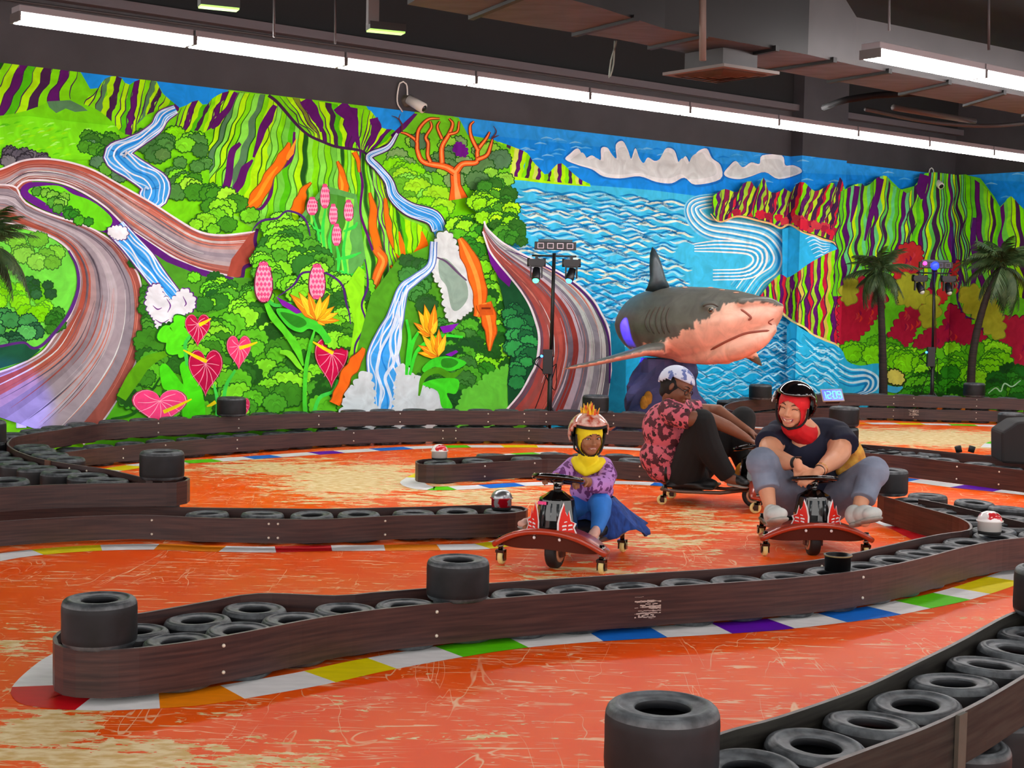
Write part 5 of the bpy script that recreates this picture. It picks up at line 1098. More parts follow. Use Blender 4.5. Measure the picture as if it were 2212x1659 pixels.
# ------------------------------------------------------------------ domes, cap, clock, black box, posts
def dome(p, s, base_m, dome_m, lb):
    r = empty('beacon', p); tag(r, lb, 'beacon light', 'domed beacons on the barriers')
    MB().lathe([(0, 0), (.060 * s, 0), (.062 * s, .018 * s), (.058 * s, .02 * s), (0, .02 * s)], p, 28).build('base', matte_black, r)
    MB().lathe([(0, .018 * s), (.063 * s, .018 * s), (.063 * s, .066 * s), (.072 * s, .07 * s), (.072 * s, .076 * s), (0, .077 * s)], p, 32).build('collar', base_m, r)
    MB().lathe([(.066 * s, .074 * s), (.064 * s, .088 * s), (.056 * s, .104 * s), (.042 * s, .116 * s), (.022 * s, .124 * s), (0, .126 * s)], p, 32).build('dome', dome_m, r)
wht_e = mat('enamel_white', '#dedcd8', .25, coat=.4)
patch = mat('dome_red_patches', '#ece8e8', .2, col2='#c42a30', nscale=16, noise=.3, coat=.5)
patch.node_tree.nodes['Map Range'].inputs[1].default_value = .53; patch.node_tree.nodes['Map Range'].inputs[2].default_value = .56
redp = mat('worn_red_paint', '#b80c20', .35, col2='#a8a8ac', nscale=14, noise=.3)
redp.node_tree.nodes['Map Range'].inputs[1].default_value = .55; redp.node_tree.nodes['Map Range'].inputs[2].default_value = .58
dome(P(949, 993, .178) , 1.0, wht_e, patch, 'white domed beacon with red marks on the island barrier tip')
dome(P(1083, 1100, .165), 1.0, redp, mat('brushed_dome', '#b8bcc0', .3, metal=.85, noise=.3, nscale=30), 'red and silver domed beacon on the mid left barrier tip')
dome(P(2137, 1153, .195), 1.05, wht_e, patch, 'white domed beacon with red patches on the right bend tyres')
q = P(1809, 1232, .192); r = empty('plastic_cap', q); tag(r, 'open black plastic cap sitting in a tyre of the foreground barrier', 'cap')
MB().lathe([(0, .0), (.062, 0), (.064, .07), (.068, .072), (.068, .079), (.061, .079), (.059, .012), (0, .012)], q, 30).build('cap_body', black, r)
MB().lathe([(.0685, .0725), (.0695, .0725), (.0695, .079), (.0685, .079)], q, 30, closed=True).build('cap_rim', mat('cap_rim', '#7c7048', .5), r)
# digital clock 12:09
c0 = W(1801, 867, 12.62); r = empty('digital_clock', c0); tag(r, 'tilted digital clock showing 12:09 in blue on black tyres', 'clock')
cu = (W(1826, 867, 12.62) - W(1780, 868, 12.62)).normalized(); cv = (W(1778, 838, 12.66) - W(1785, 868, 12.60)).normalized(); cn = cu.cross(cv).normalized()
if cn.y > 0: cn = -cn
Rm = Matrix((cu, cv, cn)).transposed()
cc = c0 + cv * .058
MB().box(cc, (.195, .122, .018), Rm).build('case', mat('clock_case', '#8a8478', .4), r, bevel=.003)
MB().box(cc + cn * .010, (.176, .102, .004), Rm).build('screen', mat('clock_screen', '#0c2a9c', .2, emit='#0a34c8', estr=.7), r)
seg_m = mat('clock_digits', '#48a8ff', .4, emit='#3aa4ff', estr=1.3)
SEG = {'1': 'bc', '2': 'abged', '0': 'abcdef', '9': 'abcdfg'}
def digit(ch, ox):
    w, h, t = .030, .066, .0085; b = MB()
    sg = {'a': ((0, h / 2), (w, t)), 'g': ((0, 0), (w, t)), 'd': ((0, -h / 2), (w, t)), 'b': ((w / 2, h / 4), (t, h / 2)), 'c': ((w / 2, -h / 4), (t, h / 2)), 'f': ((-w / 2, h / 4), (t, h / 2)), 'e': ((-w / 2, -h / 4), (t, h / 2))}
    for s_ in SEG[ch]:
        (x, y), (a, d) = sg[s_]; b.box(cc + cn * .0135 + cu * (ox + x) + cv * y, (a, d, .002), Rm)
    b.build('digit', seg_m, r)
for ch, ox in (('1', -.078), ('2', -.032), ('0', .019), ('9', .062)): digit(ch, ox)
b = MB(); b.box(cc + cn * .0135 + cu * -.0065 + cv * .015, (.006, .006, .002), Rm); b.box(cc + cn * .0135 + cu * -.0065 - cv * .015, (.006, .006, .002), Rm); b.build('colon', seg_m, r)
MB().box(cc - cn * .03 - cv * .045, (.12, .02, .06), Rm).build('stand', matte_black, r)
# black chamfered box on the right barrier
z0 = .205; Yb = P(2175, 1003, .205).y
def BX(px, py): return W(px, py, Yb)
fr_ = [BX(2164, 1000), BX(2164, 934), BX(2199, 911), BX(2330, 905), BX(2330, 1012)]
b = MB(); b.hexa(fr_, [p + Vector((.05, .42, 0)) for p in fr_]); tag(b.build('equipment_box', matte_black, bevel=.02), 'large black chamfered box standing on tyres at the right edge', 'equipment box')
for i, (x, dx) in enumerate(((2072, -.3), (2097, .25))):
    q = P(x, 977, .195); d = Vector((dx, 0, 1)).normalized()
    tag(MB().tube([q, q + d * .055, q + d * .058], [.027, .029, .024], 16).build('rubber_post', mat('rubber_black', '#101012', .6)), 'short black rubber post leaning %s on a flat tyre at right' % ('left' if i == 0 else 'right'), 'rubber post', 'rubber posts on the right tyres')
tag(MB().tube(smooth_path([P(x, y, .2) for x, y in ((1858, 962), (1885, 971), (1912, 974), (1935, 972), (1945, 977), (1925, 979), (1905, 975), (1880, 978))], .02), .006, 6).build('cord', cab), 'black cord lying in loops over the tyres beside the woman', 'cord')
tag(MB().add([P(-80, 1060, .004), P(-80, 1010, .004), P(60, 1020, .004), P(250, 1040, .004)], [(0, 1, 2, 3)]).build('floor_patch', mat('dark_green_mat', '#162417', .95, noise=.6, nscale=30)), kind='structure')
# ------------------------------------------------------------------ soft bodies: shapes fused into one continuous skin
def fuse(name, b, m, parent=None, voxel=.01, smooth=6, paint=None):
    o = b.build(name + '_raw', m); 
    md = o.modifiers.new('r', 'REMESH'); md.mode = 'VOXEL'; md.voxel_size = voxel; md.use_smooth_shade = True
    ms = o.modifiers.new('s', 'SMOOTH'); ms.iterations = smooth; ms.factor = .5
    dg = bpy.context.evaluated_depsgraph_get(); dg.update()
    me = bpy.data.meshes.new_from_object(o.evaluated_get(dg)); me.name = name
    bpy.data.objects.remove(o)
    me.materials.clear(); me.materials.append(m)
    me.polygons.foreach_set('use_smooth', [True] * len(me.polygons))
    if paint:
        at = me.color_attributes.new('paint', 'FLOAT_COLOR', 'POINT'); cols = []
        for v in me.vertices: cols += list(paint(v.co, v.normal))
        at.data.foreach_set('color', cols)
    n = bpy.data.objects.new(name, me); link(n, parent); return n
def limb(b, pts, rs, ends=(True, True), seg=14, step=3):
    pts = [Vector(p) for p in pts]
    if len(pts) > 2:
        q = []; r = []
        n = len(pts)
        for i in range(n - 1):
            p1, p2 = pts[i], pts[i + 1]; p0 = pts[i - 1] if i else p1 * 2 - p2; p3 = pts[i + 2] if i + 2 < n else p2 * 2 - p1
            for j in range(step):
                t = j / step
                q.append(.5 * (2 * p1 + (p2 - p0) * t + (2 * p0 - 5 * p1 + 4 * p2 - p3) * t * t + (3 * p1 - p0 - 3 * p2 + p3) * t ** 3)); r.append(rs[i] + (rs[i + 1] - rs[i]) * t)
        q.append(pts[-1]); r.append(rs[-1])
    else: q, r = pts, list(rs)
    b.tube(q, r, seg)
    if ends[0]: b.ell(pts[0], rs[0], seg=14, rings=8)
    if ends[1]: b.ell(pts[-1], rs[-1], seg=14, rings=8)
def on_surf(o, px, py, inset=0.0):
    c = Vector((0, 0, H)); d = ray(px, py).normalized(); mi = o.matrix_world.inverted()
    ok, loc, nrm, _ = o.ray_cast(mi @ c, (mi.to_3x3() @ d))
    return (o.matrix_world @ loc - d * -inset, nrm) if ok else (None, None)

# ------------------------------------------------------------------ shark sculpture
SP = [(1689, 668, 14.35, .045, .05), (1676, 672, 14.38, .115, .13), (1650, 681, 14.45, .20, .25), (1600, 692, 14.62, .315, .34), (1540, 699, 14.85, .385, .40), (1480, 700, 15.1, .405, .42), (1430, 699, 15.35, .39, .42), (1398, 702, 15.65, .36, .38), (1384, 706, 15.95, .27, .27), (1380, 708, 16.2, .15, .15)]
sp_c = [W(x, y, Y) for x, y, Y, _, _ in SP]
b = MB(); rings = []; n = len(SP); K = 26
cs_ = []; rz_ = []; ry_ = []
for i in range(n - 1):
    for j in range(5):
        t = j / 5; p0, p1, p2, p3 = sp_c[max(0, i - 1)], sp_c[i], sp_c[i + 1], sp_c[min(n - 1, i + 2)]
        cs_.append(.5 * (2 * p1 + (p2 - p0) * t + (2 * p0 - 5 * p1 + 4 * p2 - p3) * t * t + (3 * p1 - p0 - 3 * p2 + p3) * t ** 3))
        rz_.append(SP[i][3] + (SP[i + 1][3] - SP[i][3]) * t); ry_.append(SP[i][4] + (SP[i + 1][4] - SP[i][4]) * t)
vs = []; m_ = len(cs_)
for i in range(m_):
    t = (cs_[min(m_ - 1, i + 1)] - cs_[max(0, i - 1)]).normalized(); up = (Vector((0, 0, 1)) - t * t.z).normalized(); sd = t.cross(up)
    for k in range(K):
        a = 2 * math.pi * k / K; zz = math.sin(a); yy = math.cos(a)
        vs.append(cs_[i] + up * rz_[i] * (zz if zz > 0 else zz * .96) + sd * ry_[i] * yy * (1 - .12 * abs(zz)))
fs = [(i * K + k, i * K + (k + 1) % K, (i + 1) * K + (k + 1) % K, (i + 1) * K + k) for i in range(m_ - 1) for k in range(K)] + [tuple(range(K)), tuple(range((m_ - 1) * K, m_ * K))]
b.add(vs, fs, True)
limb(b, [W(1668, 712, 14.32), W(1640, 733, 14.35), W(1590, 752, 14.52), W(1530, 762, 14.8), W(1470, 764, 15.1)], [.055, .10, .135, .13, .10])        # lower jaw
limb(b, [W(1690, 663, 14.33), W(1655, 650, 14.3), W(1600, 652, 14.34)], [.03, .05, .05])                                                     # snout edge
b.ell(W(1536, 662, 14.55), (.11, .09, .06))
pec = [(1440, 752, 14.85, .10), (1400, 755, 14.7, .085), (1350, 768, 14.55, .06), (1290, 783, 14.45, .038), (1240, 793, 14.4, .026), (1220, 797, 14.38, .016)]
pv = []
for i, (x, y, Y, h) in enumerate(pec):
    c = W(x, y, Y); wy = (.30, .30, .25, .17, .09, .03)[i]
    for k in range(12):
        a = 2 * math.pi * k / 12; pv.append(c + Vector((0, math.cos(a) * wy, math.sin(a) * h * .75)) + Vector((math.cos(a) * .06, 0, 0)))
b.add(pv, [(i * 12 + k, i * 12 + (k + 1) % 12, (i + 1) * 12 + (k + 1) % 12, (i + 1) * 12 + k) for i in range(5) for k in range(12)] + [tuple(range(12)), tuple(range(60, 72))], True)
limb(b, [W(1600, 745, 15.1), W(1622, 765, 15.2), W(1640, 784, 15.3), W(1646, 790, 15.3)], [.10, .065, .03, .015]); limb(b, [W(1530, 765, 15.2), W(1565, 779, 15.25), W(1584, 780, 15.3)], [.09, .045, .02])
def shark_paint(co, nr):
    px, py = proj(co); j = min(range(m_), key=lambda i: (cs_[i] - co).length_squared); d = co - cs_[j]; h = d.z / rz_[j]; u = j / (m_ - 1)
    wob = .05 * math.sin(co.x * 23 + co.z * 31) + .04 * math.sin(co.x * 57 - co.y * 41)
    fin = (co - cs_[j]).length > max(rz_[j], ry_[j]) * 1.28 and u > .5
    GRY, PNK = (.098, .098, .084, 1), (.74, .42, .31, 1)
    if co.x > W(1600, 760, 15.2).x and d.z < -1.02 * rz_[j] and co.y > 14.95: return GRY
    if fin: return PNK if nr.z < -.25 + wob else GRY
    KN = [(0, .55), (.11, .72), (.22, .62), (.33, .55), (.38, .22), (.44, -.05), (.55, -.42), (.62, -.55), (.75, -.72), (1, -.8)]
    for (a, ha), (c, hc) in zip(KN, KN[1:]):
        if a <= u <= c: hb = ha + (hc - ha) * (u - a) / (c - a); break
    return GRY if h > hb + wob else PNK
shark_m = vcol_mat('shark_skin', .38, 5.0, .22, spec=.5)
shark = fuse('shark_sculpture', b, shark_m, voxel=.022, smooth=5, paint=shark_paint)
tag(shark, 'large grey and pink shark sculpture mounted on a dark rock before the painted sea', 'sculpture')
dk = mat('shark_crease', '#3a3228', .7); dk2 = mat('shark_mouth', '#8a4434', .6)
bpy.context.view_layer.update()
def surf_line(pts, r, m, name, ins=.004):
    q = []
    for x, y in cr2(pts, 4):
        p, nn = on_surf(shark, x, y)
        if p is not None: q.append(p - nn * ins * .2)
    if len(q) > 2: MB().tube(q, [r * .3] + [r] * (len(q) - 2) + [r * .3], 8).build(name, m, shark)
for pts in ([(1418, 662), (1408, 680), (1404, 700), (1414, 722)], [(1428, 660), (1419, 680), (1417, 700), (1425, 722)], [(1438, 661), (1430, 680), (1430, 702), (1436, 722)], [(1447, 664), (1440, 682), (1441, 702), (1447, 720)], [(1405, 668), (1397, 684), (1394, 700), (1403, 718)]): surf_line(pts, .011, dk, 'gill')
surf_line([(1662, 714), (1640, 716), (1610, 720), (1585, 730), (1560, 742), (1535, 756)], .013, dk2, 'mouth'); surf_line([(1600, 668), (1612, 676), (1622, 686), (1616, 692)], .012, dk2, 'nostril'); surf_line([(1668, 702), (1660, 696), (1672, 688)], .008, dk2, 'nostril')
p, nn = on_surf(shark, 1536, 670)
if p is not None:
    e = MB().ell(p + nn * .0, .036).build('eye', mat('shark_eye', '#8a8272', .2, coat=.6), shark); v = (Vector((0, 0, H)) - p).normalized()
    MB().ell(p + nn * .018 + v * .008, .024).build('pupil', mat('pupil_black', '#080604', .1, coat=1.0), e)
surf_line([(1518, 662), (1526, 658), (1540, 657), (1552, 663)], .010, dk, 'eyelid')
for x, y in ((1480, 621), (1508, 619), (1535, 621), (1560, 626), (1590, 632)):
    p, nn = on_surf(shark, x, y)
    if p is not None: MB().ell(p, (.03, .03, .006)).build('chipped_spot', mat('chip_pink', '#e8a890', .5), shark)
df = [(1409, 533), (1404, 548), (1403, 575), (1404, 600), (1399, 618), (1394, 628), (1420, 632), (1444, 626), (1446, 618), (1438, 602), (1432, 580), (1424, 556), (1416, 540)]
Yd = 15.2; fp = [W(x, y, Yd) for x, y in df]; cf = sum(fp, Vector()) / len(fp); b = MB(); k = len(fp)
inn = [cf + (p - cf) * .45 for p in fp]
b.add(fp + [p + Vector((0, -.035, 0)) for p in inn] + [p + Vector((0, .035, 0)) for p in inn], [(i, (i + 1) % k, k + (i + 1) % k, k + i) for i in range(k)] + [((i + 1) % k, i, 2 * k + i, 2 * k + (i + 1) % k) for i in range(k)] + [tuple(range(k, 2 * k)), tuple(range(2 * k, 3 * k))[::-1]], True)
b.build('dorsal_fin', mat('fin_bluegrey', '#3c4a50', .4, noise=.35, nscale=9), shark)
rock_m = mat('rock_paint', '#1c2c58', .8, col2='#4a4a78', nscale=3.5, noise=.3, bump=.6)
b = MB(); rc = W(1437, 880, 15.45); rc.z = 0; rn = random.Random(2); K = 22; prof = []
for j in range(12):
    t = j / 11; z = .0 + t * .85; r = .60 - .30 * t ** .7
    for k in range(K):
        a = 2 * math.pi * k / K; rr = r * (1 + .10 * math.sin(a * 3 + j * .7) + rn.uniform(-.05, .05)); prof.append(rc + Vector((rr * math.cos(a) * 1.0, rr * math.sin(a) * .75, z)))
b.add(prof, [(j * K + k, j * K + (k + 1) % K, (j + 1) * K + (k + 1) % K, (j + 1) * K + k) for j in range(11) for k in range(K)] + [tuple(range(11 * K, 12 * K))], False)
rock = b.build('rock_base', rock_m); tag(rock, 'dark blue painted rock base standing under the shark', 'rock')
rn = random.Random(8); bpy.context.view_layer.update()
for x, y in ((1392, 872), (1540, 850), (1528, 862), (1400, 862)):
    p, nn = on_surf(rock, x, y)
    if p is not None: MB().ell(p, (.05, .05, .09), seg=9, rings=6).build('ochre_coral', mat('ochre_coral', '#b8801c', .8, noise=.4, nscale=20), rock)

# ------------------------------------------------------------------ palms
trunk_m = mat('palm_trunk', '#2a1c16', .8, col2='#120c0a', nscale=5, stretch=(1, 1, 14), noise=.3, bump=.4)
frond_m = mat('palm_frond', '#1c3c14', .6, col2='#46582e', nscale=10, noise=.3)
def frond_mesh(seed, L=.62):
    rn = random.Random(seed); b = MB(); n = 15; pts = []
    lift, droop = rn.uniform(.15, .5), rn.uniform(.5, 1.0)
    for i in range(n):
        t = i / (n - 1); pts.append(Vector((L * t * (1 - .18 * t * droop), .05 * math.sin(t * 3 + seed), L * (lift * t - droop * t * t * .95))))
    b.tube(pts, [.008 - .006 * i / (n - 1) for i in range(n)], 5)
    for i in range(2, n):
        for h in (0, .5):
            j = i - 1 + h if h else i
            p = pts[i] if not h else pts[i - 1].lerp(pts[i], .5); t = (pts[i] - pts[i - 1]).normalized(); f = i / (n - 1)
            l = .17 * math.sin(math.pi * min(1, f * .85 + .12)) + .035
            for sd in (-1, 1):
                d = (t * .65 + Vector((0, sd, 0)) * .7 + Vector((0, 0, -.45 - rn.random() * .4))).normalized(); w = .011
                q = p + d * l * .5 + Vector((0, 0, .008)); e = p + d * l + Vector((0, 0, -.03))
                b.add([p - t * w, q - t * w * 1.1, e, q + t * w * 1.1, p + t * w], [(0, 1, 3, 4), (1, 2, 3)])
    return b.build('frond', frond_m)
FR = [frond_mesh(s) for s in range(5)]; fr_me = [o.data for o in FR]
for o in FR: bpy.data.objects.remove(o)
def palm(trunk, crown_scale, lb, seed, nf=30):
    base = trunk[0].copy(); base.z = 0; rn = random.Random(seed)
    r = empty('artificial_palm', base); tag(r, lb, 'palm', 'artificial palms')
    q = smooth_path([base] + trunk, .06); n = len(q)
    MB().tube(q, [.060 - .022 * i / (n - 1) + .003 * (i % 2) for i in range(n)], 12).build('trunk', trunk_m, r)
    top = q[-1]
    for k in range(nf):
        o = bpy.data.objects.new('frond', fr_me[k % 5]); a = k * 2.4; pit = rn.uniform(-1.05, .9) if k > 5 else rn.uniform(-1.3, -.7)
        s = crown_scale * rn.uniform(.8, 1.1)
        o.matrix_world = Matrix.Translation(top + Vector((0, 0, .02 * rn.random()))) @ Matrix.Rotation(a, 4, 'Z') @ Matrix.Rotation(pit, 4, 'Y') @ Matrix.Scale(s, 4)
        mw = o.matrix_world.copy(); link(o, r)
    return r
def tl(pts): return [W(x, y, Y) for x, y, Y in pts]
palm(tl([(1908, 840, 18.75), (1906, 740, 18.75), (1903, 660, 18.75), (1900, 590, 18.75)]), .78, 'straight artificial palm against the red hills, left of the stage light stand', 3)
palm(tl([(2097, 836, 18.95), (2101, 770, 18.95), (2114, 700, 18.95), (2136, 630, 18.95), (2166, 578, 18.95)]), 1.0, 'leaning artificial palm with a tyre at its foot near the right edge', 5, 34)
palm(tl([(-52, 930, 11.2), (-50, 800, 11.2), (-42, 650, 11.2), (-38, 535, 11.2)]), .80, 'artificial palm cut off by the left picture edge', 7, 32)

# ------------------------------------------------------------------ stage light stands
lens_on = {'g': mat('lens_green', '#40ff90', .3, emit='#30ff80', estr=5), 'b': mat('lens_blue', '#4090ff', .3, emit='#2a7bff', estr=5), 'B': mat('lens_deep_blue', '#2030ff', .3, emit='#0a18ff', estr=5), 'p': mat('lens_pink', '#ff3090', .3, emit='#ff2a80', estr=3), 'k': mat('lens_off', '#b0b4a8', .15)}
stand_m = mat('stand_black', '#0e0e12', .45); led_frame = mat('led_frame', '#c8b8c4', .4)
def stand(x, ytop, ybar, Y, heads, lb, lean, led='dark', s=1.0):
    base = W(x - lean, 885, Y); base.z = 0; top = W(x, ybar, Y)
    r = empty('light_stand', base); tag(r, lb, 'light stand', 'stage light stands')
    k = 3050 / Y / 203.0
    MB().tube([base + Vector((0, 0, .02)), base.lerp(top, .45)], .026, 12).build('lower_pole', stand_m, r); MB().tube([base.lerp(top, .43), top + Vector((0, 0, .03))], .019, 12).build('upper_pole', stand_m, r)
    for a in (.4, 2.5, 4.6):
        MB().tube([base + Vector((0, 0, .35)), base + Vector((.3 * math.cos(a), .3 * math.sin(a), .0))], .012, 8).build('leg', stand_m, r)
    hw = .235
    MB().tube([top - Vector((hw, 0, 0)), top + Vector((hw, 0, 0))], .010, 8).build('crossbar', stand_m, r)
    # led bar
    lc = top + Vector((.01, -.02, .105 * s)); b = MB(); b.box(lc, (.44, .06, .085)); b.build('led_bar', stand_m, r, bevel=.006)
    MB().box(lc + Vector((0, .02, .055)), (.36, .03, .03)).build('led_bar_bracket', mat('bracket_grey', '#3a4448', .5), r)
    for i in range(4):
        c = lc + Vector((-.155 + i * .103, -.032, 0)); b = MB()
        for dx, dz, w, h in ((0, .026, .066, .007), (0, -.026, .066, .007), (.030, 0, .007, .052), (-.030, 0, .007, .052)): b.box(c + Vector((dx, 0, dz)), (w, .006, h))
        fo = b.build('led_frame', led_frame if led == 'dark' else mat('led_frame_dim', '#5a5460', .5), r)
        if led != 'dark' and i == 1: MB().ell(c + Vector((.03, -.01, -.01)), (.055, .03, .055)).build('led_lens', lens_on['B'], r)
        if led != 'dark' and i == 0: MB().ell(c + Vector((.0, -.01, .02)), (.028, .02, .028)).build('led_lens', lens_on['p'], r)
    for (dx, col, yaw) in heads:
        hc = top + Vector((dx, 0, -.07)); h = MB(); h.box(hc, (.17, .09, .07)); h.box(hc + Vector((0, 0, .045)), (.03, .03, .04))
        for sx in (-1, 1): h.tube([hc + Vector((sx * .07, 0, 0)), hc + Vector((sx * .098, 0, 0))], .045, 12)
        hd = h.build('moving_head', stand_m, r)
        y = hc + Vector((0, 0, -.10)); b = MB()
        for sx in (-1, 1): b.box(y + Vector((sx * .058, 0, .0)), (.016, .05, .13))
        b.box(y + Vector((0, 0, .06)), (.13, .06, .02)); b.build('yoke', stand_m, hd)
        d = Vector((yaw, -.45, -.8)).normalized(); c = y + Vector((0, 0, -.01))
        MB().tube([c - d * .05, c + d * .07, c + d * .09], [.038, .047, .04], 16).build('lamp_barrel', stand_m, hd)
        MB().ell(c + d * .088, (.034, .034, .034)).build('lens', lens_on[col], hd)
    MB().box(base.lerp(top, .42) + Vector((-.035, -.03, .0)), (.10, .08, .26)).build('control_box', stand_m, r, bevel=.005)
    MB().ell(base.lerp(top, .42) + Vector((-.10, -.05, .06)), .014).build('indicator_led', lens_on['b'], r)
    rn = random.Random(int(x)); m1 = base.lerp(top, .42)
    for k_ in range(3):
        MB().tube(smooth_path([m1 + Vector((-.05, -.03, .1)), m1 + Vector((-.15 - .02 * k_, -.02, .0)), m1 + Vector((-.10, -.02, -.08)), m1 + Vector((-.05 + .05 * k_, -.02, -.1 - .1 * k_)), m1 + Vector((.06, -.03, -.02))], .03), .0045, 6).build('cable', cab, r)
    MB().tube(smooth_path([top + Vector((-.17, -.02, -.03)), top + Vector((-.08, -.03, -.07)), top + Vector((0, -.03, -.2)), m1 + Vector((.02, -.03, .3)), m1 + Vector((.03, -.03, .05))], .04), .0045, 6).build('cable', cab, r)
    MB().tube(smooth_path([m1 + Vector((-.03, -.04, -.1)), m1 + Vector((-.12, -.04, -.4)), m1 + Vector((-.28, -.02, -.8)), base + Vector((-.35, 0, .02))], .05), .0045, 6).build('cable', cab, r)
    return r
stand(1197, 527, 553, 15.0, [(-.185, 'g', -.05), (.185, 'b', -.25)], 'black stage light stand with green and blue moving heads left of the shark', 11)
stand(2018, 565, 590, 18.8, [(-.19, 'k', .3), (.19, 'k', .1)], 'black stage light stand with glowing blue and pink lamps between the palms', 5, led='on')
# beams of the stage lights
def beam(name, loc, tgt, col, power, size, blend=.3):
    l = bpy.data.lights.new(name, 'SPOT'); l.energy = power; l.color = col; l.spot_size = size; l.spot_blend = blend; l.shadow_soft_size = .02
    o = bpy.data.objects.new(name, l); S.collection.objects.link(o); o.location = loc
    o.rotation_euler = (Vector(tgt) - Vector(loc)).to_track_quat('-Z', 'Y').to_euler()
beam('blue_beam', W(1236, 605, 14.8), W(1352, 715, 15.3), (.05, .03, 1), 900, .24)
beam('blue_beam', W(-160, 560, 8.6), WB(10, 870), (.12, .1, 1), 500, .22, .6)
# ------------------------------------------------------------------ drift carts
red_p = mat('cart_red', '#a83820', .28, spec=.6, coat=.4); brown_p = mat('cart_underside', '#4a1c14', .4); gloss = mat('cart_black_gloss', '#050506', .12, coat=.6)
cream = mat('caster_cream', '#e8dc90', .4); metal_m = mat('cart_metal', '#b8b4ac', .3, metal=.8); frame_m = mat('cart_frame', '#6a5a52', .35, metal=.5)
flame_r = mat('decal_red', '#e02010', .4); flame_w = mat('decal_white', '#f0eeee', .4); rimm = mat('wheel_rim', '#c89878', .4, metal=.4); seat_m = mat('cart_seat', '#0a0a0c', .5)
yellow_m = mat('mudguard_yellow', '#d0900c', .4)
def make_cart(sticker=True):
    r = empty('drift_cart')
    # bent footboard wing, front towards -Y
    nx, b = 20, MB(); top = []; 
    def zz(x): return .205 - .095 * (abs(x) / .33) ** 2.2
    def yf(x): return -.17 + .05 * (abs(x) / .33) ** 2
    vs = []
    for i in range(nx + 1):
        x = -.33 + .66 * i / nx; w = .15 * (1 - .55 * (abs(x) / .33) ** 3)
        vs += [Vector((x, yf(x), zz(x))), Vector((x, yf(x) + w, zz(x) + .012)), Vector((x, yf(x) + w, zz(x) - .004)), Vector((x, yf(x), zz(x) - .016))]
    b.add(vs, [(i * 4 + k, i * 4 + (k + 1) % 4, i * 4 + 4 + (k + 1) % 4, i * 4 + 4 + k) for i in range(nx) for k in range(4)] + [(0, 3, 2, 1), (nx * 4, nx * 4 + 1, nx * 4 + 2, nx * 4 + 3)], True)
    b.build('footboard', red_p, r)
    MB().tube([Vector((x, yf(x) - .004, zz(x) - .004)) for x in [-.33 + .66 * i / 24 for i in range(25)]], .016, 10).build('bumper_tube', red_p, r)
    b = MB(); vs = []
    for i in range(nx + 1):
        x = -.29 + .58 * i / nx; hh = .085 * (1 - (abs(x) / .31) ** 3) + .012
        vs += [Vector((x, yf(x) + .015, zz(x) - .012)), Vector((x, yf(x) + .03, zz(x) - hh))]
    b.add(vs, [(i * 2, i * 2 + 2, i * 2 + 3, i * 2 + 1) for i in range(nx)], True); sk = b.build('front_skirt', brown_p, r)
    for sx in (-.075, .075): MB().ell((sx, -.155, .165), .009, seg=8, rings=6).build('skirt_bolt', flame_w, sk)
    # column cover
    K = 10; lv = [(.19, .125, .11), (.25, .118, .105), (.32, .105, .095), (.355, .098, .09), (.375, .06, .06), (.392, .035, .035)]; vs = []
    for z, rx, ry in lv:
        for k in range(K):
            a = 2 * math.pi * (k + .5) / K; vs.append(Vector((rx * math.cos(a), -.02 + ry * math.sin(a), z)))
    b = MB(); b.add(vs, [(j * K + k, j * K + (k + 1) % K, (j + 1) * K + (k + 1) % K, (j + 1) * K + k) for j in range(len(lv) - 1) for k in range(K)] + [tuple(range(K)), tuple(range((len(lv) - 1) * K, len(lv) * K))])
    cv = b.build('column_cover', gloss, r, bevel=.006)
    for x in (-.045, .005, .048): MB().tube([(x, -.118, .22), (x * .85, -.106, .335)], .008, 8).build('cover_rib', mat('rib_grey', '#2c3438', .15, coat=.7), cv)
    if sticker: MB().box((-.05, -.112, .335), (.05, .004, .016)).build('pink_sticker', mat('sticker_pink', '#f04890', .5), cv)
    MB().tube([(0, -.02, .37), (0, -.01, .435)], .022, 14).build('steering_column', gloss, r)
    c = Vector((0, -.005, .448)); tl_ = Matrix.Rotation(math.radians(-12), 3, 'X'); b = MB()
    b.tube([c + tl_ @ Vector((.135 * math.cos(a), .135 * math.sin(a), 0)) for a in [k * math.pi / 14 for k in range(28)]], .014, 10, closed=True)
    for a in (0.3, math.pi - .3, 4.7): b.tube([c, c + tl_ @ Vector((.13 * math.cos(a), .13 * math.sin(a), 0))], .012, 8)
    b.tube([c - Vector((0, 0, .012)), c + Vector((0, 0, .014))], .035, 16); b.build('steering_wheel', gloss, r)
    MB().tube([c - Vector((0, 0, .03)), c - Vector((0, 0, .012))], .028, 14).build('hub_collar', metal_m, r)
    # flames on both sides of the cover
    for sx in (-1, 1):
        fl = [(0, 0), (.0, .05), (.012, .10), (.03, .145), (.038, .105), (.05, .085), (.058, .11), (.07, .06), (.095, .05), (.085, .03), (.10, .0)]
        def FP(u, v, o): return Vector((sx * (.062 + u * .80 + .002 * o), -.136 + u * .42 - .004 * o, .196 + v * .98))
        cx = .045; cy = .06
        b = MB(); q = [FP(cx + (u - cx) * 1.25, cy + (v - cy) * 1.14, 0) for u, v in fl]; b.add(q, [tuple(range(len(q)))]); b.build('flame_outline', flame_w, cv)
        b = MB(); q = [FP(u, v, .5) for u, v in fl]; b.add(q, [tuple(range(len(q)))]); b.build('flame_decal', flame_r, cv)
        b = MB()
        for k, (u, v, w, h) in enumerate(((.018, .03, .03, .012), (.055, .034, .028, .012), (.02, .012, .026, .012), (.055, .014, .03, .010), (.03, .052, .02, .009))):
            b.add([FP(u, v, 1), FP(u + w, v + .004, 1), FP(u + w * .9, v + h, 1), FP(u + .003, v + h - .003, 1)], [(0, 1, 2, 3)])
        b.build('decal_lettering', flame_w, cv)
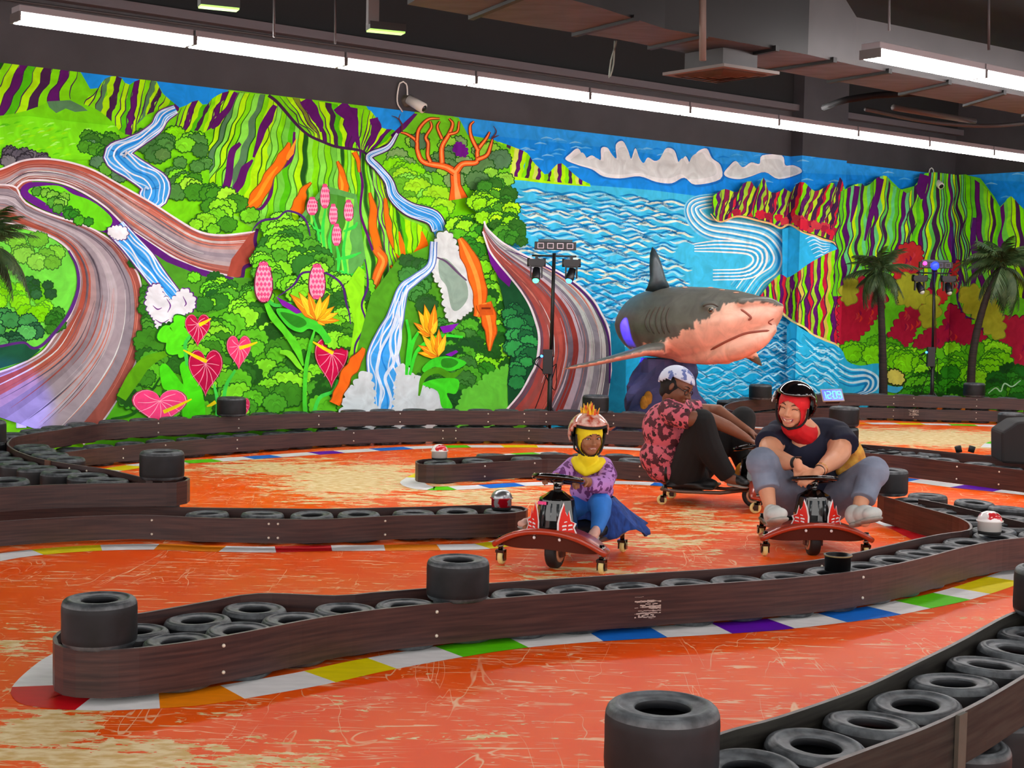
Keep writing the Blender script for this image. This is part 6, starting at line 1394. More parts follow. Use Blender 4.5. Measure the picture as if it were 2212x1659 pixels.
    # drive wheel
    Ry = Matrix.Rotation(math.pi / 2, 3, 'Y')
    w = MB().lathe([(.062, -.032), (.082, -.030), (.088, -.020), (.088, .020), (.082, .030), (.062, .032), (.055, .028), (.055, -.028)], (0, -.03, .088), 32, Ry, closed=True).build('drive_wheel', mat('cart_tyre', '#141416', .6), r)
    MB().lathe([(.035, -.034), (.056, -.036), (.058, -.028), (.058, .028), (.056, .036), (.035, .034), (.03, 0)], (0, -.03, .088), 24, Ry, closed=True).build('rim', rimm, w)
    b = MB()
    for sx in (-1, 1): b.box((sx * .047, -.03, .12), (.014, .05, .12))
    b.box((0, -.03, .17), (.13, .09, .03)); b.build('fork', brown_p, r)
    MB().ell((-.19, -.09, .135), (.045, .03, .035)).build('motor_bulge', seat_m, r)
    # casters
    def caster(x, y, rad, m, big=True):
        o = MB(); o.tube([(x, y, .15), (x, y, rad * 1.6)], .014, 8); o.box((x + .0, y, rad * 1.75), (.05, .035, .014)); 
        for sx in (-1, 1): o.box((x + sx * .022, y + .01, rad * 1.25), (.006, .03, rad * 1.4))
        oo = o.build('caster', gloss, r)
        MB().lathe([(rad * .35, -.013), (rad * .85, -.014), (rad, -.007), (rad, .007), (rad * .85, .014), (rad * .35, .013)], (x, y + .018, rad), 24, Ry, closed=True).build('caster_wheel', m, oo)
        MB().lathe([(0, -.015), (rad * .4, -.015), (rad * .4, .015), (0, .015)], (x, y + .018, rad), 14, Ry).build('caster_hub', gloss, oo)
        if big: MB().tube([(x + math.cos(k * .8) * .018, y + math.sin(k * .8) * .018, .085 + k * .0022) for k in range(26)], .0035, 5).build('spring', metal_m, oo)
    caster(-.30, -.10, .040, cream); caster(.30, -.10, .040, cream); caster(-.17, .60, .036, cream, False); caster(.17, .60, .036, cream, False)
    b = MB()
    for sx in (-1, 1):
        b.tube([(sx * .06, .02, .13), (sx * .12, .2, .105), (sx * .175, .5, .105), (sx * .175, .62, .115)], .013, 10)
    b.tube([(-.175, .62, .115), (.175, .62, .115)], .013, 10); b.tube([(-.15, .36, .105), (.15, .36, .105)], .013, 10); b.build('chassis', frame_m, r)
    b = MB(); b.box((0, .42, .135), (.32, .36, .025)); b.ell((0, .44, .16), (.18, .20, .04)); b.ell((0, .60, .23), (.17, .04, .10)); sx = fuse('seat', b, seat_m, r, .012, 4)
    return r
def place_cart(r, loc, yaw, roll=0, lb=''):
    r.matrix_world = Matrix.Translation(loc) @ Matrix.Rotation(yaw, 4, 'Z') @ Matrix.Rotation(roll, 4, 'Y'); tag(r, lb, 'drift cart', 'drift carts'); return r
bpy.context.view_layer.update()
cart = make_cart(True)
bpy.context.view_layer.update()
cA = P(1756, 1200); 
cart2 = copy_tree(cart, Matrix.Translation((cA.x, cA.y + .05, 0)) @ Matrix.Rotation(.04, 4, 'Z'))
tag(cart2, 'red-fronted drift cart under the woman in the black helmet', 'drift cart', 'drift carts')
for o in list(cart2.children):
    if o.name.startswith('column_cover'):
        for q in list(o.children):
            if q.name.startswith('pink_sticker'): bpy.data.objects.remove(q)
cM = P(1620, 1095)
cart3 = copy_tree(cart, Matrix.Translation((cM.x, cM.y, 0)) @ Matrix.Rotation(math.radians(72), 4, 'Z'))
tag(cart3, 'black drift cart seen from the side under the rider in the floral shirt', 'drift cart', 'drift carts')
bpy.context.view_layer.update()
MB().ell(W(1601, 1028, 10.36), (.05, .03, .10)).build('mudguard', yellow_m, cart3)
cB = P(1203, 1226)
tag(cart, 'red-fronted drift cart driven by the child in the yellow hood', 'drift cart', 'drift carts')
cart.matrix_world = Matrix.Translation((cB.x, cB.y + .02, 0)) @ Matrix.Rotation(math.radians(-24), 4, 'Z') @ Matrix.Diagonal((1, 1, 1.10, 1))
bpy.context.view_layer.update()
# ------------------------------------------------------------------ people
def frame(f, u):
    f = Vector(f).normalized(); u = Vector(u); u = (u - f * u.dot(f)).normalized(); r = f.cross(u).normalized()
    return r, f, u, Matrix((r, f, u)).transposed()
def head(b, c, fr, s, jaw=1.0):
    r, f, u, R = fr
    E = lambda a, y, z, rad: b.ell(c + r * a * s + f * y * s + u * z * s, tuple(x * s for x in rad), R, 20, 14)
    E(0, -.04, .13, (.345, .43, .37)); E(0, .09, -.10, (.285 * jaw, .28, .36)); E(0, .20, -.36, (.15 * jaw, .14, .12))
    for a in (-1, 1):
        E(a * .16, .26, -.13, (.11, .09, .11)); E(a * .355, -.04, -.03, (.035, .07, .12)); E(a * .15, .30, .085, (.12, .05, .04)); E(a * .045, .40, -.145, (.04, .045, .032))
    limb(b, [c + f * .36 * s + u * .05 * s, c + f * .42 * s - u * .05 * s, c + f * .455 * s - u * .12 * s], [.028 * s, .036 * s, .048 * s], seg=10)
    E(0, .335, -.255, (.10, .05, .035)); E(0, .32, -.30, (.085, .05, .03))
def fpt(o, c, fr, s, a, z, out=0.0):
    r, f, u, R = fr; p = c + r * a * s + u * z * s + f * s * 1.2; ok, loc, nrm, _ = o.ray_cast(p, -f); return (loc + f * out) if ok else c + r * a * s + u * z * s + f * s * (.4 + out)
def face(o, c, fr, s, brow='#2a1a14', eyes='open', lips='#b0605c', mouth=None, iris='#2c1a10'):
    r, f, u, R = fr; bm_ = mat('eyebrow_' + brow[1:], brow, .8); wm = mat('eye_white', '#e4dcd4', .3); im = mat('iris_' + iris[1:], iris, .2, coat=.5); lm = mat('lip_' + lips[1:], lips, .45)
    dl = mat('lash_line', '#1c1210', .7)
    for a in (-1, 1):
        MB().tube([fpt(o, c, fr, s, a * (.07 + .17 * t), .115 + .03 * math.sin(t * 3), .004 * s) for t in (0, .25, .5, .75, 1)], [.008 * s, .014 * s, .015 * s, .012 * s, .006 * s], 6).build('eyebrow', bm_, o)
        p = fpt(o, c, fr, s, a * .15, .02)
        if eyes == 'open':
            e = MB().ell(p - f * .012 * s, (.055 * s, .03 * s, .027 * s), R).build('eye', wm, o); MB().ell(p + f * .010 * s + r * .012 * s, (.022 * s, .014 * s, .024 * s), R).build('iris', im, e)
            MB().tube([fpt(o, c, fr, s, a * .15 + (t - .5) * .13, .02 + .034 * math.sin(math.pi * t), .008 * s) for t in (0, .2, .4, .6, .8, 1)], .007 * s, 6).build('eyelid', dl, o)
        else:
            MB().tube([fpt(o, c, fr, s, a * .15 + (t - .5) * .12, .012 + .028 * math.sin(math.pi * t), .004 * s) for t in (0, .2, .4, .6, .8, 1)], .009 * s, 6).build('closed_eye', dl, o)
    if mouth == 'smile':
        q = [fpt(o, c, fr, s, x, z, .004 * s) for x, z in ((-.15, -.215), (-.08, -.24), (0, -.248), (.08, -.24), (.15, -.215), (.11, -.30), (.05, -.335), (0, -.342), (-.05, -.335), (-.11, -.30))]
        m_ = MB().add(q, [tuple(range(10))]).build('mouth', mat('mouth_inside', '#5a1c20', .5), o)
        q = [fpt(o, c, fr, s, x, z, .012 * s) for x, z in ((-.13, -.225), (-.07, -.246), (0, -.252), (.07, -.246), (.13, -.225), (.10, -.275), (.04, -.292), (-.04, -.292), (-.10, -.275))]
        MB().add(q, [tuple(range(9))]).build('teeth', mat('teeth', '#f0e8dc', .3), m_)
        q = [fpt(o, c, fr, s, x, z, .006 * s) for x, z in ((-.16, -.21), (-.08, -.235), (0, -.243), (.08, -.235), (.16, -.21), (.12, -.305), (.05, -.345), (0, -.352), (-.05, -.345), (-.12, -.305))]
        MB().tube(q, .014 * s, 8, closed=True).build('lips', lm, o)
    elif mouth == 'grimace':
        q = [fpt(o, c, fr, s, x, z, .004 * s) for x, z in ((-.13, -.25), (-.05, -.235), (.05, -.235), (.13, -.25), (.11, -.30), (.0, -.325), (-.11, -.30))]
        m_ = MB().add(q, [tuple(range(7))]).build('mouth', mat('mouth_pink', '#b07068', .5), o); MB().tube(q, .014 * s, 8, closed=True).build('lips', lm, o)
        q = [fpt(o, c, fr, s, x, z, .010 * s) for x, z in ((-.09, -.25), (0, -.243), (.09, -.25), (.07, -.27), (-.07, -.27))]; MB().add(q, [tuple(range(5))]).build('teeth', mat('teeth', '#f0e8dc', .3), m_)
    else:
        MB().tube([fpt(o, c, fr, s, x, -.265 + .01 * math.cos(x * 20), .004 * s) for x in (-.12, -.06, 0, .06, .12)], [.006 * s, .014 * s, .015 * s, .014 * s, .006 * s], 8).build('lips', lm, o)
def hand(b, w, d, n, side, s=1.0, curl=.7, spread=.10):
    w = Vector(w); d = Vector(d).normalized(); n = Vector(n); n = (n - d * n.dot(d)).normalized(); lat = d.cross(n) * side
    limb(b, [w - d * .02 * s, w + d * .02 * s], [.025 * s, .026 * s])
    for i, (off, ln) in enumerate(((.030, .066), (.010, .074), (-.010, .068), (-.029, .052))):
        k = w + d * (.084 - abs(i - 1.2) * .006) * s + lat * off * s
        limb(b, [w + d * .012 * s + lat * off * .65 * s, k], [.015 * s, .0115 * s], seg=10); ld = (d + lat * (off * 4 * spread)).normalized()
        a1, a2, a3 = curl * .55, curl * 1.45, curl * 2.2; p1 = k + (ld * math.cos(a1) + n * math.sin(a1)) * ln * .45 * s; p2 = p1 + (ld * math.cos(a2) + n * math.sin(a2)) * ln * .32 * s; p3 = p2 + (ld * math.cos(a3) + n * math.sin(a3)) * ln * .24 * s
        limb(b, [k, p1, p2, p3], [.0105 * s, .0095 * s, .0085 * s, .0075 * s], seg=10, step=2)
    t0 = w + d * .015 * s + lat * .024 * s; t1 = t0 + (lat * .75 + d * .55 + n * .25).normalized() * .036 * s; t2 = t1 + (d * .75 + lat * .2 + n * .5).normalized() * .030 * s; t3 = t2 + (d * .8 + n * .6).normalized() * .022 * s
    limb(b, [t0, t1, t2, t3], [.015 * s, .0125 * s, .011 * s, .009 * s], seg=10, step=2)
def shell(name, c, fr, rad, keep, m, parent, th=.008, seg=36, rings=24, bevel=False):
    r, f, u, R = fr; b = MB(); b.ell((0, 0, 0), rad, None, seg, rings); me = bpy.data.meshes.new(name); me.from_pydata(b.v, [], b.f)
    bm = bmesh.new(); bm.from_mesh(me); bmesh.ops.remove_doubles(bm, verts=bm.verts, dist=1e-5)
    bmesh.ops.delete(bm, geom=[x for x in bm.faces if not keep(*x.calc_center_median())], context='FACES')
    for v in bm.verts: v.co = c + R @ v.co
    bm.to_mesh(me); bm.free(); me.materials.append(m); me.polygons.foreach_set('use_smooth', [True] * len(me.polygons))
    o = bpy.data.objects.new(name, me); link(o, parent); md = o.modifiers.new('thick', 'SOLIDIFY'); md.thickness = th; md.offset = 1; return o
def cut_face(o, c, fr, s, ax, az, cz, name=None):
    r, f, u, R = fr; bm = bmesh.new(); bm.from_mesh(o.data); dead = []
    for x in bm.faces:
        v = x.calc_center_median() - c; a, y, z = v.dot(r) / s, v.dot(f) / s, v.dot(u) / s
        if y > .02 and (a / ax) ** 2 + ((z - cz) / az) ** 2 < 1: dead.append(x)
    bmesh.ops.delete(bm, geom=dead, context='FACES'); bm.to_mesh(o.data); bm.free()
def spots_mat(name, base, spot, scale, thr, stretch=(1, 1, 1), third=None):
    m = bpy.data.materials.new(name); m.use_nodes = True; nt = m.node_tree; N = nt.nodes; b = N['Principled BSDF']; b.inputs['Roughness'].default_value = .85
    tc = N.new('ShaderNodeTexCoord'); mp = N.new('ShaderNodeMapping'); mp.inputs['Scale'].default_value = stretch; mp.inputs['Rotation'].default_value = (.4, .5, .3); v = N.new('ShaderNodeTexVoronoi'); v.inputs['Scale'].default_value = scale
    nz = N.new('ShaderNodeTexNoise'); nz.inputs['Scale'].default_value = scale * .9; ad = N.new('ShaderNodeMix'); ad.data_type = 'RGBA'; ad.inputs[0].default_value = .10
    nt.links.new(tc.outputs['Object'], mp.inputs[0]); nt.links.new(mp.outputs[0], nz.inputs['Vector']); nt.links.new(mp.outputs[0], ad.inputs[6]); nt.links.new(nz.outputs['Color'], ad.inputs[7]); nt.links.new(ad.outputs[2], v.inputs['Vector'])
    mr = N.new('ShaderNodeMapRange'); mr.inputs[1].default_value = thr; mr.inputs[2].default_value = thr + .03; nt.links.new(v.outputs['Distance'], mr.inputs[0])
    mx = N.new('ShaderNodeMix'); mx.data_type = 'RGBA'; mx.inputs[6].default_value = C(spot); mx.inputs[7].default_value = C(base); nt.links.new(mr.outputs[0], mx.inputs[0]); out = mx.outputs[2]
    if third:
        n2 = N.new('ShaderNodeTexNoise'); n2.inputs['Scale'].default_value = scale * 1.3; n2.inputs['Detail'].default_value = 3; nt.links.new(tc.outputs['Object'], n2.inputs['Vector']); m2 = N.new('ShaderNodeMapRange'); m2.inputs[1].default_value = .50; m2.inputs[2].default_value = .53; nt.links.new(n2.outputs['Fac'], m2.inputs[0])
        mx2 = N.new('ShaderNodeMix'); mx2.data_type = 'RGBA'; nt.links.new(m2.outputs[0], mx2.inputs[0]); nt.links.new(out, mx2.inputs[6]); mx2.inputs[7].default_value = C(third); out = mx2.outputs[2]
    nt.links.new(out, b.inputs['Base Color']); return m
def shoe(name, heel, toe, up, m, sole_m, parent, s=1.0):
    heel, toe, up = Vector(heel), Vector(toe), Vector(up).normalized(); d = (toe - heel); L = d.length; d.normalize(); up = (up - d * up.dot(d)).normalized(); lt = d.cross(up); R = Matrix((lt, d, up)).transposed()
    b = MB(); b.ell(heel + d * L * .18 + up * .035 * s, (.034 * s, .045 * s, .045 * s), R); b.ell(heel + d * L * .5 + up * .03 * s, (.038 * s, L * .35, .036 * s), R); b.ell(heel + d * L * .78 + up * .02 * s, (.044 * s, L * .24, .028 * s), R)
    o = fuse(name, b, m, parent, .006, 4)
    b = MB(); b.ell(heel + d * L * .2 - up * .004, (.036 * s, L * .2, .013 * s), R); b.ell(heel + d * L * .72 - up * .004, (.047 * s, L * .30, .013 * s), R); b.ell(heel + d * L * .45 - up * .004, (.036 * s, L * .3, .012 * s), R)
    fuse('sole', b, sole_m, o, .006, 3)
    for t in (.42, .52, .62): MB().tube([heel + d * L * t + up * .062 * s * (1.05 - t * .45) - lt * .018 * s, heel + d * L * (t + .01) + up * .068 * s * (1.08 - t * .45), heel + d * L * t + up * .062 * s * (1.05 - t * .45) + lt * .018 * s], .003 * s, 6).build('lace', m, o)
    return o
def sm(pts): return [W(*p) for p in pts]
skin_w = mat('skin_light', '#d89a78', .5, noise=.10, nscale=9, spec=.35); skin_c = mat('skin_brown', '#a06a48', .5, noise=.12, nscale=10, spec=.35); skin_d = mat('skin_deep', '#7c4c34', .5, noise=.18, nscale=8, spec=.4)

# ---------- woman, black helmet and red balaclava
hc = W(1714, 880, 8.50); s = .240; fr = frame((-.52, -.84, -.12), (.16, 0, 1)); r_, f_, u_, R_ = fr
LW, RW = W(1722, 1000, 8.30), W(1768, 1018, 8.28)
b = MB(); head(b, hc, fr, s, 1.08)
limb(b, [hc - u_ * .25 * s - f_ * .08 * s, W(1748, 935, 8.66)], [.062, .07])
b.ell(W(1732, 956, 8.70), (.10, .105, .10)); b.ell(W(1745, 985, 8.74), (.17, .12, .20)); b.ell(W(1755, 1065, 8.78), (.18, .14, .14)); limb(b, [W(1682, 948, 8.70), W(1745, 952, 8.70), W(1806, 950, 8.70)], [.06, .07, .06])
limb(b, sm([(1674, 950, 8.68), (1665, 970, 8.55), (1672, 988, 8.46)]), [.078, .074, .066]); limb(b, sm([(1672, 988, 8.46), (1698, 998, 8.38)]) + [LW], [.064, .052, .031])
limb(b, sm([(1810, 952, 8.68), (1813, 974, 8.56), (1802, 992, 8.48)]), [.078, .074, .064]); limb(b, sm([(1802, 992, 8.48), (1786, 1004, 8.38)]) + [RW], [.062, .050, .030])
hand(b, W(1724, 1004, 8.29), W(1732, 1046, 8.29) - W(1724, 1004, 8.29), (.35, .6, -.5), 1, 1.0, .9); hand(b, W(1766, 1021, 8.26), W(1728, 1040, 8.24) - W(1766, 1021, 8.26), (-.1, .7, -.7), -1, 1.0, .8)
for sx, K_, A_, T_ in ((-1, (1646, 1000, 8.36), (1664, 1098, 8.26), (1672, 1122, 8.14)), (1, (1886, 1020, 8.36), (1852, 1108, 8.24), (1868, 1126, 8.12))):
    hp = W(1755 + sx * 28, 1085, 8.76); limb(b, [hp, W(*K_)], [.10, .07]); limb(b, [W(*K_), W(*K_).lerp(W(*A_), .45) + Vector((0, .02, 0)), W(*A_)], [.065, .058, .036]); limb(b, [W(*A_), W(*T_)], [.036, .034])
woman = fuse('person', b, skin_w, None, .0055, 4); tag(woman, 'person in black helmet, red hood, navy top and grey jeans on a cart', 'person')
bpy.context.view_layer.update()
face(woman, hc, fr, s, brow='#5a3a2c', eyes='closed', lips='#c46c66', mouth='smile')
red_c = mat('hood_red', '#d40a18', .75, noise=.15, nscale=12); b = MB()
r, f, u, R = fr
b.ell(hc + u * .12 * s - f * .04 * s, (.385 * s, .47 * s, .42 * s), R, 24, 16); b.ell(hc - u * .12 * s + f * .07 * s, (.35 * s, .33 * s, .42 * s), R, 24, 16); b.ell(hc + f * .15 * s - u * .36 * s, (.17 * s, .15 * s, .13 * s), R)
limb(b, [hc - u * .28 * s - f * .12 * s, hc - u * .50 * s - f * .16 * s, W(1738, 934, 8.64)], [.070, .076, .085])
hood = fuse('balaclava', b, red_c, woman, .006, 4); cut_face(hood, hc, fr, s, .30, .38, -.15)
hel = shell('helmet', hc + u * .10 * s - f * .05 * s, fr, (.50 * s, .57 * s, .53 * s), lambda x, y, z: z > (.062 if y > 0.02 else .062 - .17 * min(1, (0.02 - y) / .09)), mat('helmet_black', '#060608', .08, coat=1.0, spec=.7), woman, .012)
for k, (a0_, z0_) in enumerate(((.9, .18), (.8, .08), (.7, -.02))):
    pts = []
    for t in (0, .25, .5, .75, 1):
        th = 1.0 + .55 * t + k * .05; v = Vector((-math.cos(th) * .0 + .50 * s * math.sin(th) * .98, .57 * s * math.cos(th) * .98, .53 * s * (.32 - .17 * k + .10 * t))); q = math.sqrt((v.x / (.5 * s)) ** 2 + (v.y / (.57 * s)) ** 2 + (v.z / (.53 * s)) ** 2); v = v / q
        for sg in (1,): pts.append(hc + u * .10 * s - f * .05 * s + R @ v + (R @ v).normalized() * .013)
    MB().tube(pts, [.001, .004, .005, .004, .001], 6).build('helmet_stripe', mat('stripe_white', '#f0f0f0', .3), hel)
strap = mat('strap_black', '#0a0a0c', .7)
for sg in (-1, 1):
    MB().tube(smooth_path([hc + r * sg * .42 * s + u * .05 * s + f * .1 * s, hc + r * sg * .40 * s - u * .2 * s + f * .08 * s, hc + r * sg * .28 * s - u * .42 * s + f * .13 * s, hc - u * .54 * s + f * .16 * s], .02), .007, 6).build('chin_strap', strap, hel)
limb_b = MB(); limb(limb_b, [hc - f * .46 * s - u * .1 * s, hc - f * .50 * s - u * .35 * s, hc - f * .48 * s - u * .55 * s], [.03, .028, .014]); fuse('hair', limb_b, mat('hair_brown', '#8a6040', .6, noise=.4, nscale=40, stretch=(1, 1, .2)), woman, .006, 3)
navy = mat('navy_cloth', '#0c1430', .85, noise=.35, nscale=9); b = MB()
b.ell(W(1748, 975, 8.72), (.195, .135, .17)); b.ell(W(1755, 1040, 8.76), (.20, .15, .19)); b.ell(W(1758, 1080, 8.78), (.205, .16, .10)); limb(b, sm([(1682, 934, 8.70), (1710, 936, 8.72), (1778, 932, 8.72), (1810, 938, 8.70)]), [.082, .086, .09, .084])
b.ell(W(1680, 944, 8.68), .088); b.ell(W(1804, 946, 8.68), .088); b.tube(sm([(1684, 944, 8.68), (1668, 948, 8.64), (1660, 960, 8.58)]), [.086, .090, .090], 18); b.tube(sm([(1800, 946, 8.68), (1818, 950, 8.64), (1826, 964, 8.58)]), [.086, .090, .090], 18)
topo = fuse('top', b, navy, woman, .007, 5); vn = W(1727, 944, 8.58); bm = bmesh.new(); bm.from_mesh(topo.data); bmesh.ops.delete(bm, geom=[x for x in bm.faces if abs(x.calc_center_median().x - vn.x) < .030 * (1 + (x.calc_center_median().z - vn.z) / .045) and -.05 < x.calc_center_median().z - vn.z < .08 and x.calc_center_median().y < 8.66], context='FACES'); bm.to_mesh(topo.data); bm.free()
mus = mat('mustard_cloth', '#b8782a', .7, col2='#d8a83c', nscale=24, noise=.4, bump=.3); b = MB()
limb(b, sm([(1822, 945, 8.62), (1836, 965, 8.68), (1846, 990, 8.70), (1840, 1012, 8.68)]), [.045, .065, .07, .05]); limb(b, sm([(1846, 1000, 8.68), (1815, 1018, 8.66)]), [.055, .03]); fuse('shawl', b, mus, woman, .007, 4)
jean = mat('jeans_grey', '#6a7488', .85, col2='#828ca0', nscale=7, noise=.3, bump=.1); b = MB(); b.ell(W(1757, 1098, 8.80), (.21, .17, .10))
for sx, K_, cuff in ((-1, (1646, 1000, 8.36), (1658, 1058, 8.30)), (1, (1886, 1020, 8.36), (1864, 1080, 8.28))):
    hp = W(1755 + sx * 30, 1092, 8.76); k_ = W(*K_); limb(b, [hp, hp.lerp(k_, .5) - Vector((0, 0, .01)), k_], [.125, .115, .098]); b.tube(smooth_path([k_ + Vector((0, 0, .02)), k_.lerp(W(*cuff), .5) + Vector((0, .015, 0)), W(*cuff)], .03), [.096, .09, .082, .078, .076, .075, .075, .075, .075, .075, .075, .075][:len(smooth_path([k_ + Vector((0, 0, .02)), k_.lerp(W(*cuff), .5) + Vector((0, .015, 0)), W(*cuff)], .03))], 18)
fuse('jeans', b, jean, woman, .007, 4)
white_s = mat('shoe_white', '#c8ccc8', .6, noise=.12, nscale=20); sole_s = mat('shoe_sole', '#a8a49c', .7, noise=.3, nscale=16)
shoe('shoe', W(1668, 1134, 8.20), W(1684, 1118, 8.02), (-.15, .55, .8), white_s, sole_s, woman, 1.45)
shoe('shoe', W(1838, 1134, 8.20), W(1900, 1116, 8.02), (-.35, .60, .7), white_s, sole_s, woman, 1.40)
def band(name, p, d, r_in, w, m, parent, th=.004):
    MB().lathe([(r_in, -w / 2), (r_in + th, -w / 2), (r_in + th, w / 2), (r_in, w / 2)], p, 24, Vector(d).to_track_quat('Z', 'Y').to_matrix(), closed=True).build(name, m, parent)
band('watch', LW.lerp(W(1698, 998, 8.38), .12), LW - W(1698, 998, 8.38), .033, .022, strap, woman); MB().box(LW.lerp(W(1698, 998, 8.38), .1) + Vector((.01, -.02, .03)), (.032, .02, .016)).build('watch_face', gloss, woman)
band('bracelet', RW.lerp(W(1786, 1004, 8.38), .35), RW - W(1786, 1004, 8.38), .036, .006, mat('gold', '#e0b070', .25, metal=.9), woman); band('bracelet', RW.lerp(W(1786, 1004, 8.38), .1), RW - W(1786, 1004, 8.38), .032, .005, strap, woman)

# ---------- child, red helmet with spikes, yellow balaclava
hc = W(1273, 944, 8.02); s = .198; fr = frame((.30, -.93, -.14), (-.02, 0, 1)); r, f, u, R = fr
b = MB(); head(b, hc, fr, s, 1.12)
limb(b, [hc - u * .28 * s - f * .06 * s, W(1270, 996, 8.10)], [.04, .045]); b.ell(W(1272, 1025, 8.14), (.10, .075, .11)); b.ell(W(1280, 1075, 8.18), (.105, .09, .08)); limb(b, sm([(1240, 1004, 8.12), (1300, 1004, 8.12)]), [.04, .04])
limb(b, sm([(1238, 1005, 8.10), (1218, 1026, 8.02), (1200, 1032, 7.94)]), [.038, .034, .026]); limb(b, sm([(1302, 1005, 8.10), (1300, 1045, 7.98), (1262, 1040, 7.88)]), [.04, .036, .026])
hand(b, W(1198, 1031, 7.92), W(1172, 1033, 7.83) - W(1198, 1031, 7.92), (.1, -.1, -1), -1, .72, .75); hand(b, W(1262, 1040, 7.88), W(1238, 1041, 7.80) - W(1262, 1040, 7.88), (.1, -.1, -1), 1, .76, .8)
limb(b, sm([(1288, 1090, 8.16), (1298, 1088, 7.98)]), [.06, .05]); limb(b, sm([(1298, 1088, 7.98), (1296, 1120, 7.92), (1286, 1150, 7.84)]), [.046, .040, .024]); limb(b, sm([(1286, 1150, 7.84), (1280, 1162, 7.76)]), [.024, .022])
limb(b, sm([(1262, 1092, 8.16), (1215, 1090, 8.04)]), [.06, .046]); limb(b, sm([(1215, 1090, 8.04), (1180, 1115, 7.98), (1150, 1132, 7.92)]), [.046, .038, .024]); limb(b, sm([(1150, 1132, 7.92), (1136, 1140, 7.84)]), [.024, .022])
child = fuse('person', b, skin_c, None, .0045, 4); tag(child, 'small child in yellow hood, lilac sweater and blue tulle skirt steering a cart', 'person'); bpy.context.view_layer.update()
face(child, hc, fr, s, brow='#24140c', eyes='open', lips='#a05c50', mouth='grimace', iris='#140a06')
yel = mat('hood_yellow', '#f2d808', .75, noise=.12, nscale=14); b = MB()
b.ell(hc + u * .12 * s - f * .04 * s, (.39 * s, .47 * s, .42 * s), R, 24, 16); b.ell(hc - u * .12 * s + f * .07 * s, (.36 * s, .32 * s, .42 * s), R, 24, 16); limb(b, [hc - u * .3 * s - f * .04 * s, hc - u * .55 * s - f * .02 * s, W(1270, 1004, 8.07)], [.052, .058, .062])
limb(b, sm([(1244, 996, 8.06), (1252, 1010, 8.02), (1264, 1022, 8.01)]), [.030, .030, .020]); limb(b, sm([(1298, 998, 8.06), (1286, 1010, 8.02), (1266, 1022, 8.01)]), [.030, .030, .020]); b.ell(W(1268, 1008, 8.035), (.045, .03, .035))
hood = fuse('balaclava', b, yel, child, .005, 4); cut_face(hood, hc, fr, s, .325, .36, -.17)
hel = shell('helmet', hc + u * .12 * s - f * .05 * s, fr, (.545 * s, .60 * s, .56 * s), lambda x, y, z: z > (.052 if y > 0.03 else (.052 - 1.7 * (0.03 - y) if y > -.03 else -.05)), mat('helmet_red', '#b83a1c', .25, col2='#e8c8b8', nscale=26, noise=.3, coat=.8), child, .012)
shell('helmet_lining', hc + u * .12 * s - f * .05 * s, fr, (.515 * s, .565 * s, .53 * s), lambda x, y, z: z > (.045 if y > 0.03 else (.045 - 2.2 * (0.03 - y) if y > -.045 else -.12)), matte_black, hel, .006)
rn = random.Random(6)
for k in range(34):
    a = rn.uniform(-.32, .32); y = rn.uniform(-.30, .25); base = hc + u * (.12 + .56 * math.sqrt(max(.05, 1 - (a / .55) ** 2 - (y / .6) ** 2))) * s + r * a * .5 * s + f * (y - .05) * s
    MB().tube([base, base + (u * 1.0 + r * a * 1.1 + f * rn.uniform(-.2, .2)) * rn.uniform(.12, .34) * s], [.012, .0015], 6).build('helmet_spike', mat('spike_yellow', '#f0b81c', .5) if k % 3 else mat('spike_orange', '#e0561c', .5), hel)
for sg in (-1, 1):
    MB().tube(smooth_path([hc + r * sg * .44 * s + u * .12 * s + f * .1 * s, hc + r * sg * .41 * s - u * .2 * s + f * .1 * s, hc + r * sg * .26 * s - u * .46 * s + f * .16 * s, hc - u * .56 * s + f * .18 * s], .02), .006, 6).build('chin_strap', strap, hel)
    MB().tube([hc + r * sg * .44 * s - f * .1 * s, hc + r * sg * .42 * s - u * .35 * s - f * .05 * s, hc + r * sg * .3 * s - u * .45 * s + f * .1 * s], .006, 6).build('chin_strap', strap, hel)
lil = spots_mat('sweater_lilac', '#b884cc', '#6a3474', 24, .42, (1, 1, .6)); b = MB()
b.ell(W(1272, 1025, 8.14), (.125, .095, .12)); b.ell(W(1278, 1060, 8.15), (.13, .105, .075)); limb(b, sm([(1240, 1006, 8.12), (1303, 1006, 8.12)]), [.055, .055])
b.tube(sm([(1242, 1004, 8.12), (1226, 1018, 8.06), (1212, 1028, 7.99), (1204, 1032, 7.96)]), [.056, .054, .048, .044], 16); b.tube(sm([(1302, 1004, 8.12), (1312, 1026, 8.04), (1304, 1046, 7.96), (1282, 1048, 7.92), (1272, 1046, 7.90)]), [.056, .058, .058, .048, .042], 16)
fuse('sweater', b, lil, child, .006, 5)
blu = mat('leggings_blue', '#2a7cd8', .7, noise=.2, nscale=10); b = MB(); limb(b, sm([(1290, 1090, 8.15), (1299, 1086, 7.98)]), [.07, .062]); b.tube(sm([(1299, 1082, 7.98), (1298, 1110, 7.93), (1292, 1135, 7.87), (1288, 1146, 7.85)]), [.062, .056, .042, .036], 16)
limb(b, sm([(1262, 1095, 8.15), (1215, 1092, 8.04)]), [.066, .054]); b.tube(sm([(1215, 1092, 8.04), (1180, 1115, 7.98), (1158, 1128, 7.93)]), [.053, .044, .032], 16); fuse('leggings', b, blu, child, .006, 4)
tul = mat('tulle_blue', '#0c2c6c', .8, col2='#1c4ca0', nscale=12, noise=.3, bump=.4, stretch=(3, 3, .6)); b = MB(); K = 40; rn = random.Random(3); top = W(1284, 1072, 8.18); vs = []
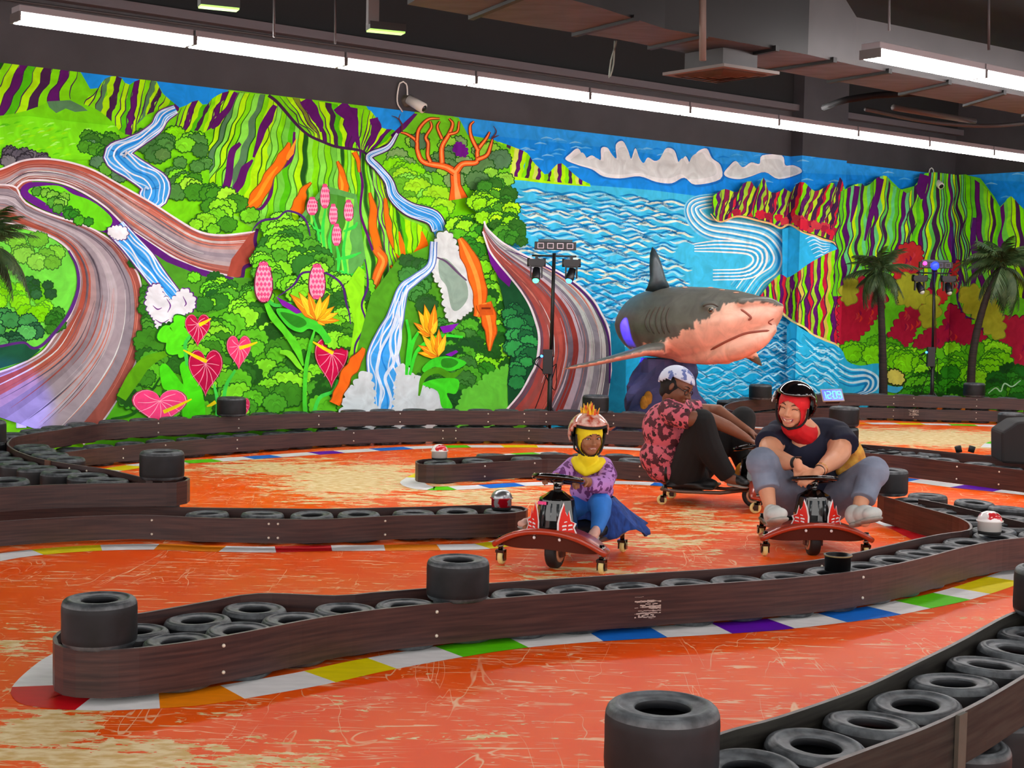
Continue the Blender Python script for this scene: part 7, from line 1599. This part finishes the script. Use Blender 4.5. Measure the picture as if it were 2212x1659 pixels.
for j in range(8):
    t = j / 7
    for k in range(K):
        a = 2 * math.pi * k / K; rr = (.115 + .13 * t) * (1 + .07 * t * math.sin(k * 2.2 + j * .4)); dz = -.20 * t * (1 if math.cos(a) > -.2 else .75); vs.append(top + Vector((math.cos(a) * rr + .085 * t, math.sin(a) * rr * .8 + .06 * t, dz + .03 * math.sin(a * 5) * t)))
b.add(vs, [(j * K + k, j * K + (k + 1) % K, (j + 1) * K + (k + 1) % K, (j + 1) * K + k) for j in range(7) for k in range(K)], True); sk = b.build('skirt', tul, child); md = sk.modifiers.new('t', 'SOLIDIFY'); md.thickness = .004
for h_, t_ in (((1288, 1158, 7.84), (1278, 1168, 7.72)), ((1150, 1138, 7.92), (1122, 1142, 7.84))): shoe('sandal', W(*h_), W(*t_) + Vector((0, 0, .01)), (0, -.1, 1), mat('sandal_pink', '#d8a898', .6), sole_s, child, .78)

# ---------- rider in floral shirt and white cap, glasses
hc = W(1464, 838, 10.32); s = .262; fr = frame((.78, -.50, -.34), (.30, .05, 1)); r, f, u, R = fr
b = MB(); head(b, hc, fr, s, 1.08); limb(b, [hc - u * .25 * s - f * .12 * s, W(1452, 884, 10.42)], [.062, .075])
b.ell(W(1445, 930, 10.44), (.15, .15, .19)); b.ell(W(1455, 1005, 10.46), (.17, .17, .16)); limb(b, sm([(1448, 890, 10.28), (1478, 888, 10.62)]), [.075, .075])
limb(b, sm([(1450, 895, 10.25), (1492, 905, 10.12), (1530, 905, 10.16)]), [.072, .062, .052]); NW, FWr = W(1612, 946, 10.18), W(1618, 932, 10.42)
limb(b, [W(1530, 905, 10.16), W(1570, 922, 10.17), NW], [.052, .048, .030]); limb(b, sm([(1490, 890, 10.64), (1530, 888, 10.66), (1552, 888, 10.62)]), [.07, .055, .05]); limb(b, [W(1552, 888, 10.62), FWr], [.048, .029])
hand(b, NW, W(1640, 962, 10.18) - NW, (-.3, .2, -1), 1, 1.0, .7); hand(b, FWr, W(1645, 946, 10.40) - FWr, (-.3, 0, -1), -1, 1.0, .7)
for K_, A_, T_, hp in (((1516, 912, 10.14), (1572, 1032, 10.14), (1612, 1046, 10.10), (1478, 1030, 10.34)), ((1606, 905, 10.62), (1612, 1020, 10.50), (1645, 1035, 10.48), (1492, 1030, 10.58))):
    limb(b, [W(*hp), W(*K_)], [.10, .07]); limb(b, [W(*K_), W(*K_).lerp(W(*A_), .5) - Vector((.03, 0, 0)), W(*A_)], [.065, .06, .04]); limb(b, [W(*A_), W(*T_)], [.04, .035])
man = fuse('person', b, skin_d, None, .0065, 4); tag(man, 'person in a white cap, glasses and coral floral shirt sitting sideways with knees up', 'person'); bpy.context.view_layer.update()
face(man, hc, fr, s, brow='#140c0a', eyes='open', lips='#7a4438', mouth=None, iris='#0c0604')
gl = MB(); gm = mat('glasses_frame', '#1a0e0a', .3)
for a in (-1, 1):
    q = [fpt(man, hc, fr, s, a * .155, .0, .045 * s) + (r * math.cos(k * math.pi / 10) * .115 + u * math.sin(k * math.pi / 10) * .085) * s for k in range(20)]
    gl.tube(q, .0035, 6, closed=True); gl.tube([q[0] if a > 0 else q[10], hc + r * a * .36 * s + u * .04 * s + f * .05 * s], .0035, 6)
gl.tube([fpt(man, hc, fr, s, -.05, .02, .05 * s), fpt(man, hc, fr, s, .05, .02, .05 * s)], .0035, 6); gl.build('glasses', gm, man)
b = MB(); b.ell(hc + u * .05 * s - f * .12 * s, (.375 * s, .42 * s, .40 * s), R); b.ell(hc - u * .22 * s - f * .28 * s, (.26 * s, .18 * s, .2 * s), R); fuse('hair', b, mat('hair_black', '#0c0a0a', .8, noise=.4, nscale=40), man, .008, 3)
capm = mat('cap_white_blue', '#c4cadc', .8, col2='#5868a0', nscale=16, noise=.3); capm.node_tree.nodes['Map Range'].inputs[1].default_value = .56; capm.node_tree.nodes['Map Range'].inputs[2].default_value = .60
shell('cap', hc + u * .12 * s - f * .10 * s, fr, (.42 * s, .50 * s, .46 * s), lambda x, y, z: z > .012 + (.02 if y > 0 else .55 * y), capm, man, .008)
flor = spots_mat('floral_shirt', '#c46070', '#2c1418', 15, .28, third='#4a1c28'); b = MB()
b.ell(W(1440, 925, 10.44), (.185, .19, .20)); b.ell(W(1436, 985, 10.46), (.19, .20, .17)); b.ell(W(1440, 1015, 10.44), (.15, .19, .10)); limb(b, sm([(1446, 886, 10.26), (1462, 880, 10.45), (1482, 884, 10.64)]), [.088, .09, .088])
b.tube(sm([(1446, 890, 10.26), (1470, 898, 10.16), (1494, 903, 10.12)]), [.092, .092, .084], 18); b.tube(sm([(1484, 886, 10.64), (1512, 886, 10.66)]), [.088, .078], 18); fuse('shirt', b, flor, man, .008, 5)
blkp = mat('trousers_black', '#050506', .9); b = MB(); b.ell(W(1480, 1028, 10.44), (.18, .22, .11))
for K_, A_, hp in (((1516, 912, 10.14), (1574, 1030, 10.14), (1480, 1026, 10.32)), ((1606, 905, 10.62), (1612, 1015, 10.50), (1492, 1026, 10.58))):
    limb(b, [W(*hp), W(*K_)], [.135, .098]); k_ = W(*K_); limb(b, [k_, k_.lerp(W(*A_), .5) - Vector((.04, 0, 0)), W(*A_)], [.098, .10, .065], (True, False))
fuse('trousers', b, blkp, man, .009, 5)
for h_, t_ in (((1570, 1044, 10.16), (1618, 1052, 10.08)), ((1608, 1030, 10.50), (1650, 1040, 10.44))): shoe('shoe', W(*h_), W(*t_), (0, 0, 1), mat('shoe_black', '#0a0a0b', .5), sole_s, man, 1.1)
